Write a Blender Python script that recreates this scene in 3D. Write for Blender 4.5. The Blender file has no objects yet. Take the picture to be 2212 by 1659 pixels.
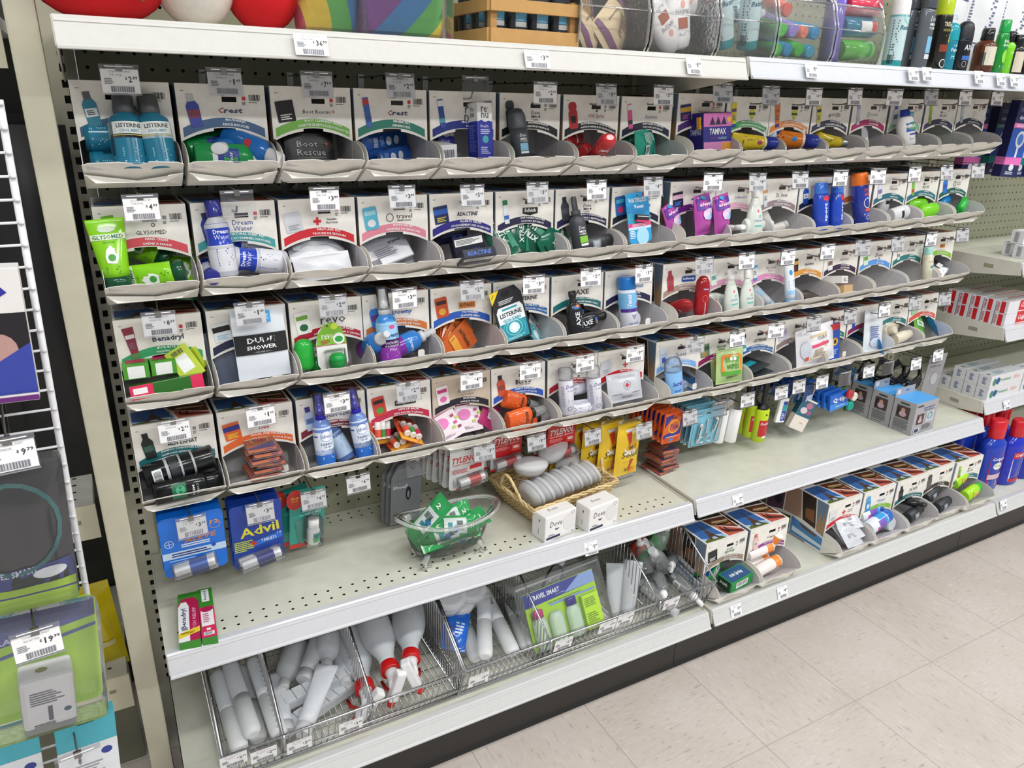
import bpy, bmesh, math, random
from mathutils import Matrix, Vector
random.seed(7)
S = bpy.context.scene
COL = S.collection
PI = math.pi
# ---------------------------------------------------------------- camera
cam = bpy.data.cameras.new('camera'); cam.sensor_width = 36.0; cam.lens = 36.0*1614.97/2212
cam.clip_start = 0.02; cam.clip_end = 60
camo = bpy.data.objects.new('camera', cam); COL.objects.link(camo)
camo.matrix_world = Matrix.Translation((0.0157, -1.5749, 1.3782)) @ Matrix.Rotation(-0.5059, 4, 'Z') @ Matrix.Rotation(1.2071, 4, 'X') @ Matrix.Rotation(0.0255, 4, 'Z')
S.camera = camo
# ---------------------------------------------------------------- world, lights, exposure
w = bpy.data.worlds.new('store_ambient'); S.world = w; w.use_nodes = True
bg = w.node_tree.nodes['Background']; bg.inputs[0].default_value = (0.93, 0.97, 1.0, 1); bg.inputs[1].default_value = 0.42
def area(name, loc, rot, sx, sy, power, col=(1, 0.99, 0.965)):
    l = bpy.data.lights.new(name, 'AREA'); l.shape = 'RECTANGLE'; l.size = sx; l.size_y = sy; l.energy = power; l.color = col
    o = bpy.data.objects.new(name, l); COL.objects.link(o); o.location = loc; o.rotation_euler = rot
    return o
for i, (lx, ly, lp) in enumerate([(-0.6, -1.7, 26), (1.2, -1.7, 26), (3.0, -1.7, 26), (4.8, -1.7, 24), (0.0, -3.9, 62), (2.4, -3.9, 62), (4.9, -3.9, 50)]):
    area('ceiling_tube_light', (lx, ly, 3.3), (0, 0, 0), 1.3, 0.25, lp)
S.view_settings.view_transform = 'Standard'; S.view_settings.look = 'None'; S.view_settings.gamma = 1
S.view_settings.use_curve_mapping = False; S.view_settings.exposure = 0.0
# ---------------------------------------------------------------- materials
def lin(h):
    c = [int(h[i:i+2], 16)/255 for i in (0, 2, 4)]
    return tuple(((x+.055)/1.055)**2.4 if x > .04045 else x/12.92 for x in c)
MC = {}
def mat(spec):
    """'rrggbb' or 'rrggbb/x': k card, g gloss, m metal, t frosted plastic, c clear film, h clear rigid, s painted steel, f fabric"""
    if spec in MC: return MC[spec]
    h, _, k = spec.partition('/')
    if k in ('c', 'h'):      # thin clear plastic: see-through, reflecting more at grazing angles, a little milky
        m = bpy.data.materials.new(spec.replace('/', '_')); m.use_nodes = True; nt = m.node_tree; N = nt.nodes; N.clear(); L = nt.links
        out = N.new('ShaderNodeOutputMaterial'); tr = N.new('ShaderNodeBsdfTransparent'); gl = N.new('ShaderNodeBsdfGlossy'); gl.inputs['Roughness'].default_value = .07; df = N.new('ShaderNodeBsdfDiffuse'); df.inputs[0].default_value = lin(h)+(1,)
        a = N.new('ShaderNodeMixShader'); c = N.new('ShaderNodeMixShader'); fr = N.new('ShaderNodeFresnel'); fr.inputs[0].default_value = 1.45 if k == 'h' else 1.35
        no = N.new('ShaderNodeTexNoise'); no.inputs['Scale'].default_value = 30; bu = N.new('ShaderNodeBump'); bu.inputs['Strength'].default_value = .1; bu.inputs['Distance'].default_value = .004
        if k == 'c': L.new(no.outputs[0], bu.inputs['Height']); L.new(bu.outputs[0], gl.inputs['Normal'])
        a.inputs[0].default_value = .22 if k == 'h' else .05
        L.new(tr.outputs[0], a.inputs[1]); L.new(df.outputs[0], a.inputs[2]); L.new(fr.outputs[0], c.inputs[0]); L.new(a.outputs[0], c.inputs[1]); L.new(gl.outputs[0], c.inputs[2]); L.new(c.outputs[0], out.inputs[0])
        m.diffuse_color = lin(h)+(1,); MC[spec] = m; return m
    m = bpy.data.materials.new(spec.replace('/', '_')); m.use_nodes = True; nt = m.node_tree; b = nt.nodes['Principled BSDF']
    c = lin(h)
    n = nt.nodes.new('ShaderNodeTexNoise'); r = nt.nodes.new('ShaderNodeValToRGB'); tc = nt.nodes.new('ShaderNodeTexCoord')
    nt.links.new(tc.outputs['Object'], n.inputs['Vector'])
    n.inputs['Scale'].default_value = {'k': 60, 's': 25, 'f': 120}.get(k, 90); n.inputs['Detail'].default_value = 3
    d = {'k': .05, 's': .05, 'f': .04}.get(k, .02)
    r.color_ramp.elements[0].position = .3; r.color_ramp.elements[1].position = .7
    r.color_ramp.elements[0].color = tuple(x*(1-d) for x in c)+(1,); r.color_ramp.elements[1].color = tuple(min(1, x*(1+d)) for x in c)+(1,)
    nt.links.new(n.outputs['Fac'], r.inputs['Fac']); nt.links.new(r.outputs['Color'], b.inputs['Base Color'])
    ro, me, al = {'k': (.6, 0, 1), 'g': (.16, 0, 1), 'm': (.28, 1, 1), 't': (.35, 0, .62), 'c': (.12, 0, .2), 'h': (.08, 0, .3), 's': (.38, 0, 1), 'f': (.9, 0, 1)}.get(k, (.42, 0, 1))
    b.inputs['Roughness'].default_value = ro; b.inputs['Metallic'].default_value = me; b.inputs['Alpha'].default_value = al
    m.diffuse_color = c+(1,); MC[spec] = m
    return m
def floor_mat():
    m = bpy.data.materials.new('vinyl_tile'); m.use_nodes = True; nt = m.node_tree; N = nt.nodes; L = nt.links; b = N['Principled BSDF']
    g = N.new('ShaderNodeNewGeometry'); sp = N.new('ShaderNodeSeparateXYZ'); L.new(g.outputs['Position'], sp.inputs[0])
    def M(op, a, v=None, v2=None):
        n = N.new('ShaderNodeMath'); n.operation = op
        for i, q in enumerate((a, v, v2)):
            if q is None: continue
            if hasattr(q, 'is_linked'): L.new(q, n.inputs[i])
            else: n.inputs[i].default_value = q
        return n.outputs[0]
    T = .3048
    ux = M('DIVIDE', M('SUBTRACT', sp.outputs[0], 1.4903), T); uy = M('DIVIDE', M('ADD', sp.outputs[1], .7157), T)
    lx = M('LESS_THAN', M('PINGPONG', ux, .5), .0028); ly = M('LESS_THAN', M('PINGPONG', uy, .5), .0022)
    ln = M('MAXIMUM', lx, ly)
    fl = M('ADD', M('FLOOR', ux), M('FLOOR', uy)); par = M('PINGPONG', fl, 1)
    cb = N.new('ShaderNodeCombineXYZ'); a1 = M('ADD', M('MULTIPLY', par, 3.2), 1.0); a2 = M('SUBTRACT', 4.2, M('MULTIPLY', par, 3.2))
    L.new(M('MULTIPLY', sp.outputs[0], a1), cb.inputs[0]); L.new(M('MULTIPLY', sp.outputs[1], a2), cb.inputs[1]); L.new(M('MULTIPLY', fl, 3.7), cb.inputs[2])
    n1 = N.new('ShaderNodeTexNoise'); n1.inputs['Scale'].default_value = 38; n1.inputs['Detail'].default_value = 4; n1.inputs['Roughness'].default_value = .7; L.new(cb.outputs[0], n1.inputs['Vector'])
    r1 = N.new('ShaderNodeValToRGB'); e = r1.color_ramp.elements
    e[0].position = .30; e[0].color = lin('a89f9a')+(1,); e[1].position = .40; e[1].color = lin('cbc2bc')+(1,)
    q = e.new(.62); q.color = lin('cfc7c1')+(1,); q = e.new(.72); q.color = lin('dedad4')+(1,)
    L.new(n1.outputs['Fac'], r1.inputs['Fac'])
    n2 = N.new('ShaderNodeTexNoise'); n2.inputs['Scale'].default_value = 4.5; n2.inputs['Detail'].default_value = 2; L.new(g.outputs['Position'], n2.inputs['Vector'])
    r2 = N.new('ShaderNodeValToRGB'); r2.color_ramp.elements[0].position = .35; r2.color_ramp.elements[0].color = (.93, .90, .86, 1); r2.color_ramp.elements[1].position = .65; r2.color_ramp.elements[1].color = (1, .985, .97, 1)
    L.new(n2.outputs['Fac'], r2.inputs['Fac'])
    mx = N.new('ShaderNodeMix'); mx.data_type = 'RGBA'; mx.blend_type = 'MULTIPLY'; mx.inputs[0].default_value = 1; L.new(r1.outputs[0], mx.inputs[6]); L.new(r2.outputs[0], mx.inputs[7])
    m2 = N.new('ShaderNodeMix'); m2.data_type = 'RGBA'; L.new(M('MULTIPLY', ln, .6), m2.inputs[0]); L.new(mx.outputs[2], m2.inputs[6]); m2.inputs[7].default_value = lin('6e6862')+(1,)
    L.new(m2.outputs[2], b.inputs['Base Color']); b.inputs['Roughness'].default_value = .42
    return m
# ---------------------------------------------------------------- text outlines
TC = {}
def tx(s, bold=False):
    k = (s, bold)
    if k in TC: return TC[k]
    c = bpy.data.curves.new('t', 'FONT'); c.body = s; c.size = 1; c.resolution_u = 1; c.offset = .022 if bold else 0
    o = bpy.data.objects.new('t', c); COL.objects.link(o)
    me = o.evaluated_get(bpy.context.evaluated_depsgraph_get()).to_mesh() if False else bpy.data.meshes.new_from_object(o)
    vs = [(v.co.x, v.co.y) for v in me.vertices]; fs = [tuple(p.vertices) for p in me.polygons]
    bpy.data.objects.remove(o); bpy.data.curves.remove(c); bpy.data.meshes.remove(me)
    if vs:
        x0 = min(v[0] for v in vs); x1 = max(v[0] for v in vs); y0 = min(v[1] for v in vs); y1 = max(v[1] for v in vs)
        vs = [((x-(x0+x1)/2)/max(x1-x0, 1e-6), (y-(y0+y1)/2)/max(y1-y0, 1e-6)) for x, y in vs]
    TC[k] = (vs, fs)
    return TC[k]
# ---------------------------------------------------------------- mesh builder
class B:
    def __init__(s): s.v = []; s.f = []; s.fm = []; s.sm = []; s.ms = []; s.T = None
    def mi(s, spec):
        if spec not in s.ms: s.ms.append(spec)
        return s.ms.index(spec)
    def add(s, vs, fs, spec, smooth=False):
        o = len(s.v)
        if s.T is not None: vs = [tuple(s.T @ Vector(v)) for v in vs]
        s.v += [tuple(v) for v in vs]; i = s.mi(spec)
        for f in fs: s.f.append(tuple(o+k for k in f)); s.fm.append(i); s.sm.append(smooth)
    def box(s, x0, x1, y0, y1, z0, z1, m, bev=0, tilt=None):
        if bev:
            bm = bmesh.new(); bmesh.ops.create_cube(bm, size=1)
            for v in bm.verts: v.co = ((x0+x1)/2+v.co.x*(x1-x0), (y0+y1)/2+v.co.y*(y1-y0), (z0+z1)/2+v.co.z*(z1-z0))
            bmesh.ops.bevel(bm, geom=bm.edges[:], offset=bev, segments=2, affect='EDGES', profile=.6)
            bm.verts.index_update(); s.add([v.co[:] for v in bm.verts], [[v.index for v in f.verts] for f in bm.faces], m); bm.free(); return
        s.add([(x, y, z) for z in (z0, z1) for y in (y0, y1) for x in (x0, x1)], [(0, 2, 3, 1), (4, 5, 7, 6), (0, 1, 5, 4), (2, 6, 7, 3), (0, 4, 6, 2), (1, 3, 7, 5)], m)
    def prism(s, pts, y0, y1, m, m2=None):
        """outline in x,z, thickness along y; m2 = material of the back face"""
        n = len(pts)
        s.add([(x, y0, z) for x, z in pts]+[(x, y1, z) for x, z in pts], [tuple(range(n))]+[((i+1) % n, i, n+i, n+(i+1) % n) for i in range(n)], m)
        s.add([(x, y1, z) for x, z in pts], [tuple(reversed(range(n)))], m2 or m)
    def xprism(s, pts, x0, x1, m, smooth=False):
        """outline in y,z extruded along x"""
        n = len(pts)
        s.add([(x0, y, z) for y, z in pts]+[(x1, y, z) for y, z in pts], [tuple(range(n)), tuple(reversed(range(n, 2*n)))]+[((i+1) % n, i, n+i, n+(i+1) % n) for i in range(n)], m)
    def tube(s, pts, r, m, n=6, closed=False):
        P = [Vector(p) for p in pts]; vs = []; fs = []; k = len(P)
        up = Vector((0.13, 0.21, 1)).normalized()
        for i, p in enumerate(P):
            a = P[i-1] if (i > 0 or closed) else p; b = P[(i+1) % k] if (i < k-1 or closed) else p
            t = (b-a); t = t.normalized() if t.length > 1e-9 else Vector((0, 0, 1))
            q = t.cross(up)
            if q.length < .1: q = t.cross(Vector((1, 0, 0)))
            q.normalize(); w2 = q.cross(t)
            rr = r[i] if isinstance(r, (list, tuple)) else r
            vs += [p+rr*(math.cos(2*PI*j/n)*q+math.sin(2*PI*j/n)*w2) for j in range(n)]
        for i in range(k if closed else k-1):
            for j in range(n): fs.append((i*n+j, i*n+(j+1) % n, ((i+1) % k)*n+(j+1) % n, ((i+1) % k)*n+j))
        if not closed: fs += [tuple(reversed(range(n))), tuple(range((k-1)*n, k*n))]
        s.add(vs, fs, m, True)
    def lathe(s, prof, m, n=20, sy=1.0, cap=True, c=(0, 0), sx=1.0):
        """prof: (r,z) or (r,z,colour) rings bottom to top"""
        vs = []; cur = m
        for q in prof: vs += [(c[0]+sx*q[0]*math.sin(2*PI*j/n), c[1]-sy*q[0]*math.cos(2*PI*j/n), q[1]) for j in range(n)]
        o = len(s.v)
        if s.T is not None: vs = [tuple(s.T @ Vector(v)) for v in vs]
        s.v += vs
        for i in range(len(prof)-1):
            if len(prof[i]) > 2: cur = prof[i][2]
            k = s.mi(cur)
            for j in range(n): s.f.append((o+i*n+j, o+i*n+(j+1) % n, o+(i+1)*n+(j+1) % n, o+(i+1)*n+j)); s.fm.append(k); s.sm.append(True)
        if cap:
            s.f.append(tuple(o+j for j in reversed(range(n)))); s.fm.append(s.mi(m)); s.sm.append(False)
            s.f.append(tuple(o+(len(prof)-1)*n+j for j in range(n))); s.fm.append(s.mi(cur)); s.sm.append(False)
    def obj(s, name, parent=None, M=None):
        me = bpy.data.meshes.new(name); me.from_pydata(s.v, [], s.f); me.update()
        for k in s.ms: me.materials.append(mat(k) if isinstance(k, str) else k)
        me.polygons.foreach_set('material_index', s.fm); me.polygons.foreach_set('use_smooth', s.sm)
        o = bpy.data.objects.new(name, me); COL.objects.link(o)
        if parent: o.parent = parent
        if M is not None: o.matrix_world = M
        return o
def FLAT(y=0): return lambda x, z, e: (x, y-e, z)
def CYL(r, sy=1.0, c=(0, 0)):
    """r: radius or function of z; wraps x round the front"""
    rf = r if callable(r) else (lambda z: r)
    def F(x, z, e):
        R = rf(z)+e; a = x/max(rf(z), 1e-4)
        return (c[0]+R*math.sin(a), c[1]-sy*R*math.cos(a), z)
    F.curved = True
    return F
def draw(b, items, F, e=.0003, ox=0, oz=0, rot=0, sc=1, st=.00006):
    cr, sr = math.cos(rot), math.sin(rot)
    curved = getattr(F, 'curved', False)
    for it in items:
        k = it[0]; e += st
        if k == 'r':
            _, x, z, w_, h_, col = it[:6]; a = it[6] if len(it) > 6 else 0; n = 8 if curved else 1; ca, sa = math.cos(a), math.sin(a)
            q = []
            for i in range(n+1):
                for zz in (-h_/2, h_/2):
                    xx = -w_/2+w_*i/n; q.append((x+xx*ca-zz*sa, z+xx*sa+zz*ca))
            fs = [(2*i, 2*i+2, 2*i+3, 2*i+1) for i in range(n)]
        elif k == 'c':
            _, x, z, rx, rz, col = it[:6]; q = [(x+rx*math.cos(2*PI*j/16), z+rz*math.sin(2*PI*j/16)) for j in range(16)]; fs = [tuple(range(16))]
            if curved: q = [(x, z)]+q; fs = [(0, 1+j, 1+(j+1) % 16) for j in range(16)]
        elif k == 'o':
            _, x, z, rx, rz, t, col = it[:7]; q = []
            for j in range(20):
                for tt in (0, t): q.append((x+(rx-tt)*math.cos(2*PI*j/20), z+(rz-tt)*math.sin(2*PI*j/20)))
            fs = [(2*j, 2*((j+1) % 20), 2*((j+1) % 20)+1, 2*j+1) for j in range(20)]
        elif k == 'p': _, q, col = it[:3]; fs = [tuple(range(len(q)))]
        elif k == 'a':
            _, x, z, hw, rise, th, col = it[:7]; q = []
            for i in range(13):
                u = -1+i/6; zz = z-rise*u*u; q += [(x+hw*u, zz-th/2), (x+hw*u, zz+th/2)]
            fs = [(2*i, 2*i+2, 2*i+3, 2*i+1) for i in range(12)]
        elif k == 'b':
            _, x, z, w_, h_, col = it[:6]; q = []; fs = []; rs = random.Random(int(abs(x*7e4))+3); n = 11; xx = x-w_/2
            for i in range(n):
                ww = w_/n*(.35+.45*rs.random()); j = len(q); q += [(xx, z-h_/2), (xx+ww, z-h_/2), (xx+ww, z+h_/2), (xx, z+h_/2)]; fs.append((j, j+1, j+2, j+3)); xx += w_/n
        elif k == 't':
            _, x, z, w_, h_, t, col = it[:7]; fl = it[7] if len(it) > 7 else ''; a = it[8] if len(it) > 8 else 0
            vs, fs = tx(t, 'b' in fl); sh = .22 if 'i' in fl else 0; ca, sa = math.cos(a), math.sin(a); q = []
            for u, v in vs:
                X, Z = u*w_+v*h_*sh, v*h_; q.append((x+X*ca-Z*sa, z+X*sa+Z*ca))
        elif k == 'l':      # lines of small print
            _, x, z, w_, h_, n, col = it[:7]; q = []; fs = []; rs = random.Random(n*7+int(abs(z)*9999))
            for i in range(n):
                zz = z+h_/2-h_*(i+.5)/n; hh = h_/n*.28; ww = w_*(.6+.4*rs.random()); j = len(q)
                q += [(x-w_/2, zz-hh), (x-w_/2+ww, zz-hh), (x-w_/2+ww, zz+hh), (x-w_/2, zz+hh)]; fs.append((j, j+1, j+2, j+3))
        b.add([F(ox+sc*(X*cr-Z*sr), oz+sc*(X*sr+Z*cr), e) for X, Z in q], fs, col)
    return e
def rrect(w_, h_, r, n=4, cx=0, cz=0):
    p = []
    for sx_, sz_, a0 in ((1, -1, -PI/2), (1, 1, 0), (-1, 1, PI/2), (-1, -1, PI)):
        for i in range(n+1):
            a = a0+PI/2*i/n; p.append((cx+sx_*(w_/2-r)+r*math.cos(a), cz+sz_*(h_/2-r)+r*math.sin(a)))
    return p
def tag(o, label=None, cat=None, group=None, kind=None):
    for k, v in (('label', label), ('category', cat), ('group', group), ('kind', kind)):
        if v: o[k] = v
    return o
def root(name):
    o = bpy.data.objects.new(name, None); o.empty_display_size = .02; COL.objects.link(o); return o
def copy_tree(o, parent=None):
    c = o.copy(); COL.objects.link(c); c.parent = parent
    for k in ('label', 'group', 'category'):
        if parent is None and k in c: del c[k]
    for ch in list(o.children): copy_tree(ch, c)
    return c
def RT(x, y, z, rx=0, ry=0, rz=0):
    d = PI/180
    return Matrix.Translation((x, y, z)) @ Matrix.Rotation(rz*d, 4, 'Z') @ Matrix.Rotation(ry*d, 4, 'Y') @ Matrix.Rotation(rx*d, 4, 'X')
PROTO = {}; DEFS = {}; USED = set()
def place(key, M, label, group=None):
    """put one product of kind `key` at matrix M; builds it the first time, copies it and its parts after"""
    fn, args, cat = DEFS[key]
    if key not in PROTO: PROTO[key] = o = fn(*args)
    else: o = copy_tree(PROTO[key])
    o.matrix_world = M
    tag(o, label, cat, group)
    return o
def SEG(p0, p1, roll=0):
    """matrix that lays a product from p0 (base) to p1 (top) with its front turned up"""
    a = Vector(p0); z = (Vector(p1)-a).normalized(); up = Vector((0, 0, 1)) if abs(z.z) < .95 else Vector((0, -1, 0))
    x = (-up).cross(z).normalized(); x = -x if False else x; y = z.cross(x)
    M = Matrix((( x.x, y.x, z.x, a.x), (x.y, y.y, z.y, a.y), (x.z, y.z, z.z, a.z), (0, 0, 0, 1)))
    return M @ Matrix.Rotation(math.radians(roll), 4, 'Z')
def D(key, cat, fn, *args): DEFS[key] = (fn, args, cat)
# ---------------------------------------------------------------- product builders (each stands at its base, front to -y)
def prof(kind, h, r):
    P = {'mouth': ([(.9, 0), (1, .02), (1, .62), (.93, .68), (.62, .74), (.55, .76)], [(.58, .75), (.6, .76), (.58, .98), (.5, 1)]),
         'pet': ([(.88, 0), (1, .03), (1, .6), (.85, .7), (.42, .8), (.38, .83)], [(.42, .82), (.46, .83), (.44, .99), (.4, 1)]),
         'hip': ([(.9, 0), (1, .03), (1, .40), (.86, .50), (.9, .6), (.95, .68), (.55, .78), (.5, .8)], [(.62, .79), (.62, .8), (.6, .99), (.55, 1)]),
         'spray': ([(.9, 0), (1, .02), (1, .52), (.9, .6), (.55, .66), (.5, .67)], [(.58, .66), (.58, .75), (.36, .76), (.34, .97), (.3, 1)]),
         'can': ([(.92, 0), (1, .01), (1, .74), (.92, .78)], [(.97, .76), (.97, .78), (.95, .96), (.85, 1)]),
         'stick': ([(.86, 0), (1, .04), (1, .62), (.96, .66)], [(.97, .64), (.97, .66), (.93, .86), (.75, .96), (.4, 1)]),
         'rollon': ([(.8, 0), (.95, .03), (1, .4), (.97, .6)], [(.98, .58), (1, .62), (.93, .85), (.66, .97), (.3, 1)]),
         'tear': ([(.8, 0), (1, .05), (1, .28), (.85, .48), (.55, .68), (.36, .78)], [(.4, .77), (.42, .78), (.38, 1), (.3, 1.0)]),
         'flip': ([(.9, 0), (1, .02), (1, .55), (.95, .72), (.8, .78)], [(.82, .77), (.82, .78), (.78, .98), (.7, 1)]),
         'lotion': ([(.85, 0), (1, .04), (1, .55), (.8, .76), (.5, .82)], [(.55, .8), (.55, .82), (.5, 1), (.45, 1.0)]),
         'oval': ([(.5, 0), (.85, .04), (1, .16), (1, .72), (.9, .86), (.55, .97), (.2, 1)], []),
         'cyl': ([(.95, 0), (1, .01), (1, .96), (.98, .97)], [(1.01, .96), (1.01, .97), (1.01, .99), (1, 1)]),
         'axe': ([(.95, 0), (1, .02), (1, .5), (.9, .66), (.6, .74), (.55, .76)], [(.5, .75), (.5, .78), (.38, .82), (.5, .9), (.48, 1)]),
         'pill': ([(.9, 0), (1, .04), (1, .55), (.75, .64), (.7, .66)], [(.85, .65), (.87, .66), (.85, .97), (.8, 1)])}[kind]
    return [[(q[0]*r, q[1]*h) for q in part] for part in P]
def bottle(name, kind, h, r, body, cap, sy=1.0, prints=(), bands=(), over=None, liquid=None):
    """bands: (z0,z1,colour) label sleeves as fractions of h; over = clear overcap colour"""
    o = root(name); bp, cp = prof(kind, h, r); b = B(); b.lathe(bp, body, 24, sy); b.obj('body', o)
    if cp and cap:
        b = B(); b.lathe(cp, cap, 20, max(sy, .75) if sy < 1 else 1); b.obj('cap', o)
    def rf(z):
        for (r0, z0), (r1, z1) in zip(bp, bp[1:]):
            if z0 <= z <= z1: return r0+(r1-r0)*(z-z0)/max(z1-z0, 1e-6)
        return bp[-1][0]
    if bands or prints:
        b = B()
        for z0, z1, col in bands:
            zs = [z0*h+(z1-z0)*h*i/4 for i in range(5)]; b.lathe([(rf(z)+.0003, z) for z in zs], col, 24, sy, cap=False)
        F0 = CYL(rf, sy)
        if prints: draw(b, prints, F0, .0005)
        b.obj('label', o)
    if over:
        b = B(); z0 = cp[0][1]; b.lathe([(cp[0][0]*1.05, z0+.2*(h-z0)), (cp[0][0]*1.0, z0+.3*(h-z0)), (cp[0][0]*.92, h*1.02), (cp[0][0]*.7, h*1.03)], over, 16); b.obj('overcap', [c for c in o.children if c.name.startswith('cap')][0])
    return o
def sqtube(name, h, w_, body, cap, ch=.16, prints=(), band=None):
    """squeezed tube standing on its cap, flat crimp on top"""
    o = root(name); n = 20; rings = []; r0 = w_*.36
    for t in (0, .12, .35, .6, .8, .93, .935, 1.0):
        a = r0+(w_/2-r0)*min(1, t*1.05); d = r0*(1-min(1, t/.93)**1.4)+.0009
        rings.append((a, d, h*ch+h*(1-ch)*t))
    b = B(); vs = []; fs = []
    for a, d, z in rings: vs += [(a*math.sin(2*PI*j/n), -d*math.cos(2*PI*j/n), z) for j in range(n)]
    for i in range(len(rings)-1):
        for j in range(n): fs.append((i*n+j, i*n+(j+1) % n, (i+1)*n+(j+1) % n, (i+1)*n+j))
    fs += [tuple(reversed(range(n))), tuple(range((len(rings)-1)*n, len(rings)*n))]
    b.add(vs, fs, body, True); b.obj('body', o)
    b = B(); b.lathe([(r0*.9, 0), (r0*.98, .002), (r0*1.02, h*ch)], cap, 20); b.obj('cap', o)
    def F(x, z, e):
        t = min(1, max(0, (z-h*ch)/(h*(1-ch)))); a = r0+(w_/2-r0)*min(1, t*1.05); d = r0*(1-min(1, t/.93)**1.4)+.0009
        u = max(-.99, min(.99, x/a)); return (x, -d*math.sqrt(1-u*u)-e, z)
    F.curved = True
    if prints: b = B(); draw(b, prints, F, .0006); b.obj('label', o)
    return o
def carton(name, w_, d, h, col, front=(), left=(), top=(), right=(), bev=.0006, part='box'):
    o = root(name); b = B(); b.box(-w_/2, w_/2, 0, d, 0, h, col, bev); bo_ = b.obj(part, o)
    if front or left or top or right:
        b = B()
        if front: draw(b, front, FLAT(0))
        if left: draw(b, left, lambda x, z, e: (-w_/2-e, d-x, z))
        if right: draw(b, right, lambda x, z, e: (w_/2+e, x, z))
        if top: draw(b, top, lambda x, z, e: (x, z, h+e))
        b.obj('print', bo_)
    return o
def pouch(name, w_, h, t, col, prints=(), back=None, part='bag', crimp=.08, seed=1):
    """pillow pack: flat crimps at top and bottom, wrinkled belly"""
    o = root(name); nx, nz = 16, 20; rs = random.Random(seed); ph = [rs.random()*6 for _ in range(4)]
    def th(x, z):
        u = 2*x/w_; v = (z/h-crimp)/(1-2*crimp)
        if v <= 0 or v >= 1: return .0004
        return .0004+t/2*(1-abs(u)**2.6)*(1-abs(2*v-1)**3)*(1+.10*math.sin(7*u+ph[0]+4*v)+.07*math.sin(11*v+ph[1]+3*u))
    b = B()
    for sgn in (-1, 1):
        vs = [(-w_/2+w_*i/nx, sgn*th(-w_/2+w_*i/nx, h*j/nz), h*j/nz) for j in range(nz+1) for i in range(nx+1)]
        fs = []
        for j in range(nz):
            for i in range(nx):
                q = (j*(nx+1)+i, j*(nx+1)+i+1, (j+1)*(nx+1)+i+1, (j+1)*(nx+1)+i); fs.append(q if sgn < 0 else tuple(reversed(q)))
        b.add(vs, fs, col if sgn < 0 else (back or col), True)
    bo_ = b.obj(part, o)
    F = lambda x, z, e: (x, -th(x, z)-e, z)
    F.curved = True
    if prints: b = B(); draw(b, prints, F, .0020); b.obj('print', bo_)
    return o
def card(name, w_, h, col, prints=(), bubble=None, r=.006, slot=True, t=.0012, back=None):
    """carded pack hanging from its top edge: origin at the hang hole, card spans down; bubble = (x,z,w,h,d,fn)"""
    o = root(name); b = B(); z0 = -h+.012
    b.prism(rrect(w_, h, r, 4, 0, z0+h/2), -t/2, t/2, col, back); bo_ = b.obj('card', o)
    b = B(); draw(b, list(prints)+([('r', 0, -.002, .016, .003, '26262a')] if slot else []), FLAT(-t/2), .0002, 0, 0); b.obj('print', bo_)
    if bubble: bubble(o)
    return o
def stick_bubble(x, z, L_, r, col, lab=(), rot=8):
    def f(o):
        M = RT(x, -.001-r, z, 0, 90+(-rot), 0)
        b = B(); b.T = M; b.lathe([(r*.8, -L_/2), (r, -L_/2+.001), (r, L_/2-.001), (r*.8, L_/2)], col, 16)
        b.lathe([(r+.0002, -L_*.12), (r+.0002, L_*.32)], lab or 'dddddd', 16, cap=False); vo = b.obj('vial', o)
        b = B(); b.T = RT(x, 0, z, 0, -rot, 0); b.box(-L_/2-.004, L_/2+.004, -2*r-.004, -.0007, -r-.003, r+.003, 'ffffff/c', .003); b.obj('blister', o)
    return f
# ================================================================ the setting
STEEL = 'cfcdb8/s'; CREAM = 'd5d2c6/s'; LIP = 'cfd0d4/g'
def struct(name, b, kind='structure'): o = b.obj(name); o['kind'] = kind; return o
b = B(); b.add([(-3, -6, 0), (9, -6, 0), (9, 1.2, 0), (-3, 1.2, 0)], [(0, 1, 2, 3)], 'cfc7c1'); o = struct('floor', b); o.data.materials.clear(); o.data.materials.append(floor_mat())
IN = .0254
def pegboard(x0, x1, z0, z1, hx, hz, y=0.0, b=None):
    """real 1/4 inch holes on a 1 inch grid; hx, hz = position of one hole"""
    n0 = math.ceil((x0+.014-hx)/IN); n1 = math.floor((x1-.014-hx)/IN); k0 = math.ceil((z0+.014-hz)/IN); k1 = math.floor((z1-.014-hz)/IN)
    h = IN/2; R = .0033; V = []; F = []; c45 = [(math.cos(PI/4*i+PI/8), math.sin(PI/4*i+PI/8)) for i in range(8)]
    sq = [(1, .414), (.414, 1), (-.414, 1), (-1, .414), (-1, -.414), (-.414, -1), (.414, -1), (1, -.414)]
    for k in range(k0, k1+1):
        for n in range(n0, n1+1):
            cx = hx+n*IN; cz = hz+k*IN; o = len(V)
            V += [(cx+h*a, y, cz+h*c) for a, c in sq]+[(cx+R*a, y, cz+R*c) for a, c in c45]+[(cx+R*a, y+.005, cz+R*c) for a, c in c45]
            V += [(cx+h*a, y, cz+h*c) for a, c in ((1, 1), (-1, 1), (-1, -1), (1, -1))]
            for i in range(8): j = (i+1) % 8; F += [(o+i, o+8+i, o+8+j, o+j), (o+8+i, o+16+i, o+16+j, o+8+j)]
            F += [(o, o+1, o+24), (o+2, o+3, o+25), (o+4, o+5, o+26), (o+6, o+7, o+27)]
    X0 = hx+n0*IN-h; X1 = hx+n1*IN+h; Z0 = hz+k0*IN-h; Z1 = hz+k1*IN+h; o = len(V)
    V += [(x0, y, z0), (x1, y, z0), (x1, y, z1), (x0, y, z1), (X0, y, Z0), (X1, y, Z0), (X1, y, Z1), (X0, y, Z1)]
    F += [(o, o+1, o+5, o+4), (o+1, o+2, o+6, o+5), (o+2, o+3, o+7, o+6), (o+3, o, o+4, o+7)]
    b.add(V, F, '9fa088/s')
SX = [0, 1.2192, 2.4384, 3.6576, 4.8768]
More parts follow.
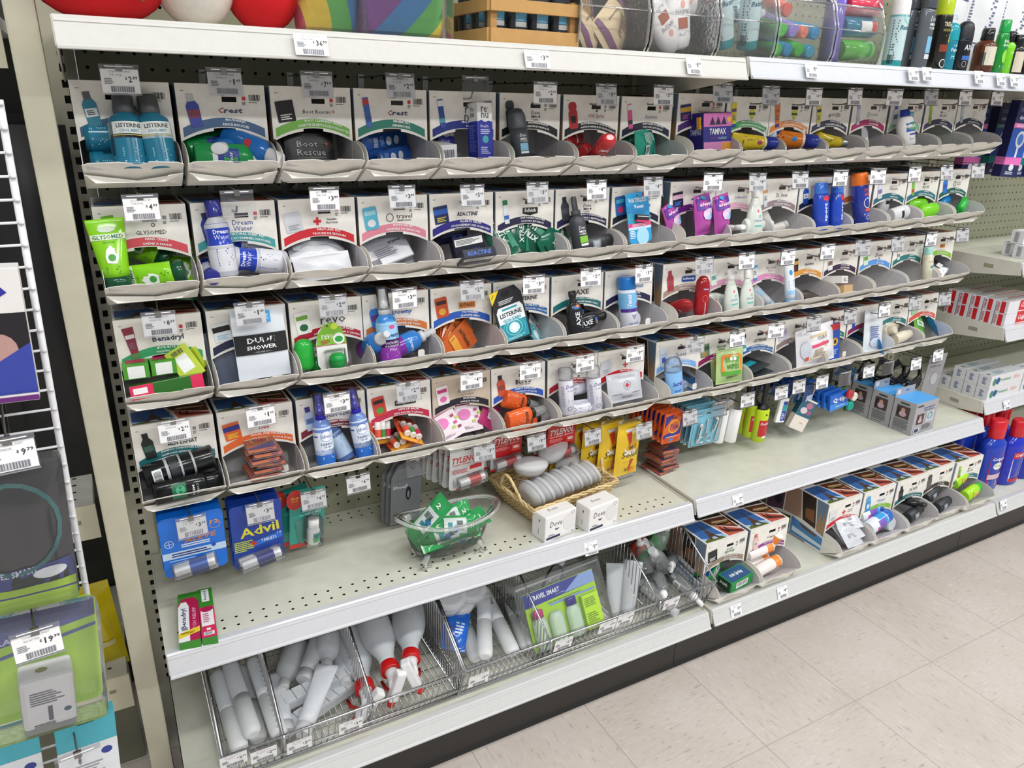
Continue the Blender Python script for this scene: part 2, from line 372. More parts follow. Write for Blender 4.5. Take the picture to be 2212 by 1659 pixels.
for i, (hx, bands) in enumerate([(.0381, [(1.10, 2.0, 1.4377), (.76, 1.10, .9833), (.15, .76, .536)]), (1.2614, [(1.30, 2.0, 1.4518), (.76, 1.30, 1.2172), (.15, .76, .536)]),
                                 (2.4829, [(.15, 2.0, 1.1566)]), (3.7, [(.15, 2.0, 1.1566)])]):
    b = B(); x0 = SX[i]+.0224; x1 = SX[i+1]-.0224
    for z0, z1, hz in bands: pegboard(x0, x1, z0, z1, hx, hz, 0, b)
    b.box(x0, x1, .012, .02, .0, 2.0, '15140f')  # near-black sheet standing in for the shade behind the holes
    struct('wall_back' if i == 0 else 'wall_back', b)
# slotted uprights
for i, X in enumerate(SX):
    b = B(); wl = .038 if i == 0 else .0215; wr = .0215; zt = 2.0; zz = [0.05]
    a = .0045; s0 = 1.385
    b.box(X-wl, X-a, .001, .03, 0, zt, STEEL); b.box(X+a, X+wr, .001, .03, 0, zt, STEEL)
    k = 0; prev = zt
    z = s0+.0254*22
    while z > .1:
        b.box(X-a, X+a, .001, .004, z+.0064, prev, STEEL); prev = z-.0064; z -= .0254
    b.box(X-a, X+a, .001, .004, 0, prev, STEEL); b.box(X-.012, X+.012, .02, .028, 0, zt, '0c0b09')
    if i: b.box(X-.024, X-.0215, -.0015, .01, 0, zt, 'a5a38f/s'); b.box(X+.0215, X+.024, -.0015, .01, 0, zt, 'a5a38f/s')
    tag(b.obj('slotted_upright'), ['cream slotted steel upright at the left end of the display, beside the mouthwash box', 'cream slotted upright between the first and second bays, behind the tampon box', 'cream slotted upright between the second and third bays, right of the last dispenser boxes', 'cream slotted upright at the right end of the third bay', 'cream slotted upright farthest to the right'][i], 'upright')
# shelves: board, side brackets and white price channel are parts of each shelf
def shelf(x0, x1, z, yf, label, lipcol=LIP, perf=False, lh=.037, bright=False, cat='shelf'):
    o = root('gondola_shelf'); o.location = (x0, 0, z); o.rotation_euler = (0, 0, 0)
    W = x1-x0; b = B(); y0 = yf+.016
    if perf:      # rows of small holes near the front and the back
        def strip(ya, yb): b.add([(0, ya, 0), (W, ya, 0), (W, yb, 0), (0, yb, 0)], [(0, 1, 2, 3)], 'd4d4c6/s')
        rows = [y0+.022, y0+.0475]; ys = y0; R = .0033
        n = int((W-.03)/IN)
        for ry in rows+[-.040, -.018]:
            strip(ys, ry-.0127*.6); ya = ry-.0127*.6; yb = ry+.0127*.6; ys = yb; xs = .015; b.add([(0, ya, 0), (xs, ya, 0), (xs, yb, 0), (0, yb, 0)], [(0, 1, 2, 3)], 'd4d4c6/s')
            for i in range(n):
                cx = xs+IN*(i+.5); h = IN/2; hh = (yb-ya)/2; V = [(cx+h*a, ry+hh*c, 0) for a, c in ((1, .4), (.4, 1), (-.4, 1), (-1, .4), (-1, -.4), (-.4, -1), (.4, -1), (1, -.4))]
                c8 = [(math.cos(PI/4*j+PI/8)*R, math.sin(PI/4*j+PI/8)*R) for j in range(8)]
                V += [(cx+a, ry+c, 0) for a, c in c8]+[(cx+a, ry+c, -.001) for a, c in c8]+[(cx+h*a, ry+hh*c, 0) for a, c in ((1, 1), (-1, 1), (-1, -1), (1, -1))]
                F = []
                for j in range(8): q = (j+1) % 8; F += [(j, q, 8+q, 8+j), (8+j, 8+q, 16+q, 16+j)]
                F += [(0, 24, 1), (2, 25, 3), (4, 26, 5), (6, 27, 7)]
                b.add(V, F, 'd4d4c6/s')
            b.add([(xs+n*IN, ya, 0), (W, ya, 0), (W, yb, 0), (xs+n*IN, yb, 0)], [(0, 1, 2, 3)], 'd4d4c6/s')
        strip(ys, -.002); b.box(0, W, y0, -.002, -.022, -.014, '2a2a24')  # dark sheet below gives the holes their shade by colour
        b.box(0, W, y0, y0+.002, -.022, 0, 'd4d4c6/s')
    else: b.box(.001, W-.001, y0, -.002, -.022, 0, 'd4d4c6/s', .0015)
    b.obj('board', o)
    for xx in (0.0, W-.0025):
      b = B(); b.xprism([(-.002, .004), (yf+.004, .004), (yf-.006, -lh+.003), (yf+.03, -lh-.002), (-.05, -.075), (-.002, -.075)], xx, xx+.0025, CREAM)
      draw(b, [('r', .5*yf-.08, -.022, .03, .012, '9a987f')], lambda x, z, e: (xx-e, x, z)); b.obj('bracket', o)
    b = B(); b.xprism([(y0, 0), (y0, .004), (yf+.003, .0045), (yf, .002), (yf-.0135, -lh+.002), (yf-.016, -lh), (yf-.012, -lh-.001), (yf+.002, -.004), (y0, -.004)], .002, W-.002, lipcol)
    b.xprism([(yf-.0016, .0), (yf-.0036, -.0035), (yf-.0016, -.005)], .003, W-.003, lipcol); b.xprism([(yf-.0125, -lh+.006), (yf-.0168, -lh+.003), (yf-.0165, -lh)], .003, W-.003, lipcol)
    b.obj('price_channel', o)
    return tag(o, label, cat, None)
shelf(0, 1.2175, 1.4635, -.350, 'top shelf of the left bay, carrying the plush pillows and the wooden crate', 'd8d7d2/g')
shelf(1.2215, 2.4365, 1.4665, -.352, 'top shelf of the middle bay, carrying bins of pouches and bottles', 'd6d9e0/g')
shelf(2.4405, 3.6576, 1.4665, -.352, 'top shelf of the right bay, above the electric toothbrush boxes', 'd6d9e0/g')
shelf(0.004, 1.2175, .4390, -.358, 'perforated middle shelf of the left bay with the clear tub and the wicker basket', LIP, True)
shelf(1.2215, 2.4365, .4470, -.360, 'plain middle shelf of the middle bay under the neck pillow boxes', LIP)
shelf(2.4405, 3.6576, .9500, -.348, 'right bay shelf holding plain white cartons, highest of its three', LIP)
shelf(2.4405, 3.6576, .7450, -.349, 'right bay shelf holding red and white toothpaste cartons', LIP)
shelf(2.4405, 3.6576, .4960, -.345, 'right bay shelf holding pale toothpaste cartons, lowest of its three', LIP)
for i in range(3):
    x0 = SX[i]+.002; x1 = SX[i+1]-.002; z = (.1800, .1860, .1860)[i]; yf = (-.461, -.464, -.464)[i]
    shelf(x0, x1, z, yf, ['base deck of the left bay under the wire baskets', 'base deck of the middle bay under seven dispenser boxes', 'base deck of the right bay under the blue mouthwash bottles'][i], 'cdcecd/g', False, .034, cat='base deck')
for i in range(4):
    b = B(); xa = -.0 if i == 0 else SX[i]-.055; xb = SX[i+1]-.056; b.box(xa, xb, -.412, -.405, 0, .142, '2b2826/s', .001); b.xprism([(-.412, 0), (-.418, .0), (-.412, .010)], xa, xb, '1d1a18'); struct('baseboard_front', b)
b = B(); b.box(-.0, .003, -.405, 0, 0, .15, '2b2826/s'); struct('baseboard_side', b)
# ================================================================ price labels
def price_face(names, price, w_=.051, h_=.029, red=None):
    d, _, c = price.partition('.')
    P = [('r', 0, 0, w_, h_, 'f3f3f5'), ('t', -.004+.004, h_*.40, w_*.58, h_*.085, names[0], '85868c')]
    if len(names) > 1: P.append(('t', -w_*.10, h_*.26, w_*.34, h_*.085, names[1], '85868c'))
    n = len(d)
    P += [('t', w_*.155-(n-1)*.004, h_*.12, .0026, .0042, '$', '383940', 'b'), ('t', w_*.265-(n-1)*.001, h_*.09, (.0024 if d == '1' else .0048*n), .0085, d, '383940', 'b'), ('t', w_*.395+(n-1)*.001, h_*.15, .0066, .0042, c, '383940', 'b'),
          ('l', -w_*.27, h_*.0, w_*.30, h_*.26, 4, '85868c'), ('r', -w_*.0+.002, -h_*.33, w_*.62, h_*.24, 'c4c4ca'), ('b', -w_*.0+.002, -h_*.33, w_*.62, h_*.24, '7c7c82')]
    return P
def shelf_label(x, z, y, names, price, label, tilt=20, w_=.040, h_=.031, sk=0):
    b = B(); draw(b, price_face(names, price, w_, h_), FLAT(0)); b.box(-w_/2, w_/2, .0001, .0006, -h_/2, h_/2, 'f0f0f2')
    return tag(b.obj('shelf_price_label', None, RT(x, y, z, -tilt, 0, 0)), label, 'price label', 'price labels on the shelf edges')
def price_hook(x, z, names, price, label, y=-.25, yw=0.0, tilt=0, rz=0, low=True, group='price hooks', wire='8d8d8c/m', dy=-.235):
    o = root('price_hook'); b = B(); L_ = y-yw
    b.tube([(0, -y, .014), (0, .006, .016), (0, 0, .013)], .0013, wire, 6); b.box(-.0045, .0045, -.001, .0025, .008, .018, wire)
    if low: b.tube([(0, -y, -.022), (0, .035, -.022), (0, .018, -.019), (0, .012, -.010)], .0019, wire, 6)
    b.box(-.006, .006, -y-.003, -y, -.03, .02, wire); b.obj('wire', o)
    b = B(); b.T = Matrix.Rotation(math.radians(tilt-6), 4, 'X')
    b.box(-.0265, .0265, -.0006, .0012, -.0235, .0175, 'c9c9d4/c'); b.box(-.0265, .0265, -.0022, -.0006, .0115, .0175, 'a9a9b4/h', .0006); b.box(-.019, .019, -.0026, -.002, .0140, .0152, 'ffffff'); b.box(-.0265, .0265, -.0022, .0, -.0248, -.0232, 'e4e4ea/h')
    th_ = b.obj('tag_holder', o)
    if price:
        b = B(); b.T = Matrix.Translation((0, -.0009, -.0055)) @ Matrix.Rotation(math.radians(tilt-6), 4, 'X'); draw(b, price_face(names, price, .0505, .0335), FLAT(0)); b.obj('price_label', th_)
    o.matrix_world = RT(x, y, z, 0, 0, rz)
    return tag(o, label, 'price hook', group)
# ================================================================ dispenser boxes
BW, BH = .138, .158
CARD_, INN = 'ebe8e1/k', 'cfcccd/k'
def top_art(W, Dp):
    """travel photographs on the lid, right to left: tower on blue, tram, sunset, dark hall, round mark on grey"""
    X = lambda u: -W/2+W*u; Y = lambda v: Dp*v
    P = [('r', 0, Dp/2, W, Dp, 'e9e7e2'), ('p', [(X(.03), Y(.03)), (X(.55), Y(.03)), (X(.44), Y(.44)), (X(.03), Y(.44))], '3a67a8'),
         ('p', [(X(.03), Y(.03)), (X(.55), Y(.03)), (X(.53), Y(.10)), (X(.36), Y(.13)), (X(.20), Y(.08)), (X(.03), Y(.12))], '9fc0de'),
         ('p', [(X(.03), Y(.02)), (X(.5), Y(.02)), (X(.44), Y(.075)), (X(.30), Y(.05)), (X(.14), Y(.09)), (X(.03), Y(.05))], '5d6a2e'),
         ('p', [(X(.16), Y(.05)), (X(.22), Y(.05)), (X(.26), Y(.10)), (X(.32), Y(.10)), (X(.36), Y(.05)), (X(.42), Y(.05)), (X(.345), Y(.16)), (X(.305), Y(.28)), (X(.29), Y(.40)), (X(.275), Y(.28)), (X(.235), Y(.16))], '5a4234'),
         ('r', X(.29), Y(.135), W*.15, Dp*.018, '4a3628'), ('r', X(.29), Y(.20), W*.09, Dp*.014, '4a3628'),
         ('p', [(X(.58), Y(.03)), (X(.97), Y(.03)), (X(.97), Y(.10)), (X(.54), Y(.29))], 'c4604a'), ('p', [(X(.62), Y(.10)), (X(.95), Y(.035)), (X(.97), Y(.07)), (X(.58), Y(.2))], '5a2a2a'), ('r', X(.7), Y(.16), .004, .022, '2a1414'), ('r', X(.62), Y(.2), .003, .018, '2a1414'),
         ('p', [(X(.525), Y(.31)), (X(.97), Y(.13)), (X(.97), Y(.40)), (X(.47), Y(.44))], '6a3a28'), ('p', [(X(.62), Y(.30)), (X(.9), Y(.22)), (X(.9), Y(.33)), (X(.62), Y(.38))], 'b8803c'), ('r', X(.76), Y(.33), .05, .006, 'dcd2b0', -.1), ('r', X(.76), Y(.27), .035, .007, '2e2018', -.1),
         ('p', [(X(.40), Y(.46)), (X(.97), Y(.43)), (X(.97), Y(.97)), (X(.40), Y(.97))], '33281f'), ('p', [(X(.5), Y(.6)), (X(.97), Y(.52)), (X(.97), Y(.64)), (X(.5), Y(.7))], '6a4a2a'), ('p', [(X(.6), Y(.8)), (X(.97), Y(.74)), (X(.97), Y(.9)), (X(.6), Y(.93))], 'a8764a'),
         ('r', X(.21), Y(.72), W*.34, Dp*.5, 'b9b9bd')]
    for q in (.026, .021, .016, .011): P.append(('o', X(.21), Y(.62), q, q*1.1, .0011, '4a4a50'))
    P += [('t', X(.21), Y(.62), .010, .012, 'B', '1c1c1c', 'b')]
    return P
def side_art(H, Dp):
    X = lambda u: Dp*u; Z = lambda v: H*v
    return [('r', Dp/2, H/2, Dp, H, 'e9e7e2'), ('p', [(X(.01), Z(.99)), (X(.30), Z(.99)), (X(.30), Z(.42)), (X(.01), Z(.30))], '5a3a52'), ('p', [(X(.32), Z(.99)), (X(.55), Z(.99)), (X(.62), Z(.45)), (X(.32), Z(.42))], 'b08a78'), ('c', X(.2), Z(.6), .014, .02, '2a2030'),
            ('p', [(X(.57), Z(.99)), (X(.80), Z(.99)), (X(.86), Z(.40)), (X(.64), Z(.45))], '3a2a22'), ('p', [(X(.66), Z(.7)), (X(.8), Z(.75)), (X(.83), Z(.5)), (X(.68), Z(.52))], '8a5a3a'), ('p', [(X(.82), Z(.99)), (X(.995), Z(.99)), (X(.995), Z(.34)), (X(.88), Z(.38))], '74889c'), ('p', [(X(.86), Z(.5)), (X(.9), Z(.78)), (X(.93), Z(.55)), (X(.96), Z(.8)), (X(.99), Z(.55)), (X(.99), Z(.36)), (X(.88), Z(.39))], 'a88a64'),  # sky panel at the front edge darkened for the shade between boxes
            ('p', [(X(.01), Z(.28)), (X(.45), Z(.38)), (X(.45), Z(.06)), (X(.01), Z(.06))], '3a4a2a'), ('p', [(X(.47), Z(.40)), (X(.995), Z(.30)), (X(.995), Z(.06)), (X(.47), Z(.06))], '4a86c0'), ('p', [(X(.5), Z(.22)), (X(.995), Z(.16)), (X(.995), Z(.1)), (X(.5), Z(.12))], 'd4e4ee'), ('p', [(X(.6), Z(.36)), (X(.9), Z(.30)), (X(.88), Z(.26)), (X(.66), Z(.29))], '6a4a34'), ('l', X(.5), Z(.035), Dp*.5, .006, 1, '5a5a5a')]
ARTM = {}
def thumb(kind, c1, c2='e8e8e8', c3=None):
    c3 = c3 or c2
    if kind == 'bottle': return [('p', [(-.009, -.026), (.009, -.026), (.010, .006), (.006, .013), (-.006, .013), (-.010, .006)], c1), ('r', 0, .0185, .010, .011, c2), ('r', 0, -.006, .017, .012, c3), ('l', 0, -.006, .012, .008, 3, '5a5a66')]
    if kind == 'tube': return [('p', [(-.006, -.026), (.006, -.026), (.006, -.020), (.009, .026), (-.009, .026), (-.006, -.020)], c1), ('r', 0, -.024, .012, .008, c2), ('r', 0, .010, .014, .007, c3), ('l', 0, -.006, .010, .012, 3, '6a6a70')]
    if kind == 'stick': return [('p', rrect(.021, .036, .004, 2, 0, -.008), c1), ('p', rrect(.019, .018, .007, 3, 0, .017), c2), ('r', 0, -.008, .011, .014, c3)]
    if kind == 'pack': return [('p', rrect(.030, .034, .001, 1), c1), ('r', 0, .006, .030, .010, c2), ('l', 0, -.009, .020, .010, 3, c3)]
    if kind == 'slim': return [('r', 0, 0, .011, .050, c1), ('r', 0, .018, .011, .010, c2), ('r', 0, -.012, .011, .008, c3)]
    if kind == 'card': return [('p', rrect(.027, .042, .003, 2), c1), ('r', 0, .010, .022, .008, c2), ('c', 0, -.009, .008, .007, c3)]
    return []
def dispenser(x, y, z, band, t1, t2, brand, th, label, tilt=-2.5, W=BW, Dp=.180, tab=False, backing=None, slotx=.012, bx=.012, tcol='f4f4f2'):
    """x = left edge, z = top of the box, front panel at y"""
    o = root('dispenser_box'); hw = W/2; H = BH; arch = lambda u: .071+.017*u*u*1.05; ARC = lambda xx: H-arch(xx/hw)
    # carton with open front mouth
    key = ('c', round(W, 3), round(Dp, 3))
    if key not in ARTM:
        b = B(); t = .0008
        b.box(-hw, hw, .0, Dp, H-t, H, CARD_); b.box(-hw, hw, .0, Dp, 0, t, CARD_); b.box(-hw, hw, Dp-t, Dp, 0, H, CARD_)
        b.box(-hw, -hw+t, 0, Dp, 0, H, CARD_); b.box(hw-t, hw, 0, Dp, 0, H, CARD_)
        b.box(-hw+t, -hw+2*t, 0, Dp-.01, t, H-t, INN); b.box(hw-2*t, hw-t, 0, Dp-.01, t, H-t, INN); b.box(-hw+2*t, hw-2*t, .001, Dp-.01, t, 2*t, INN)
        b.add([(-hw+2*t, .085, 2*t), (hw-2*t, .085, 2*t), (hw-2*t, .115, H-2*t), (-hw+2*t, .115, H-2*t)], [(0, 1, 2, 3)], INN)
        ob = b.obj('carton', o); b = B(); draw(b, top_art(W, Dp), lambda X_, Y_, e: (X_, Y_, H+e)); draw(b, side_art(H, Dp), lambda X_, Z_, e: (-hw-e, Dp-X_, Z_)); draw(b, side_art(H, Dp), lambda X_, Z_, e: (hw+e, Dp-X_, Z_))
        oa = b.obj('lid_artwork', ob)
        b = B(); L = .071
        # scoop: hinged flap with notched lip, two quadrant wings
        def slab(pts, nrm, m1, m2):
            n = len(pts); N = Vector(nrm)*.0004; b.add([tuple(Vector(p)+N) for p in pts], [tuple(range(n))], m1); b.add([tuple(Vector(p)-N) for p in pts], [tuple(reversed(range(n)))], m2)
            b.add([tuple(Vector(p)+N) for p in pts]+[tuple(Vector(p)-N) for p in pts], [(i, (i+1) % n, n+(i+1) % n, n+i) for i in range(n)], CARD_)
        P = [(-hw, -.001, .002), (hw, -.001, .002), (hw+.001, -.064, .0385), (hw*.9, -.067, .0415)]
        P += [(hw*.30, -.0685, .0430), (hw*.27, -.066, .0408), (hw*.1, -.0625, .0385), (-.0*hw, -.0625, .0385), (-hw*.08, -.066, .041), (-hw*.3, -.0685, .043), (-hw*.9, -.067, .0415), (-hw-.001, -.064, .0385)]
        slab(P, (0, .5, .86), INN, CARD_)
        b.add([(hw*.27, -.0662, .0412), (-hw*.08, -.0664, .0413), (-hw*.08, -.0668, .0407), (hw*.27, -.0666, .0406)], [(0, 1, 2, 3)], 'bdb8b0')
        slab([(-hw, -.002, .001), (-hw, -.050, .024), (-hw*.93, -.060, .0215), (-hw*.8, -.052, .012), (hw*.6, -.052, .012), (hw*.66, -.060, .0215), (hw, -.05, .024), (hw, -.002, .001)], (0, .4, .9), CARD_, CARD_)
        for s in (-1, 1):
            arc = [(s*(hw-.0008), -.064*math.sin(PI/2*i/8)**.92, .0385+(.070-.0385)*math.cos(PI/2*i/8)**.8) for i in range(9)]
            pts = [(s*(hw-.0008), 0, .002)]+arc
            slab(pts if s > 0 else pts, (1, 0, 0), INN if s < 0 else CARD_, CARD_ if s < 0 else INN)
        if True: oc = b.obj('scoop_tray', o)
        ARTM[key] = (ob.data, oa.data, oc.data)
    else:
        ob = None
        for nm, me in zip(('carton', 'lid_artwork', 'scoop_tray'), ARTM[key]):
            q = bpy.data.objects.new(nm, me); COL.objects.link(q); q.parent = ob if nm == 'lid_artwork' else o; ob = q if nm == 'carton' else ob
    # front panel with real arch and hang slot
    k2 = ('p', round(W, 3), slotx, backing)
    b = B(); n = 24; fc = backing or CARD_
    def quad(xa, xb, za0, zb0, za1, zb1):
        for yy, fl in ((-.0004, 0), (.0004, 1)):
            q = [(xa, yy, za0), (xb, yy, zb0), (xb, yy, zb1), (xa, yy, za1)]; b.add(q, [(0, 1, 2, 3) if not fl else (3, 2, 1, 0)], fc if not fl else INN)
        b.add([(xa, -.0004, za0), (xb, -.0004, zb0), (xb, .0004, zb0), (xa, .0004, za0)], [(0, 1, 2, 3)], CARD_)
    for i in range(n):
        xa = -hw+W*i/n; xb = xa+W/n; mid = (xa+xb)/2; nt = .004 if abs(mid) < hw*.22 else 0
        za, zb = ARC(xa)+nt, ARC(xb)+nt
        if abs(mid-slotx) < .0125: quad(xa, xb, za, zb, H-.027, H-.027); quad(xa, xb, H-.019, H-.019, H, H)
        else: quad(xa, xb, za, zb, H, H)
    P = [('a', 0, H-.0585, hw*.93, .0165, .0145, band), ('l', -hw*.85, H-.011, .006, .003, 1, '9a9a98'), ('r', hw*.50, H-.021, .006, .006, 'c8303c' if len(t1) % 2 else '8a8a8a'), ('l', hw*.50, H-.029, .006, .006, 3, '6a6a6c'), ('b', hw*.76, H-.020, .019, .010, '2a2a2c'), ('l', hw*.76, H-.0275, .021, .002, 1, '5a5a5c')]
    def FB(X_, Z_, e): u = X_/hw; return (X_, -.0004-e, Z_-.0165*u*u+.0006)
    FB.curved = False
    draw(b, P, FLAT(-.0), .0005)
    wt = min(.088, .0034*max(len(t1), 6)); wt2 = min(.088, .0034*max(len(t2), 6)); tc_ = bx+.006
    draw(b, [('t', tc_, H-.0547, wt, .0042, t1, tcol, 'b'), ('t', tc_, H-.0620, wt2, .0042, t2, tcol, 'b')], FB, .0012)
    draw(b, brand, FLAT(0), .0009, bx, H-.040)
    if th: draw(b, thumb(*th), FLAT(0), .0016, -hw*.66, H-.040, .14)
    b.obj('front_panel', o)
    if tab:
      b = B(); b.prism(rrect(.014, .016, .004, 3, hw*.55, .036), -.030, -.029, CARD_); b.obj('lock_tab', [c for c in o.children if c.name.startswith('scoop')][0])
    o.matrix_world = Matrix.Translation((x+hw, y, z-BH)) @ Matrix.Translation((0, 0, BH)) @ Matrix.Rotation(math.radians(tilt), 4, 'X') @ Matrix.Translation((0, 0, -BH))
    tag(o, label, 'dispenser box', 'white dispenser boxes hung on the pegboard' if y > -.3 else 'white dispenser boxes on the base deck')
    return o.matrix_world.copy()
# ================================================================ rows of dispenser boxes
def br(*l): return list(l)
def T1(s, w_=.036, h_=.0085, col='2a2a30', fl='b', dz=0, dx=0): return ('t', dx, dz, w_, h_, s, col, fl)
K = '26262c'
CREST = [('t', -.0150, 0, .0080, .0085, 'C', 'b3202e', 'bi'), ('t', .0045, -.0006, .0290, .0070, 'rest', '2b3560', 'bi')]
DMC = [T1('Dove', .020, .0075, K, 'i', .0045), T1('MEN', .013, .0042, K, 'b', -.0030, -.003), T1('+CARE', .016, .0036, K, '', -.0088, -.002), ('c', .0085, -.003, .002, .0018, K)]
FRU = [('c', -.010, .006, .003, .003, '3a3a3c'), T1('garnier', .014, .003, '4a4a4c', '', .006, .002), T1('FRUCTIS', .030, .0065, K, '', -.003)]
RC = [('r', -.014, 0, .0045, .014, 'cf2a36'), ('r', -.014, 0, .014, .0045, 'cf2a36'), T1('Canadian', .019, .0036, K, 'b', .0030, .012), T1('Red Cross', .021, .0036, K, 'b', -.0030, .013)]
LCL = [T1('live clean', .034, .0075, '7a7a7c', '')]
ROWS = []
XS = [[.0065, .1525, .299, .443, .587, .734, .880, 1.025, 1.178, 1.3225, 1.4625, 1.606, 1.752, 1.900, 2.0475, 2.190],
      [.008, .153, .297, .441, .584, .728, .871, 1.0165, 1.180, 1.320, 1.460, 1.604, 1.747, 1.895, 2.038, 2.184],
      [.010, .156, .300, .440, .583, .726, .870, 1.013, 1.181, 1.319, 1.460, 1.602, 1.742, 1.889, 2.032, 2.180],
      [.009, .153, .298, .441, .583, .724, .869, 1.009, 1.183, 1.320, 1.458, 1.600, 1.745, 1.889, 2.025, 2.168]]
ZT = [[1.390]*8+[1.400, 1.397, 1.398, 1.400, 1.403, 1.405, 1.407, 1.411], [1.203]*8+[1.210, 1.208, 1.209, 1.209, 1.210, 1.211, 1.214, 1.217],
      [1.016]*8+[1.019, 1.020, 1.021, 1.022, 1.024, 1.026, 1.030, 1.033], [.822]*8+[.824, .822, .826, .830, .833, .836, .840, .842]]
RN = ['top row', 'second row', 'third row', 'fourth row']
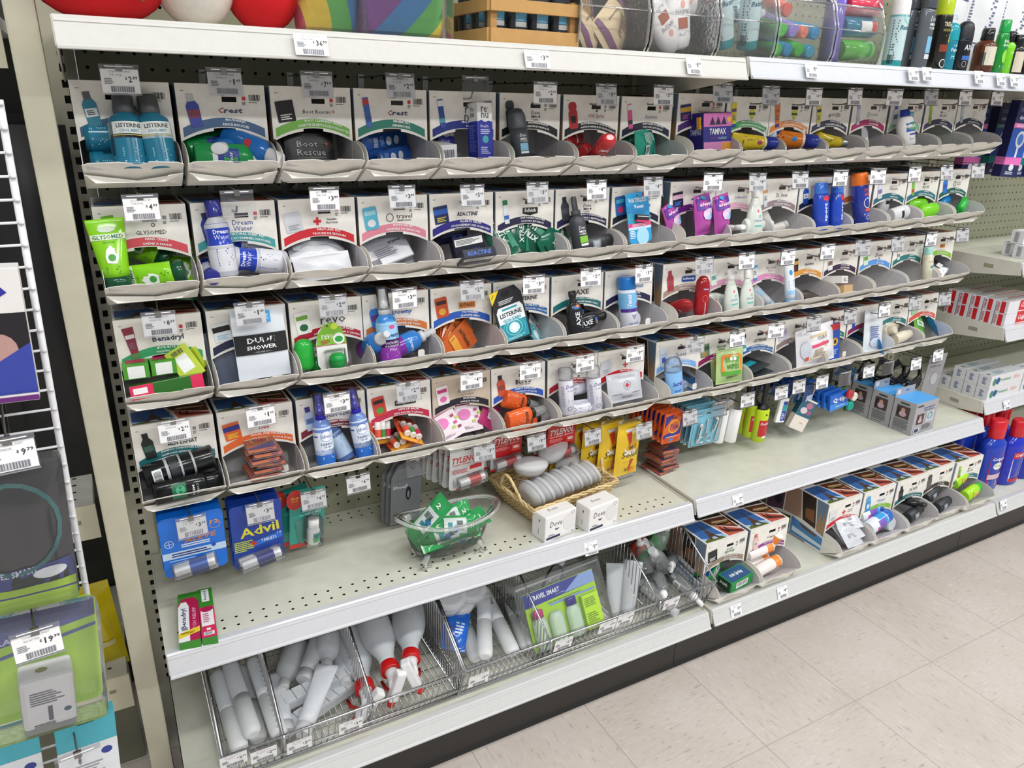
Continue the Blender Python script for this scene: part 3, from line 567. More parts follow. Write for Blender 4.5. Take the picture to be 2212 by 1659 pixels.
# band colour, english, french, brand drawing, thumbnail, short name of the box, (name lines), price
R = [[
 ('3f5f80', 'ANTISEPTIC MOUTHWASH', 'RINCE-BOUCHE ANTISEPTIQUE', [T1('LISTERINE', .056, .0095)], ('bottle', '2f7f96', '5a5a60', 'e4ecec'), 'mint mouthwash box', ('LISTER COOL MINT', '95 ML'), '2.39'),
 ('46648a', 'MOUTHWASH', 'RINCE-BOUCHE', CREST, ('bottle', '3f4aa0', 'c0c4c8', 'a03c50'), 'blue-banded mouthwash box', ('SCOPE RINSE', 'ORIGINAL 120'), '1.69'),
 ('74b04c', 'BOOT CLEANING WIPES', 'LINGETTES DE NETTOYAGE POUR BOTTES', [T1('Boot Rescue', .048, .0062, K, '', 0, -.004), ('r', .025, 0, .006, .0012, 'e07a30'), ('r', .025, 0, .0012, .006, 'e07a30')], ('pack', '18181a', '1c1c1e', 'dcdcdc'), 'boot wipes box', ('BOOT RESCUE 10', 'WIPES'), '7.19'),
 ('2c7a68', 'MINIBRUSH', 'MINIBROSSE', CREST, ('slim', '3a64b0', 'c03c40', '2c4c90'), 'mini toothbrush box', ('SCOPE MINI BRUSH', '2 PK'), '2.09'),
 ('1f2c80', 'MULTI-PURPOSE', 'SOLUTION', [T1('re', .017, .0125, K, '', .007), T1('nu', .020, .011, K, '', -.0065)], ('slim', '2b4aa0', 'e2e2e6', '54a0b0'), 'contact lens solution box', None, ''),
 ('18181b', 'ANTIPERSPIRANT', 'ANTISUDORIFIQUE', DMC, ('stick', '4a4e54', '3c4046', '6a8c9a'), 'grey roll-on antiperspirant box', ('DOVE M CLEAN', 'COMFORT 14 G'), '2.39'),
 ('18181b', 'ANTIPERSPIRANT & DEODORANT', 'ANTISUDORIFIQUE ET DEODORISANT', [T1('Old Spice', .040, .0105, '8a3a34', 'i', -.001), ('p', [(-.003, .008), (.004, .008), (.002, .013)], '3a3a3c')], ('stick', 'b2282e', 'b2282e', '1c1416'), 'red deodorant box', ('OLD SPICE HAWKR', 'WATERS 20'), '3.29'),
 ('1b2138', 'DISPOSABLE RAZORS', 'RASOIRS JETABLES', [T1('Skintimate', .034, .0085, '8a96a4', 'i')], ('slim', 'd85c90', 'e4e4e8', '303040'), 'teal disposable razor box', ('SCHICK SLIM TWIN', 'RAZOR 2PK'), '3.39'),
 ('45246a', 'TAMPONS', 'TAMPONS', [T1('TAMPAX', .042, .0072, '3c3460', 'i')], ('pack', '2a2a6a', 'd8a83c', 'c060a0'), 'tampon box', ('TX TAMPAX 10', ), '2.69'),
 ('3f9a56', 'SPF60 SUNSCREEN LOTION', 'LOTION ECRAN SOLAIRE SPF60', [('c', 0, .004, .010, .009, 'd9cc3c'), ('r', 0, .003, .019, .005, '2c5a3c'), ('p', [(-.006, -.005), (.006, -.005), (0, -.011)], 'c8be48')], ('tube', 'e0d23c', '2c4a90', '6a4a70'), 'green-banded sunscreen box', ('BB KIDS LOTION', 'SPF60'), '6.79'),
 ('dc8a44', 'SPF30 SUNSCREEN LOTION', 'LOTION ECRAN SOLAIRE SPF30', [('c', 0, .004, .010, .009, 'd9cc3c'), ('r', 0, .003, .019, .005, '2c5a3c'), ('p', [(-.006, -.005), (.006, -.005), (0, -.011)], 'c8be48')], ('tube', 'e07a2c', '2c3a90', 'c85a28'), 'orange-banded sunscreen box', ('BB SPORT SPF30', 'TRAVEL'), '9.79'),
 ('3d3b52', 'SPIKING GLUE', 'COLLE MEGA-RESISTANTE', [T1('göt2b', .044, .012, '34343a', '')], ('tube', 'dcd040', 'a8a8b0', '3a3a30'), 'hair glue box', ('GOT2B GLUE', 'TRAVEL SZ'), '2.99'),
 ('a82c60', 'COTTON SWABS', 'COTON-TIGES', [('o', -.018, 0, .004, .006, .001, '5a5a6a'), T1('Cotton Buds', .028, .0045, '5a5a6a', '', 0, .004)], ('slim', 'c4c4dc', '9a9ac8', 'b8b8d0'), 'crimson-banded cotton box', ('MISC COTTON', ), '1.19'),
 ('8fbfa6', 'MOISTURIZING LOTION', 'LOTION HYDRATANTE', [('p', rrect(.034, .015, .002, 2), '3f9ab0'), T1('Cetaphil', .028, .0068, 'f0f4f0', 'b')], ('bottle', 'eeeeee', '2a56b0', '4a8aac'), 'white lotion box', ('CETAPHIL LOTION', 'TRAVEL'), '4.19'),
 ('3c2c52', 'SHAMPOO', 'SHAMPOOING', FRU, ('slim', '9ab43c', 'b0c84c', '7a9a2c'), 'purple-banded shampoo box', ('GARNIER FRUCTIS', ), '2.79'),
 ('27203f', 'CONDITIONER', 'REVITALISANT DOUX', [('o', 0, 0, .006, .007, .001, '9a9aa0')], ('slim', 'b8c8d0', '8ab0c0', 'a0b0b8'), 'navy-banded conditioner box at the right end', ('HEMPZ TRAVEL', ), '1.79')],
 [
 ('d8505c', 'HAND CREAM', 'CRÈME À MAINS', [T1('GLYSOMED', .046, .0068, K, '', -.004), ('o', .004, .008, .003, .003, .001, K)], ('tube', '72b83c', '6aac3c', 'd4ecd0'), 'hand cream box', ('GLYSOMED HAND CRM', 'TUBE 50 ML'), '4.99'),
 ('48a0a0', 'NATURAL SLEEP AID', 'AIDE AU SOMMEIL NATUREL', [T1('Dream', .034, .0085, '2f3f90', '', .005), T1('Water', .032, .0085, '6a6aa0', '', -.005)], ('bottle', '2a3f9a', '232a6a', '3050a8'), 'sleep aid box', None, ''),
 ('d02634', 'FIRST-AID KIT', 'TROUSSE DE SECOURS', RC, ('pack', 'd0d4dc', 'd6dae2', '9a9aa0'), 'first-aid kit box', ('RED CROSS FIRST', 'AID KIT'), '3.89'),
 ('e0889c', 'MANICURE SET', 'ENSEMBLE DE MANICURE', [('o', -.020, 0, .0075, .0080, .0012, '3a3a3e'), T1('travel', .032, .009, K, '', .002, .009), T1('BRAND GOODS', .028, .003, K, 'b', -.006, .009)], ('card', '58b0cc', '9ad0e0', 'e0e0e4'), 'manicure set box', ('MANICURE SET', 'TRAVEL PK'), '3.89'),
 ('2e2884', 'ALLERGY RELIEF', 'SOULAGEMENT DES ALLERGIES', [T1('REACTINE', .044, .0078, '22264a', 'bi')], ('pack', '20285c', '2c5ab0', 'd0c03c'), 'allergy tablet box', ('REACTINE 10MG', 'TRIAL SZ 3 TB'), '5.99'),
 ('262448', 'DISPOSABLE RAZORS', 'RASOIRS JETABLES', [('p', [(-.018, .006), (.018, .006), (.018, -.006), (0, -.010), (-.018, -.006)], '16181a'), T1('Schick', .029, .0075, 'f0f0f0', 'b', .0005)], ('slim', 'dfe6ea', '1f7a50', '3c6ac0'), 'green disposable razor box', ('SCHICK XTREME2', "MEN'S RAZOR 2PK"), '3.29'),
 ('262448', 'SHAMPOO + CONDITIONER', 'SHAMPOOING + REVITALISANT', DMC, ('bottle', '3c4046', '2c2e34', '4a4e54'), 'grey shampoo box', ('DOVE MEN SHMP', '2IN1 CLN 89 ML'), '4.99'),
 ('1b1e30', 'RAZOR', 'RASOIR JETABLE', [T1('Venus', .030, .009, '5a7aa8', 'b', -.001, .012), T1('Gillette', .018, .004, '4a5a80', 'i', .009, .01)], ('card', '2c62a8', '4ab0d0', 'd03c70'), 'blue shaving card box', ('GILETTE VENUS', 'WATERLESS SHAVER'), '4.99'),
 ('66207c', 'PANTY LINERS', 'PROTÈGE-DESSOUS', [T1('always', .034, .0085, '4a5490', 'bi')], ('pack', '23203c', 'd8b0c8', '3c7ad0'), 'panty liner box', ('TX ALWAYS XL 20S', ), '2.09'),
 ('e4aec6', 'BABY LOTION', 'LOTION POUR BÉBÉ', [T1("Johnson's", .040, .0095, '4a6ab0', 'i')], ('bottle', 'eef2f0', 'e8ecea', 'a8dcd4'), 'pale pink baby lotion box', ('J&J BABY LTN', 'TRAVEL'), '4.29'),
 ('96848a', 'APRICOT SCRUB', 'EXFOLIANT ABRICOT', [T1('St. Ives', .040, .0105, '4a4a4e', '')], ('tube', 'd4dadc', 'c8d0d4', 'e09040'), 'apricot scrub box', ('ST IVES APRICOT', 'SCRUB'), '2.49'),
 ('1d2448', 'BODY WASH', 'GEL DOUCHE', [('c', .006, .006, .012, .009, 'c02c38'), T1('right', .014, .005, 'f4f4f4', 'bi', .006, .006)], ('bottle', '2450b0', '2c64c4', 'f0f0f0'), 'blue sport wash box', ('RIGHT GUARD SPT', ), '2.99'),
 ('cc6a38', 'ANTI-STATIC SPRAY', 'ANTISTATIQUE', [T1('STATIC', .022, .006, 'c84038', 'b', .004, .012), T1('GUARD', .020, .006, 'c84038', 'b', -.004, .012)], None, 'orange-capped spray box', ('STATIC GUARD', ), '5.49'),
 ('246c78', 'SHAMPOO', 'SHAMPOOING', [T1('TRESemmé', .036, .0075, '6a6a6e', ''), ('r', 0, .007, .034, .0008, '8a8a8e')], ('bottle', 'd8d8e4', '5a5a70', '9a90c0'), 'white hair care box', ('TRESEMME TRAVEL', ), '2.49'),
 ('2c7288', 'SHAMPOO', 'SHAMPOOING FORTIFIANT', FRU, ('slim', '7cc03c', 'c8d44c', 'd04438'), 'lime shampoo box', ('FRUCTIS SHMP', 'TRAVEL'), '2.79'),
 ('1f6456', 'SHAMPOO', 'SHAMPOOING HYDRATANT', [('o', -.012, 0, .006, .008, .002, '3a6a50'), T1('herbal', .016, .004, '7a7a7c', '', .003, .008), T1('essences', .018, .004, '7a7a7c', '', -.003, .008)], ('bottle', '2a78d0', '3aa080', '2a58c0'), 'green-banded herbal box at the right end', ('HERBAL ESSENCE', ), '2.29')],
 [
 ('36a068', 'BUG BITE RELIEF', "PIQÛRE D'INSECTE", [T1('Benadryl', .050, .0125, '2f3f5e', 'b')], ('tube', '8a2c44', '5a8a4a', 'e0e0e0'), 'bug bite relief box', ('BENADRYL DUO', 'BITE RLF 14 ML'), '8.29'),
 ('1d2446', 'WIPES', 'LINGETTES', [T1('DUDE', .030, .008, K, 'b', .004), T1('PRODUCTS', .028, .004, K, 'b', -.005)], ('pack', 'e2e6ea', '16181a', '9ac4dc'), 'grooming wipes box', ('DUDE SHOWER-ON', 'THE GO'), '1.49'),
 ('b41e34', 'WATERMELON LIP BALM', "MELON D'EAU BAUME À LÈVRES", [T1('revo', .048, .0125, '34343a', '')], ('card', 'f0f0ee', '74ac3c', '1c6a40'), 'round lip balm box', ('REVO LIP BALM', 'WATERMELON ASR'), '2.49'),
 ('cf7638', 'FABRIC REFRESHER', 'REFRESHER DE TISSU', [T1('Downy', .042, .012, '2c5aae', 'bi')], ('bottle', '3f86d4', 'd8dce0', '7a3090'), 'wrinkle spray box', ('TR DOWNY', 'WRINKLE ERASER'), '3.89'),
 ('285cba', 'TOE WARMERS', 'CHAUFFE-PIEDS', [('p', rrect(.038, .013, .001, 1), 'd8863a'), T1('HOTHANDS', .034, .0085, '2a1a14', 'b')], ('card', 'c8502c', '3a2018', 'e0a83c'), 'toe warmer box', ('TOASTI TOES 5', 'HOURS'), '2.99'),
 ('2f68a8', 'CHEWABLE TABLETS - MINT', 'PASTILLES À CROQUER - MENTHE', [T1('LISTERINE', .052, .0085)], None, 'chewable mint tablet box', ('LISTERINE GO TABS', '8 TB'), '3.29'),
 ('1c6e70', 'JUST CLEAN SHAMPOO', 'TOUT PROPRE SHAMPOOING', [T1('AXE', .036, .011, '3c3c42', 'b')], None, 'black shampoo box', ('AXE PRIMED', 'SHAMPOO 89ML'), '2.29'),
 ('25244a', 'SHAVE GEL', 'GEL À RASER', [T1('Venus', .040, .010, '4a80a8', 'b', 0, .010)], None, 'shave gel box', ('TX VENUS SHAVING', 'GEL 70G'), '3.49'),
 ('aa9688', 'MOISTURIZING BODY WASH', 'GEL DOUCHE HYDRATANT', [('p', rrect(.044, .014, .004, 2), '2352a4'), T1('Softsoap', .037, .0080, 'f4f4f8', 'b')], ('bottle', 'a83848', 'a83848', 'c04a58'), 'dark red body wash box', ('SOFTSOAP', 'TRAVEL 59ML'), '2.49'),
 ('e2a4c4', 'BABY SHAMPOO', 'SHAMPOOING BÉBÉ', [T1("Johnson's", .040, .0095, '4a6ab0', 'i')], ('bottle', 'e8f0ea', 'e8ecea', '8cc8be'), 'pink-banded baby shampoo box', ('J&J BABY SHMP', ), '3.29'),
 ('e090c0', 'BABY LOTION', 'LOTION POUR BÉBÉ', [T1('live clean', .034, .0065, '8a8a8e', '', .003), T1('(baby)', .020, .005, 'c08ab8', '', -.005)], ('tube', 'dfe8ee', '5a8ac8', '5aa8dc'), 'white baby tube box', ('LIVE CLEAN BABY', ), '2.79'),
 ('dc9838', 'HEAT PATCH', 'TIMBRE CHAUFFANT', [T1('Quickies', .036, .0075, '3c3c40', 'bi')], ('pack', '2a1a16', 'e8b84a', '8a2c20'), 'amber-banded dispenser with dark packets', ('QUICKIES NAIL', ), '2.19'),
 ('3c2446', 'ACCESSORIES', 'ACCESSOIRES', [T1('PANTENE', .036, .0055, '8a8a8e', '')], ('bottle', 'e8e8ea', 'd8d8dc', '8a6a50'), 'purple-banded hair care box', ('PANTENE TRAVEL', ), '2.49'),
 ('5a9ce2', 'BODY WASH', 'GEL DOUCHE', [T1('Dove', .032, .011, '3a3a50', 'i'), ('c', .002, -.009, .002, .002, '4a4a50')], ('bottle', 'd8e8da', 'a8d4a8', '7ac04a'), 'light blue banded body wash box', ('DOVE BDY WASH', ), '2.79'),
 ('267a78', 'SHAMPOO', 'SHAMPOOING', LCL, ('slim', 'e0e2e4', 'd4d8dc', '8a8a8e'), 'cream shampoo box of the third row', ('LIVE CLEAN', ), '2.79'),
 ('8cc03c', 'DISPOSABLE RAZORS', 'RASOIRS JETABLES', [('p', rrect(.024, .011, .001, 1), 'e08a30'), T1('BIC', .018, .007, '1c1c1e', 'b')], ('slim', 'e4e4e4', 'd8d8d8', '2a3a4a'), 'lime-banded razor box at the right end', ('BIC RAZOR 1PK', ), '2.49')],
 [
 ('1d6c74', 'SHAMPOO, CONDITIONER & BODY WASH', 'SHAMPOOING, REVITALISANT ET GEL DOUCHE', [T1('MEN EXPERT', .050, .008, K, 'b', -.003)], ('bottle', '17201e', '101614', '2a5a4a'), 'black body wash box', ('MEN EXPERT', 'SHAMP 3IN1'), '2.79'),
 ('e0682c', 'TRAVEL SINK PACKETS', 'PAQUETS DE VOYAGE POUR ÉVIER', [T1('Tide', .022, .010, 'c83430', 'bi')], ('pack', 'e06428', '34308a', 'e8c83c'), 'sink packet box', ('TIDE TRAVEL SIZE', ), '1.99'),
 ('7a1e36', 'FABRIC REFRESHER', 'DÉSODORISANT POUR TISSUS', [T1('febreze', .044, .010, '2c3c7a', 'i')], ('bottle', 'c4d4ec', '3a2a8a', '6a8cc8'), 'fabric refresher box', ('FEBREZE FABRIC', 'TO GO 2.8FLOZ'), '3.89'),
 ('c22a4c', 'MINI LIP BALM', 'MINI BAUME À LÈVRES', [('r', 0, 0, .046, .011, '1c1c1e'), T1('ChapStick', .042, .008, 'f2f2f2', 'b')], ('card', 'd04434', '2a1a18', '5aa04a'), 'mini lip balm box', ('LIP BALM MIXED', 'FRUITS'), '2.99'),
 ('1c1c2a', 'FACE MASK', 'MASQUE VISAGE', [T1('ANDALOU', .044, .008, '8a7c70', '', .003), T1('NATURALS', .030, .0035, '8a7c70', '', -.006)], ('card', 'f0e8ec', 'c83878', 'e070b0'), 'face mask box', ('ANDALOU NAT', 'MASK 8 G'), '4.99'),
 ('285cba', 'INSECT REPELLENT', 'CHASSE-MOUSTIQUES', [T1("BEN'S", .040, .011, '17181a', 'b', .002), T1('TICK & INSECT REPELLENT', .036, .003, K, '', -.006)], ('bottle', 'd0553a', '202022', 'a83c28'), 'insect repellent box', ('TR INSECT', 'REPELLENT'), '5.69'),
 ('ac2434', 'DRY SHAMPOO', 'SHAMPOOING SEC', [T1('Dove', .034, .011, '4a4a58', 'i', .001), ('c', .004, -.009, .003, .002, '3a3a3e')], None, 'dry shampoo box', ('DOVE VOLUME DRY', 'SHAMPOO 33G'), '5.49'),
 ('d02634', 'FIRST-AID KIT', 'TROUSSE DE SECOURS', [('r', 0, 0, .0045, .014, 'cf2a36'), ('r', 0, 0, .014, .0045, 'cf2a36')], ('pack', 'd0d4dc', 'd6dae2', '9a9aa0'), 'first-aid kit box', ('RED CROSS FIRST', 'AID KIT'), '3.89'),
 ('7cb2ee', 'ANTIPERSPIRANT', 'ANTISUDORIFIQUE', [T1('Secret', .034, .010, '2c3a7a', 'i')], ('stick', 'c4d4ec', 'dce6f4', '4a5ab4'), 'pale blue deodorant box', ('SECRET DEO', 'INV 14 G'), '2.29'),
 ('8c1f58', 'NATURAL SALINE WIPES', 'LINGETTES AVEC SOLUTION SALINE', [T1('BOOGIE', .030, .0065, '5a8a38', 'b', .004), T1('WIPES', .024, .006, '5a8a38', 'b', -.004)], ('pack', '6a8a6a', '46604a', 'd88a3c'), 'green nose wipes box', ('BOOGIE WIPES', ), '2.19'),
 ('2c66a6', 'CHEWABLE TABLETS - MINT', 'PASTILLES À CROQUER - MENTHE', [T1('LISTERINE', .048, .0085)], ('slim', 'd0e4ec', '1c1c1e', '3aa0b8'), 'mint tablet box', ('LISTERINE TABS', ), '3.29'),
 ('8c7c7a', 'CLEANSING CLOTHS', 'LINGETTES NETTOYANTES', [T1('OLAY', .036, .0095, '3c3c40', '')], ('pack', 'c8c8dc', 'b0a8d0', 'd8d8e0'), 'facial cloth box', ('OLAY CLOTHS', ), '4.99'),
 ('24706e', 'PAW WIPES', 'LINGETTES POUR PATTES', [('c', 0, 0, .006, .006, '5a5a78'), ('c', -.007, .006, .0025, .003, '5a5a78'), ('c', 0, .009, .0025, .003, '5a5a78'), ('c', .007, .006, .0025, .003, '5a5a78')], None, 'paw print box', ('PET WIPES', ), '1.99'),
 ('8c2858', 'TOOTHPASTE', 'DENTIFRICE', [], ('slim', '2c4ab0', 'c8d4e8', '2c5ab0'), 'magenta-banded box', ('ZINGO WIPES', ), '1.49'),
 ('26767a', 'CONDITIONER', 'REVITALISANT', LCL, None, 'cream conditioner box', ('LIVE CLEAN', ), '2.79'),
 ('dc5a44', 'NATURAL WIPES', 'LINGETTES NATURELLES', [T1('eco', .012, .009, '5a5a5c', 'b')], ('pack', '9ac8a0', '6aa88a', 'b8d8b0'), 'coral-banded box at the right end', ('ECO WIPES', ), '1.99')]]
MB_ = {}; BXN = {}
for r in range(4):
    for i, (bc, t1, t2, brd, th, nm, names, price) in enumerate(R[r]):
        kw = {}
        if (r, i) == (3, 4): kw['backing'] = 'cbbba8/k'
        if (r, i) in ((2, 1), (2, 3), (2, 7), (3, 1), (3, 8), (3, 12)): kw['tab'] = True
        if i == 0 and r == 0: kw['slotx'] = -.012
        full = 'white cardboard dispenser, the '+nm+((' in the '+RN[r]) if 'of the' not in nm else '')
        BXN[r, i] = (nm+', '+RN[r]) if 'of the third' not in nm else nm
        MB_[r, i] = dispenser(XS[r][i], -.2, ZT[r][i], bc, t1, t2, brd, th, full, tilt=(-1.2, -2, -3, -3.5)[r], tcol=('f4f4f2'), **kw)
        yy = -.252; zz = ZT[r][i]+.006; cx = XS[r][i]+BW/2
        if i < 8:
            price_hook(cx+random.uniform(-.002, .002), zz+random.uniform(-.002, .003), names, price, ('price hook reading $'+price+' over the ' if price else 'price hook with an empty holder over the ')+BXN[r, i], y=yy, tilt=random.uniform(-6, 4), rz=random.uniform(-4, 4))
        else:
            price_hook(cx+random.uniform(-.002, .002), zz+random.uniform(-.001, .003), names, price, 'price hook reading $'+price+' over the '+BXN[r, i], y=-.262, tilt=random.uniform(-6, 4), rz=random.uniform(-9, 2))
# seven boxes standing on the base deck
BASE = [(1.236, 'a08c7c', 'DEODORANT SOAP', 'SAVON DEODORANT', [T1('irish', .020, .005, '2f7a3c', 'b', .006), T1('Spring', .034, .009, '2f7a3c', 'bi', -.002)], ('pack', '1f2422', '2c302e', 'e8e8e8'), 'taupe-banded soap box on the base deck'),
        (1.3865, '8a3a94', 'DAILY INTIMATE WASH', 'NETTOYANT INTIME QUOTIDIEN', [T1('Vagisil', .036, .008, '4a4a5a', 'i')], ('bottle', 'e8c0b8', 'd86a58', 'f0e0dc'), 'purple-banded wash box on the base deck'),
        (1.6845, 'd03440', 'FIRST-AID KIT', 'TROUSSE DE SECOURS', RC, ('pack', 'e4e4e4', 'dcdcdc', '9a9a9a'), 'first-aid kit box on the base deck'),
        (1.8325, '8cc03c', 'SHAVE GEL', 'GEL À RASER', [T1('Venus', .036, .010, '4a7ab4', 'i', -.001)], ('stick', '3c90d0', '4aa8e0', 'd4e4f4'), 'lime-banded shave gel box on the base deck'),
        (1.9815, '1c6e70', 'JUST CLEAN SHAMPOO', 'TOUT PROPRE SHAMPOOING', [T1('AXE', .040, .010, '3c3c42', '')], ('bottle', '1f2022', '17181a', '3a3c40'), 'teal-banded black shampoo box on the base deck'),
        (2.1265, '3f3a38', 'BODY WASH', 'GEL DOUCHE', [T1('Dove', .018, .006, '5a5a5e', 'i', .004), T1('MEN', .012, .004, '5a5a5e', '', -.003)], ('stick', '5a5856', '4a4846', '6a6866'), 'grey-banded body wash box on the base deck'),
        (2.2685, '2c7288', 'SHAMPOO', 'SHAMPOOING', FRU, ('slim', '7cb43c', 'a8cc4c', 'c86a3c'), 'lime shampoo box on the base deck')]
MBASE = []
for i, (x, bc, t1, t2, brd, th, nm) in enumerate(BASE):
    MBASE.append(dispenser(x, -.404+(.006 if i == 5 else 0), .186+.1585, bc, t1, t2, brd, th, 'white cardboard dispenser, the '+nm, tilt=0, W=.140, Dp=.215))
# ================================================================ products
W_ = 'f4f4f4'
D('mint', 'bottle', bottle, 'mouthwash_bottle', 'mouth', .112, .0255, '1f6f8c/g', '4a4c50', 1.0, [('r', 0, .060, .050, .018, 'e8efec'), ('t', 0, .063, .036, .0065, 'LISTERINE', '1c2024', 'b'), ('t', 0, .0555, .028, .0045, 'COOL MINT', '5a9ab0', 'b'), ('r', 0, .049, .050, .0012, 'd8c45a'), ('b', -.029, .035, .008, .030, '20303a'), ('l', .002, .024, .030, .014, 5, '8ac8dc'), ('l', .002, .010, .028, .004, 2, 'd0e4ec')], [(.06, .62, '2480a0/g'), (.40, .62, 'e0ebe8/g')])
D('scopeg', 'bottle', bottle, 'mouthwash_bottle', 'mouth', .120, .024, '1f9a50/g', 'e8e8ea', .7, [('r', 0, .050, .036, .034, '2a3f9a'), ('c', 0, .054, .014, .011, '3aa850'), ('t', 0, .054, .022, .006, 'scope', 'f4f4f4', 'bi'), ('r', 0, .030, .018, .008, 'eef0f0')])
D('scopeb', 'bottle', bottle, 'mouthwash_bottle', 'mouth', .110, .022, '2470c0/g', 'eeeeee', .7, [('r', 0, .050, .030, .012, 'c83a44'), ('l', 0, .036, .026, .012, 4, 'c0d8f0')])
D('wipe', 'wipes pack', pouch, 'boot_wipes_pack', .088, .105, .016, '17171a', [('t', -.006, .064, .036, .010, 'Boot', 'b8b8bc', ''), ('t', 0, .050, .050, .011, 'Rescue', 'b8b8bc', ''), ('r', .028, .064, .010, .002, '9a4a30'), ('r', .028, .064, .002, .010, '9a4a30'), ('r', 0, .040, .050, .0006, 'a0a0a4')])
D('brush', 'toothbrush pack', pouch, 'toothbrush_pack', .030, .115, .010, '2456a4', [('c', 0, .080, .008, .007, 'd4dce8'), ('c', 0, .060, .008, .007, 'd4dce8'), ('b', 0, .028, .018, .010, 'd0d8e8'), ('l', 0, .044, .020, .010, 3, '7aa4dc')], None, 'bag', .07, 4)
D('renu', 'carton', carton, 'lens_solution_carton', .034, .034, .100, 'ececec', [('p', [(-.017, 0), (.017, 0), (.017, .066), (.008, .068), (0, .065), (-.008, .069), (-.017, .066)], '2a34a4'), ('t', 0, .088, .016, .010, 're·', K, ''), ('t', 0, .077, .016, .010, 'nu', K, ''), ('t', -.002, .058, .018, .0055, 'fresh', 'e8e8f8', ''), ('c', 0, .034, .007, .007, '48b4bc'), ('l', 0, .048, .022, .010, 3, 'c4c8f0'), ('l', 0, .014, .022, .014, 4, 'c4c8f0')], [('p', [(0, 0), (.034, 0), (.034, .067), (0, .066)], '2a34a4'), ('t', .017, .088, .012, .008, 're-', K), ('t', .017, .078, .012, .008, 'nu', K), ('l', .017, .036, .024, .05, 12, '6a74cc')])
D('renuend', 'carton', carton, 'lens_solution_carton', .034, .100, .034, 'e8e8e8', [('b', 0, .018, .022, .014, '2a2a50'), ('l', 0, .006, .020, .004, 2, '8a8a9a')], [('r', .05, .017, .07, .034, '2a34a4')])
D('dovero', 'deodorant', bottle, 'rollon_deodorant', 'rollon', .092, .0195, '3c4147', '43484f', .78, [('t', 0, .040, .014, .006, 'Dove', 'e4e6e8', 'i'), ('t', 0, .033, .014, .0035, 'MEN', 'e4e6e8', 'b'), ('t', 0, .029, .016, .003, '+CARE', 'e4e6e8', ''), ('r', 0, .018, .018, .014, '7ab4cc'), ('l', 0, .018, .014, .008, 3, 'e4f0f4'), ('r', 0, .008, .018, .004, 'e8e8e8')])
D('dovelay', 'bottle', bottle, 'shampoo_bottle', 'flip', .080, .019, '2f3237', '25272b', .85, [('r', 0, .030, .022, .022, '7c848c'), ('b', 0, .030, .016, .014, 'c8ccd0')])
D('spice', 'deodorant', bottle, 'deodorant_stick', 'stick', .078, .019, 'b5242c/g', 'b5242c/g', .6, [('c', 0, .028, .010, .010, '8c1a22'), ('r', 0, .044, .016, .006, 'c4c4c4')])
D('razor', 'razor pack', pouch, 'razor_pack', .075, .120, .020, '1f9a82/g', [('l', -.016, .062, .028, .05, 9, 'bfe4dc'), ('r', .012, .046, .034, .024, 'dfe8e4'), ('b', .012, .046, .026, .018, '2a3a38'), ('c', .018, .088, .010, .006, '66c4b0')])
D('tampax', 'carton', carton, 'tampon_carton', .068, .036, .062, '2c2a86', [('r', 0, .050, .068, .022, 'd070b4'), ('p', [(-.020, .042), (-.006, .042), (-.013, .056)], '2a2440'), ('p', [(-.006, .042), (.008, .042), (.001, .056)], '2a2440'), ('p', [(.008, .042), (.022, .042), (.015, .056)], '2a2440'), ('p', [(.022, .050), (.028, .056), (.034, .050), (.028, .044)], 'e8b03c'), ('t', 0, .031, .040, .010, 'TAMPAX', 'f4f4fa', 'b'), ('t', -.008, .0205, .018, .005, 'pocket', 'b04a9a', 'i'), ('t', .012, .0205, .020, .006, 'radiant', 'a8d0f0', ''), ('r', 0, .007, .068, .014, 'd88ac0'), ('r', .022, .006, .022, .012, 'e4a03a')], [('t', .018, .031, .026, .010, 'TAMPAX', 'd4dcf4', 'b')], [('r', 0, .018, .068, .036, 'e0a832')])
D('tampback', 'carton', carton, 'tampon_carton', .064, .010, .026, 'dfa42e', [('l', -.020, .014, .018, .012, 2, '2a2010'), ('l', .018, .014, .022, .012, 2, '2a2010'), ('c', 0, .013, .007, .006, 'c88c28')])
D('sunyel', 'sunscreen', sqtube, 'sunscreen_tube', .115, .040, 'e2c62a/g', '27389a/g', .26, [('l', 0, .070, .026, .04, 7, '7a6a28'), ('c', 0, .048, .005, .006, 'a83a60'), ('r', 0, .034, .05, .004, 'f0f0ea')])
D('sunora', 'sunscreen', sqtube, 'sunscreen_tube', .125, .046, 'e88324/g', '2a3a9c/g', .26, [('l', 0, .078, .030, .045, 7, '8a3c18'), ('c', .002, .058, .006, .006, '3c8acc'), ('r', 0, .036, .05, .005, 'f4ece0')])
D('g2b', 'hair glue', sqtube, 'hair_glue_tube', .085, .034, 'd2b81c/g', 'a4a8ac/m', .24, [('t', 0, .062, .022, .010, 'göt2b', '3a3418', '', 1.5), ('l', 0, .042, .020, .012, 4, '6a5c1c')])
D('cbud', 'swab pack', pouch, 'cotton_swab_pack', .036, .075, .012, 'd8d6dc/t', [('c', 0, .020, .014, .014, 'ecebe6')])
D('cream', 'bottle', bottle, 'lotion_bottle', 'lotion', .072, .021, 'f0f0f0', '1c3fa8/g', .7, [('r', 0, .036, .028, .017, '2b5cc0'), ('c', .004, .038, .016, .008, '5aa858'), ('t', 0, .037, .024, .007, 'Cetaphil', 'f6f6f6', 'b'), ('r', .002, .022, .018, .003, '22409a'), ('l', .002, .014, .018, .006, 2, '9aa0b0')])
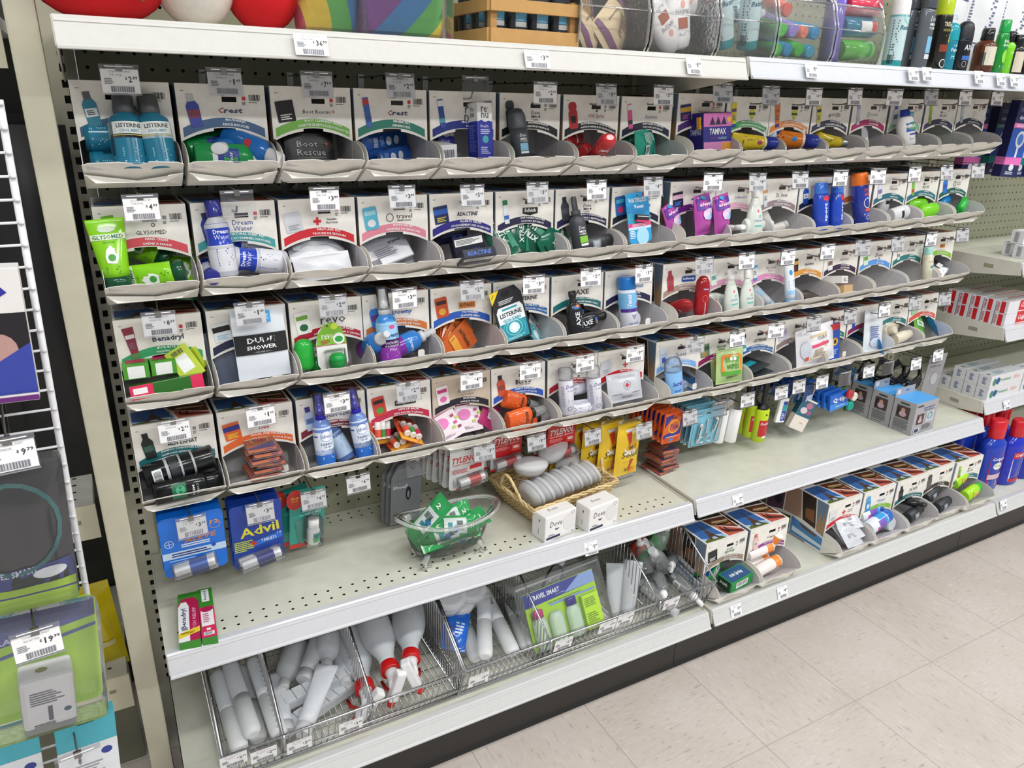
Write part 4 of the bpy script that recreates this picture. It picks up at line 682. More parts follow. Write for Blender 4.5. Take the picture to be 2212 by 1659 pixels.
D('glys', 'hand cream', sqtube, 'hand_cream_tube', .108, .056, '86cc1c/g', '0f4a30/g', .16, [('c', 0, .092, .013, .005, 'c8d8c0'), ('r', 0, .080, .050, .009, 'dcebc8'), ('t', 0, .080, .044, .0065, 'GLYSOMED', '1d6a5a', 'b'), ('t', 0, .072, .016, .003, 'Hand Cream', '2a6a2a', ''), ('p', [(-.008, .040), (.005, .038), (.009, .046), (.010, .054), (.006, .053), (.006, .062), (.003, .0625), (.002, .066), (-.001, .066), (-.003, .063), (-.005, .062), (-.007, .058), (-.009, .050)], 'eef4ec'), ('c', 0, .048, .0055, .0055, '3f9a3c'), ('l', 0, .028, .024, .014, 4, '5a9a1c')])
D('dream', 'bottle', bottle, 'sleep_drink_bottle', 'hip', .128, .0215, 'b9bcc4', '2b2f84/g', 1, [('t', .003, .076, .026, .0075, 'Dream', 'f2f2fa', 'b'), ('t', .003, .067, .026, .0075, 'Water', 'dcdcf4', ''), ('l', .003, .034, .026, .030, 8, '4a5ab4')], [(.42, .70, '2440b0/g'), (.02, .42, 'd4d5dc')])
D('kit', 'first-aid kit', pouch, 'first_aid_pouch', .100, .070, .024, 'c9cbd2/g', [('o', 0, .040, .011, .011, .001, '8a8a90'), ('r', 0, .040, .004, .011, 'd02a34'), ('r', 0, .040, .011, .004, 'd02a34'), ('r', -.028, .020, .026, .0012, '5a5a60'), ('r', .026, .020, .026, .0012, '5a5a60'), ('t', 0, .012, .030, .003, 'FIRST AID KIT', '5a5a60', 'b')])
D('kitw', 'first-aid kit', pouch, 'first_aid_pouch', .105, .048, .034, 'e2e4ea/g', [], None, 'bag', .05, 9)
D('mani', 'manicure set', carton, 'manicure_set', .095, .010, .062, 'a6a7ae/g', [('t', .022, .042, .026, .007, 'travel', '2c2c34', 'b'), ('b', -.030, .012, .018, .012, '3c3c44'), ('l', 0, .026, .05, .02, 5, '6a6a74')], (), (), (), .003, 'blister')
D('rea', 'carton', carton, 'allergy_tablet_carton', .070, .018, .042, '14162a/g', [('r', 0, .031, .064, .014, 'e4e4e0'), ('l', 0, .031, .058, .010, 4, '50505a'), ('t', .010, .012, .024, .007, 'REACTINE', '2c4a9a', 'bi')], (), [('t', 0, .009, .05, .009, 'REACTINE', '3a6ac8', 'bi')])
D('schick', 'razor pack', pouch, 'razor_pack', .060, .105, .018, '146048/g', [('r', 0, .058, .020, .090, '101c1a'), ('t', 0, .062, .060, .012, 'XTREME2', 'e4ece8', 'b', PI/2), ('r', .020, .030, .014, .030, '2f8a6a'), ('l', .02, .06, .012, .03, 5, 'c4e0d4')])
D('dspray', 'bottle', bottle, 'shampoo_spray_bottle', 'spray', .118, .0185, '3a3d43', '44484e', .85, [('t', 0, .052, .016, .0075, 'Dove', 'e8e8ea', 'i'), ('t', 0, .044, .016, .0045, 'MEN', 'e8e8ea', 'b'), ('t', 0, .0385, .018, .004, '+CARE', 'e8e8ea', 'b'), ('r', .003, .027, .024, .014, '86c43c'), ('l', .003, .027, .018, .008, 3, 'e4f4d4'), ('r', .003, .016, .022, .005, 'e8e8e4')])
def vcard():
    o = root('shaver_card'); w_, h_ = .062, .110; b = B(); b.prism(rrect(w_, h_, .010, 5, 0, h_/2), 0, .0015, '2aa0d8'); b.obj('card', o)
    b = B(); draw(b, [('p', [(-.031, .083), (-.031, .068), (-.004, .062), (.014, .062), (.031, .072), (.031, .083)], '2488c4'), ('t', 0, .094, .050, .010, 'WATERLESS', 'f4f8fc', 'b'), ('t', .002, .080, .026, .0085, 'Venus', 'f4f8fc', 'b'), ('c', .023, .104, .010, .005, 'd8386c'), ('r', 0, .040, .062, .008, 'e04a80'), ('l', .002, .040, .044, .006, 2, 'f8d4e0'), ('r', 0, .033, .062, .006, 'cfe0f0'), ('c', .006, .014, .017, .020, 'a8dcf4'), ('l', -.020, .020, .016, .018, 5, 'e4f4fc'), ('o', -.022, .058, .007, .008, .001, '7ad08a'), ('o', -.020, .050, .008, .006, .001, '6ac8a0'), ('c', .0, .104, .003, .002, '5a6a78')], FLAT(0)); b.obj('print', o)
    b = B(); b.T = RT(.004, -.006, .055, 0, 10, 0); b.box(-.017, .017, -.005, .005, -.006, .006, '1c1418', .002); b.box(-.016, .019, -.004, .006, -.010, -.004, 'd8386c/g', .002); draw(b, [('r', 0, .002, .030, .0015, 'c8ccd0')], FLAT(-.005)); b.obj('razor_head', o)
    return o
D('vcard', 'shaver card', vcard)
D('always', 'panty liner pack', pouch, 'panty_liner_pack', .058, .086, .028, 'b44ba6/g', [('r', 0, .068, .050, .024, '5a2a9a'), ('t', 0, .066, .040, .009, 'always', 'f0e8fa', 'bi'), ('c', .003, .045, .018, .012, 'e4c8e8'), ('r', .004, .040, .032, .010, '86c8ec'), ('c', -.002, .080, .008, .004, '3a9ad0')], None, 'bag', .05, 6)
D('jbab', 'bottle', bottle, 'baby_bottle', 'tear', .096, .021, 'd7ddd4/g', 'eceeec', .55, [('p', [(-.010, .012), (.010, .012), (.013, .030), (.008, .050), (0, .058), (-.008, .050), (-.013, .030)], 'bfe8e2'), ('t', 0, .028, .022, .007, "Johnson's", '2a7ab4', 'i'), ('c', 0, .047, .002, .003, 'e05a6a'), ('o', .004, .036, .003, .003, .0008, '3a9aa0'), ('r', 0, .018, .018, .003, '58c0b4')])
D('ives', 'scrub tube', sqtube, 'scrub_tube', .075, .030, 'c9c6c0', 'b9b6b0', .14)
D('sport', 'bottle', bottle, 'body_wash_bottle', 'flip', .104, .0215, '2348b8/g', '3c74d4/g', .7, [('c', 0, .070, .009, .006, 'd03440'), ('t', 0, .040, .040, .010, 'sport', 'f0f4fa', 'b', PI/2), ('r', .013, .008, .004, .006, 'e8d03c')])
D('static', 'spray can', bottle, 'antistatic_spray_can', 'can', .118, .0195, '283c9c/g', 'e8762a/g', 1, [('t', .002, .078, .020, .007, 'STATIC', 'e86a4a', 'b'), ('t', .002, .068, .020, .007, 'GUARD', 'e86a4a', 'b'), ('o', 0, .048, .010, .012, .0015, 'f0e4e4'), ('r', .004, .032, .022, .006, 'd85040'), ('o', 0, .014, .005, .005, .001, 'e8e8f0'), ('l', 0, .022, .020, .006, 3, 'b8c4e8')])
D('tres', 'bottle', bottle, 'hair_care_bottle', 'stick', .070, .021, 'd4d4d6', 'd4d4d6', .7, [('r', 0, .034, .020, .010, '17181a')])
D('lime', 'bottle', bottle, 'shampoo_bottle', 'oval', .090, .021, '76cc1c/g', '5cb818/g', .75)
D('limeb', 'bottle', bottle, 'shampoo_bottle', 'flip', .090, .021, 'a4dc28/g', '3cb428/g', .8, [('c', .0, .038, .011, .011, 'e4d44c'), ('t', 0, .024, .024, .006, 'FRUCTIS', 'd8602c', 'b'), ('c', 0, .040, .006, .006, 'e89a3c')])
D('herb', 'bottle', bottle, 'shampoo_bottle', 'oval', .080, .020, '1c82c8/g', '', .7)
D('herbg', 'bottle', bottle, 'shampoo_bottle', 'oval', .060, .018, '2cb040/g', '', .7)
D('ben1', 'carton', carton, 'ointment_carton', .040, .090, .024, '4a9a2a', [('r', 0, .012, .026, .021, 'eceeec')], (), [('r', 0, .050, .030, .07, 'b02a54')])
D('ben2', 'carton', carton, 'ointment_carton', .115, .022, .024, '2f6a26/g', [('r', -.040, .012, .036, .024, 'd82a58'), ('r', -.042, .014, .022, .010, 'f0f0f0'), ('r', .048, .012, .020, .024, 'd82a58')])
D('ben3', 'carton', carton, 'ointment_carton', .040, .008, .060, 'b8cc30', [('r', 0, .030, .022, .030, 'eceeec'), ('b', 0, .052, .020, .008, '2a2a2a')])
D('dude', 'wipes pouch', pouch, 'shower_wipe_pouch', .092, .128, .010, 'dde3ea/g', [('r', 0, .064, .0915, .036, '1a1a1e'), ('t', 0, .071, .048, .010, 'DUDE', 'f0f0f2', 'b'), ('t', 0, .058, .052, .0075, 'SHOWER', 'f0f0f2', 'b'), ('t', 0, .0495, .034, .0028, '—ON·THE·GO—', 'd0d0d4', ''), ('r', .008, .112, .028, .020, '3aa0e0'), ('l', .010, .112, .016, .010, 3, 'd4ecf8')], None, 'bag', .04, 3)
D('dudeb', 'wipes pouch', pouch, 'shower_wipe_pouch', .080, .110, .008, '4a5468', [], None, 'bag', .04, 5)
def revo():
    o = root('lip_balm_card'); b = B(); pts = [(-.024, 0), (.024, 0), (.029, .010), (.029, .052), (.022, .075), (.008, .088), (-.006, .088), (-.022, .074), (-.029, .050), (-.029, .010)]
    b.prism(pts, 0, .0012, 'ecebe8'); b.obj('card', o)
    b = B(); draw(b, [('p', [(-.029, .046), (.029, .044), (.029, .052), (.022, .075), (.008, .088), (-.010, .086), (-.024, .068)], '7cb832'), ('r', 0, .0455, .058, .0012, 'c8387c'), ('t', -.006, .062, .022, .009, 'revo', 'f4f8ee', ''), ('c', .015, .056, .011, .011, 'eef4ea'), ('c', .015, .055, .008, .006, '2f9a48'), ('c', .008, .080, .007, .006, 'c8e040'), ('c', -.005, .082, .002, .002, '7a2030'), ('l', -.010, .052, .020, .008, 3, 'b04a3c')], FLAT(0)); b.obj('print', o)
    b = B(); b.lathe([(.010, .004), (.0145, .007), (.0155, .014), (.0155, .020), (.0145, .026), (.010, .031), (.004, .0325)], '159a40/g', 20, 1, True, (.004, -.0155))
    for z in (.010, .014, .018): b.lathe([(.0158, z), (.0161, z+.001), (.0158, z+.002)], '107a34/g', 20, 1, False, (.004, -.0155))
    b.obj('balm_dome', o)
    b = B(); b.T = RT(.003, -.012, .020); b.box(-.020, .020, -.006, .012, -.019, .019, 'ffffff/c', .006); b.obj('blister', o)
    return o
D('revo', 'lip balm card', revo)
D('downy', 'spray bottle', bottle, 'wrinkle_spray_bottle', 'spray', .145, .021, '3f8cd8/g', 'd9dce0/g', 1, [('t', .002, .055, .034, .012, 'Downy', '23407a', 'bi'), ('c', .004, .072, .006, .004, 'd8508c'), ('t', .002, .042, .030, .006, 'wrinkle', 'e8e8f4', ''), ('t', .002, .036, .030, .006, 'releaser', 'e8e8f4', ''), ('t', .002, .028, .014, .005, 'Plus', 'f4e4f4', 'i'), ('l', .002, .018, .028, .010, 4, 'f0a85a')], [(.05, .33, '8e38a8/g'), (.23, .33, '2a2848/g'), (.33, .56, '9ccdf0/g')], 'ffffff/c')
D('downyl', 'spray bottle', bottle, 'wrinkle_spray_bottle', 'spray', .110, .021, '2f78c4/g', 'c9ccd0', 1, [('t', 0, .045, .030, .010, 'Downy', 'd4e4f4', 'bi')], [(.05, .3, '7a3098/g')])
D('toe', 'toe warmer pack', pouch, 'toe_warmer_pack', .060, .090, .006, 'c4602a/g', [('t', 0, .060, .044, .010, 'HOTHANDS', '2a1810', 'b'), ('r', 0, .030, .050, .020, 'e09a34'), ('l', 0, .030, .040, .014, 4, '5a2a18')], None, 'bag', .06, 8)
def gotabs():
    o = root('tablet_card'); b = B(); b.prism([(-.034, 0), (.034, 0), (.036, .004), (.036, .100), (.024, .118), (-.020, .118), (-.036, .092), (-.036, .004)], 0, .002, '25262b'); b.obj('card', o)
    b = B(); draw(b, [('p', [(-.031, .004), (.031, .004), (.032, .070), (.026, .080), (-.026, .080), (-.032, .070)], 'eef2f4'), ('p', [(-.031, .004), (.031, .004), (.0315, .044), (-.0315, .044)], '2395a8'), ('c', 0, .030, .013, .012, 'd4f0f4'), ('o', 0, .030, .020, .017, .002, '8ad4dc'), ('o', 0, .028, .027, .022, .0016, '54bcc8'), ('p', [(-.008, .030), (0, .041), (.008, .030), (0, .019)], 'f8fcfc'), ('t', 0, .062, .052, .010, 'LISTERINE', '17222a', 'b'), ('t', 0, .050, .044, .008, 'GO! TABS', '2a9ab0', 'b'), ('r', 0, .074, .036, .004, '2aa0b0'), ('l', 0, .090, .044, .010, 3, 'c4c8cc'), ('p', [(-.038, .116), (-.014, .118), (-.037, .090)], 'ecd02c'), ('t', -.031, .108, .010, .003, 'NEW', '2a2410', 'b', .9), ('c', 0, .106, .010, .006, '0e0e10'), ('l', 0, .009, .044, .006, 2, 'a8dce4')], FLAT(0)); b.obj('print', o); return o
D('gotabs', 'tablet card', gotabs)
D('axe', 'bottle', bottle, 'shampoo_bottle', 'axe', .100, .0195, '1e1f23/g', '151518', .7, [('t', -.001, .038, .032, .011, 'AXE', 'e8eaf0', 'b', PI/2), ('r', 0, .064, .014, .006, '3c78c8'), ('c', .003, .067, .005, .003, 'd8803c'), ('l', .010, .030, .004, .03, 6, '9aa0b0')])
D('venus', 'spray can', bottle, 'shave_gel_can', 'can', .120, .0215, 'e2e6f0/g', '1f72c0/g', 1, [('p', [(-.032, .048), (.002, .048), (.016, .086), (-.032, .086)], '2a9cdc'), ('p', [(.004, .048), (.032, .048), (.032, .086), (.018, .086)], '6a4aa8'), ('t', -.010, .066, .030, .011, 'Venus', 'f2f6fc', 'b', PI/2), ('r', 0, .044, .066, .008, '4a2a8c'), ('l', .002, .044, .024, .005, 2, 'd8d0f0'), ('p', [(-.006, .034), (.008, .034), (.001, .022)], '8a8ab4'), ('t', 0, .013, .028, .004, 'CAUTION', '4a4a8a', 'b'), ('c', .012, .056, .004, .004, 'd83c7c')], [(.40, .70, '7ab8e4/g')])
D('venusw', 'spray can', bottle, 'shave_gel_can', 'can', .090, .0215, 'dcdfe6', 'c9ccd4', 1, [('r', 0, .05, .03, .02, '5a4aa0')])
D('soap', 'bottle', bottle, 'body_wash_bottle', 'oval', .100, .020, 'a01620/g', '', .65, [('p', rrect(.020, .008, .003, 2, .002, .068), '4a2a84'), ('t', .002, .068, .017, .005, 'Softsoap', 'f0e8f0', 'b'), ('o', 0, .045, .008, .009, .0015, 'd85a54'), ('t', .002, .020, .030, .005, 'pomegranate', 'f0d8d8', 'b', PI/2)])
D('btube', 'baby tube', sqtube, 'baby_lotion_tube', .112, .034, 'dfe8f0', '7ab4dc', .10, [('t', 0, .098, .022, .005, 'live clean', '5a9ac8', ''), ('c', 0, .076, .005, .006, '3a90cc'), ('l', 0, .048, .020, .02, 5, '8ab8d8'), ('r', 0, .028, .03, .010, 'a4ccec')])
D('btubel', 'baby tube', sqtube, 'baby_lotion_tube', .100, .032, 'b8bcc0', '8ab8d4', .10, [('b', 0, .080, .014, .014, '2a2a2c'), ('r', 0, .05, .02, .02, '9abcd4')])
D('dark', 'packet', carton, 'nail_kit_packet', .060, .060, .004, '4a4442', (), (), [('r', 0, .03, .04, .03, '6a6460')])
D('band', 'carton', carton, 'hair_band_carton', .050, .050, .020, 'e6e4e0', [('l', 0, .010, .03, .01, 3, '8a8a8a')], (), [('b', 0, .02, .02, .01, '5a5a5a')])
D('bandb', 'carton', carton, 'hair_band_carton', .055, .050, .022, 'd0ac7c', ())
D('lcb', 'bottle', bottle, 'cream_bottle', 'flip', .100, .0175, 'ddd8bf/g', 'a4d8cc/g', .8, [('t', 0, .058, .024, .005, 'live clean', '7a9a8a', ''), ('c', 0, .042, .006, .004, '2f8aa0'), ('l', 0, .024, .018, .014, 4, '9aa894')])
D('lcl', 'bottle', bottle, 'cream_bottle', 'flip', .085, .0175, 'dcd4c0/g', 'd0c8b4', .85)
D('foil', 'razor pack', pouch, 'razor_pack', .075, .085, .014, '9a9da2/m', [('r', -.015, .05, .03, .02, '1a1a1c'), ('r', .018, .03, .02, .016, 'e4e4e6')], None, 'bag', .06, 12)
D('men', 'bottle', bottle, 'body_wash_bottle', 'flip', .115, .022, '101214/g', '0c0d0f/g', .8, [('r', -.002, .040, .030, .024, '1c6a48'), ('t', .002, .072, .020, .005, "L'ORÉAL", 'd0d4d4', ''), ('t', .002, .064, .020, .004, 'MEN', 'd0d4d4', 'b'), ('c', -.004, .042, .008, .008, '4aa87c')])
D('men2', 'bottle', bottle, 'body_wash_bottle', 'cyl', .120, .022, '15171a/g', '2a2c30', 1, [('r', 0, .020, .030, .016, 'e0e2e4'), ('b', 0, .020, .022, .012, '2a2a2c')], [(.30, .34, 'b0b4b8'), (.5, .53, 'b0b4b8'), (.68, .71, 'b0b4b8'), (.36, .48, '2c3136')])
def tidepk():
    o = root('sink_packet'); b = B(); b.box(-.026, .026, 0, .034*2, 0, .006, 'd2602c', .002); b.obj('packet', o)
    b = B(); draw(b, [('p', [(-.024, .010), (.024, .030), (.024, .004), (-.024, .004)], '3a2c8a'), ('c', 0, .040, .017, .017, 'e8b83a'), ('c', 0, .040, .014, .014, 'e86a2a'), ('t', 0, .040, .026, .012, 'Tide', '2a2f80', 'b')], lambda x, z, e: (x, z, .006+e)); draw(b, [('r', 0, .003, .046, .003, 'e08a5a'), ('r', .012, .0045, .014, .002, '4a3a9a')], FLAT(0)); b.obj('print', o)
    b = B(); b.box(-.029, .029, -.003, .071, -.0004, .0004, 'e4d8d4/h'); b.box(-.027, .027, -.0015, .0695, .0005, .0075, 'ffffff/c', .002); b.obj('blister', o); return o
D('tidef', 'sink packet', tidepk)
D('feb', 'spray bottle', bottle, 'fabric_spray_bottle', 'spray', .142, .0185, '6f8ccc/g', '2418b0/g', 1, [('c', .004, .062, .0115, .011, 'f0f2f8'), ('o', .004, .062, .0115, .011, .0008, '2a4aa0'), ('t', .004, .062, .019, .007, 'febreze', '2a4494', 'i'), ('r', -.018, .062, .010, .003, '2a4aa4'), ('t', .004, .046, .024, .0055, 'FABRIC', '3a4a7a', ''), ('t', .004, .040, .014, .0035, 'TO GO', '3a4a7a', 'b'), ('l', .004, .033, .022, .006, 2, '4a7ac0'), ('l', .004, .018, .022, .006, 2, 'e0ecf8')], [(.03, .24, '2c6cc4/g'), (.17, .56, 'dfe9f5/g')], 'ffffff/c')
D('febl', 'spray bottle', bottle, 'fabric_spray_bottle', 'spray', .110, .019, '4f6aa0/g', '2a2890', 1, [('l', 0, .040, .030, .04, 9, '2c3c5c')], [(.1, .56, '9fb4cc')])
def lipcard():
    o = root('lip_balm_card'); b = B(); b.prism(rrect(.060, .085, .003, 3, 0, .0425), 0, .0012, 'c84a2a'); b.obj('card', o)
    b = B(); draw(b, [('r', 0, .012, .058, .022, 'e8a83a'), ('t', 0, .070, .044, .010, 'ChapStick', '17100e', 'b'), ('l', 0, .058, .04, .008, 2, 'f0c8a0')], FLAT(0)); b.obj('print', o)
    for q, c in ((-.015, 'd8563a'), (0, '4a8a3c'), (.015, 'c8284c')):
        b = B(); b.lathe([(.0065, .012), (.007, .013), (.007, .034), (.0066, .034), (.0066, .046), (.006, .048)], 'f0ece8', 14, 1, True, (q, -.008)); b.lathe([(.0072, .016), (.0072, .032)], c, 14, 1, False, (q, -.008)); b.obj('balm_stick', o)
    return o
D('lip', 'lip balm card', lipcard)
D('mask', 'face mask packet', pouch, 'face_mask_packet', .058, .074, .005, 'ecdfe6', [('c', -.010, .040, .015, .012, 'e078b8'), ('r', 0, .066, .056, .012, 'b03a74'), ('r', .018, .046, .008, .006, 'a83a6a'), ('r', .026, .038, .008, .006, 'b8c83a'), ('r', .018, .030, .008, .006, 'c84a88'), ('r', .010, .022, .008, .006, 'b8c83a'), ('r', .022, .018, .008, .006, '8a2a54'), ('l', -.008, .010, .03, .006, 2, 'a89aa4')], None, 'bag', .05, 2)
D('maskb', 'face mask packet', pouch, 'face_mask_packet', .050, .060, .004, 'b4306c', [('r', .006, .030, .026, .020, 'f0e8ee'), ('b', .006, .030, .020, .014, '2a1a24')], None, 'bag', .05, 2)
D('bens', 'bottle', bottle, 'insect_repellent_bottle', 'spray', .098, .0205, 'e2622a/g', '1a1b1d', .6, [('l', 0, .030, .028, .024, 6, 'f0a888'), ('t', 0, .046, .026, .008, "BEN'S", '17181a', 'b')], (), 'ffffff/h')
D('dry', 'spray can', bottle, 'dry_shampoo_can', 'can', .108, .0175, 'e0e0ea/g', 'd9dbe0/h', 1, [('t', .003, .068, .022, .009, 'Dove', '4a4a8a', 'i'), ('t', .003, .058, .018, .0045, '+ care', '8a8ab0', ''), ('l', .003, .034, .016, .010, 3, 'a88ab8'), ('o', -.002, .016, .005, .005, .0008, '3a4a5a'), ('p', [(.006, .020), (.014, .020), (.010, .012)], 'c4c8d4'), ('l', -.016, .045, .010, .05, 14, 'a8a8bc')])
D('secret', 'deodorant', bottle, 'deodorant_stick', 'stick', .082, .0215, '86bcec/g', 'cfe0f4/h', .6, [('t', 0, .026, .024, .010, 'Secret', '1c3a9a', 'bi'), ('p', [(.004, .010), (.022, .018), (.022, .036), (.014, .022)], 'd090c8'), ('t', 0, .010, .018, .004, 'SECRET', '2458b0', 'b')])
D('boog', 'wipes pouch', pouch, 'nose_wipe_pouch', .075, .072, .018, 'b7cf8e/g', [('p', rrect(.056, .040, .008, 3, 0, .042), 'e88a34'), ('t', 0, .051, .038, .012, 'BOOGIE', '54a034', 'b'), ('t', 0, .037, .036, .011, 'WIPES', '3f8a2c', 'b'), ('c', -.004, .053, .004, .004, 'f0f4ea'), ('c', .005, .053, .004, .004, 'f0f4ea'), ('r', 0, .023, .052, .008, '5ab03a'), ('l', 0, .014, .03, .005, 2, '3a4a2a')], None, 'bag', .05, 11)
D('tabs', 'tablet packet', carton, 'tablet_packet', .070, .075, .003, '2a3236', (), (), [('r', 0, .04, .04, .02, '2aa0b0')], (), .0005, 'packet')
D('olay', 'wipes pack', pouch, 'facial_cloth_pack', .104, .078, .024, 'e8e8ec/g', [('r', .002, .040, .046, .048, 'd9c8a4'), ('t', .008, .056, .026, .007, 'OLAY', '3a3430', ''), ('r', .002, .043, .046, .006, 'dc4a70'), ('c', -.034, .038, .012, .018, 'c8ccd8'), ('r', -.032, .020, .009, .008, 'd8563a'), ('l', .002, .028, .036, .016, 5, 'a08c6c')], None, 'bag', .06, 14)
D('zing', 'wipes pouch', carton, 'blue_wipes_packet', .034, .006, .092, '2250b0', [('r', 0, .084, .034, .016, 'd03438'), ('c', 0, .046, .010, .010, 'e0a834'), ('c', 0, .046, .004, .006, '1c1c1e'), ('l', 0, .020, .024, .014, 3, '9ab4e4')])
D('whitep', 'wipes pouch', pouch, 'white_wipes_pouch', .060, .088, .012, 'dfe6ec/g', [('l', 0, .040, .034, .030, 7, '6a7ab0'), ('c', 0, .020, .016, .010, 'c8d4e4')], None, 'bag', .05, 15)
D('bluep', 'wipes pouch', pouch, 'blue_wipes_pouch', .060, .085, .012, '2f94dc/g', [('r', -.010, .050, .026, .030, 'cfe4f0')], None, 'bag', .05, 16)
D('greenp', 'wipes pouch', pouch, 'green_wipes_pouch', .060, .080, .012, '6cb040/g', [('r', 0, .034, .04, .018, 'd4ecd8'), ('l', 0, .034, .03, .010, 3, '3a7a4a')], None, 'bag', .05, 17)
D('isp', 'soap carton', carton, 'soap_carton', .082, .046, .032, '0f8a3c/g', [('r', 0, .017, .044, .018, 'f0f0f0'), ('b', 0, .018, .036, .012, '22262a')], [('r', .022, .016, .04, .030, '12301e'), ('t', .022, .018, .024, .010, 'irish', 'e4e8e4', 'bi')], [('r', 0, .023, .076, .040, '1c4a7a'), ('t', 0, .022, .044, .014, 'Irish Spring', 'e8f0ec', 'bi')])
D('vag', 'bottle', bottle, 'wash_bottle', 'cyl', .085, .016, 'ece4e0/g', 'ece4e0', 1, [], [(.72, .99, 'e88a3c/g')])
D('foilp', 'first-aid kit', pouch, 'first_aid_pouch', .090, .062, .014, 'cdd0d6/g', [('l', 0, .03, .05, .012, 3, '8a8e96')], None, 'bag', .06, 21)
D('vlay', 'spray can', bottle, 'shave_gel_can', 'can', .100, .021, 'e4e8f4/g', '2a62c0/g', 1, [('r', 0, .046, .040, .030, '7a5ab4'), ('c', 0, .024, .006, .006, 'd04488')], [(.4, .72, '3c98dc/g')])

BTOP = lambda r, i: MB_[r, i]
def put(r, i, key, x, y, z, rx, ry, rz, desc, group=None):
    return place(key, MB_[r, i] @ RT(x, y, z, rx, ry, rz), desc+' in the '+BXN[r, i], group)
SCL = {('tampax', 0): 1.3, ('cream', 0): 1.3, ('jbab', 1): 1.22, ('jbab', 2): 1.1, ('sport', 1): 1.15, ('static', 1): 1.12, ('secret', 3): 1.18, ('boog', 3): 1.25, ('olay', 3): 1.42, ('whitep', 3): 1.4, ('zing', 3): 1.15, ('btube', 2): 1.08, ('always', 1): 1.08}
def stand(p, key, lean, roll, yaw, label, group=None):
    C = (.0157, -1.5749, 1.3782); i = 0 if p[0] < 1.17 else 8
    r = min(range(4), key=lambda q: abs(p[2]-(ZT[q][i]-.125))); ya = -.237; k = (ya-C[1])/(p[1]-C[1])
    x = C[0]+(p[0]-C[0])*k; z = C[2]+(p[2]-C[2])*k
    zb = ZT[r][min(15, max(0, int((x-.0065)/.1445)))]-BH; z = max(zb+.029, min(z, zb+.040))
    k = SCL.get((key, r), 1); return place(key, RT(x, ya-.004*(k > 1), z, -lean, roll, yaw) @ Matrix.Scale(k, 4), label, group)
G = 'loose stock in the dispenser boxes'
# ---- top row
stand((0.0733, -0.2460, 1.2515), 'mint', 13, 2, 6, 'blue mint mouthwash bottle standing left in the mint mouthwash box, top row', 'mint mouthwash bottles')
stand((0.1146, -0.2460, 1.2505), 'mint', 13, -1, 10, 'blue mint mouthwash bottle standing right in the mint mouthwash box, top row', 'mint mouthwash bottles')
put(0, 0, 'mint', -.058, .012, .030, 0, 90, 0, 'mint mouthwash bottle lying lower left', 'mint mouthwash bottles')
put(0, 0, 'mint', -.060, .020, .078, 0, 90, 0, 'mint mouthwash bottle lying upper left', 'mint mouthwash bottles')
put(0, 1, 'scopeg', -.055, -.022, .045, 0, 92, 0, 'green mouthwash bottle lying in front'); put(0, 1, 'scopeg', -.060, .024, .050, 0, 78, 20, 'green mouthwash bottle lying behind')
put(0, 1, 'scopeb', .000, .020, .075, 20, 110, -20, 'blue mouthwash bottle with white cap'); put(0, 1, 'scopeb', .018, .060, .060, 90, 0, -20, 'blue mouthwash bottle, white cap facing out')
put(0, 2, 'wipe', -.004, .006, .000, -12, 0, 2, 'black wipes pack standing behind'); put(0, 2, 'wipe', -.070, -.022, .028, -60, 82, 6, 'black wipes pack lying in front')
for k, (x, y, z, rx, ry, rz) in enumerate([(-.050, -.015, .035, -50, 84, 4), (-.045, .012, .030, -30, 80, -6), (-.048, .030, .062, -20, 84, 3), (-.040, -.026, .036, -60, 96, 8)]): put(0, 3, 'brush', x, y, z, rx, ry, rz, ['blue toothbrush pack, nearest', 'blue toothbrush pack, second', 'blue toothbrush pack at the back', 'blue toothbrush pack tilting right'][k], 'toothbrush packs')
stand((0.6843, -0.2430, 1.2751), 'renu', 6, 1, 8, 'blue and white lens solution carton standing in its box, top row')
put(0, 4, 'renuend', -.048, -.040, .030, 3, -3, 4, 'lens solution carton, white end out'); put(0, 4, 'renu', -.020, .030, .010, -5, 0, 4, 'dark blue lens solution carton behind')
stand((0.7650, -0.2400, 1.2756), 'dovero', 12, -4, 4, 'grey roll-on deodorant standing in the antiperspirant box, top row'); put(0, 5, 'dovero', .012, .060, .030, 90, 0, -6, 'grey roll-on lying, round cap out')
put(0, 6, 'spice', -.030, -.020, .042, -50, 82, 0, 'red deodorant stick lying in front'); put(0, 6, 'spice', -.050, .025, .062, -30, 78, 0, 'red deodorant stick lying behind'); put(0, 6, 'spice', -.012, -.042, .040, 60, 0, -12, 'red deodorant, round end out')
put(0, 7, 'razor', -.050, -.030, .050, -24, 84, 6, 'teal razor pack lying across the front'); put(0, 7, 'razor', -.060, .022, .048, -14, 84, 4, 'teal razor pack lying behind')
stand((1.2469, -0.2620, 1.2955), 'tampax', 6, -2, 4, 'purple and pink tampon carton standing in the tampon box, top row'); put(0, 8, 'tampback', .004, -.030, .084, -8, -2, 4, 'yellow coupon carton above the purple one')
put(0, 9, 'sunyel', .066, -.032, .056, -10, -88, -6, 'yellow sunscreen tube with blue cap'); put(0, 9, 'mani', .0, .030, .04, -20, 30, 10, 'grey card back leaning behind')
put(0, 10, 'sunora', .062, -.036, .058, -20, -86, -12, 'orange sunscreen tube with blue cap'); put(0, 10, 'sunora', -.03, .02, .09, -20, 130, -2, 'orange sunscreen tube behind'); put(0, 10, 'btube', -.05, .012, .09, -20, 140, -2, 'white and blue tube behind')
put(0, 11, 'g2b', .034, -.028, .052, -10, -84, 0, 'yellow glue tube, silver cap right'); put(0, 11, 'g2b', .0, .030, .035, -10, 8, 0, 'yellow glue tube standing behind')
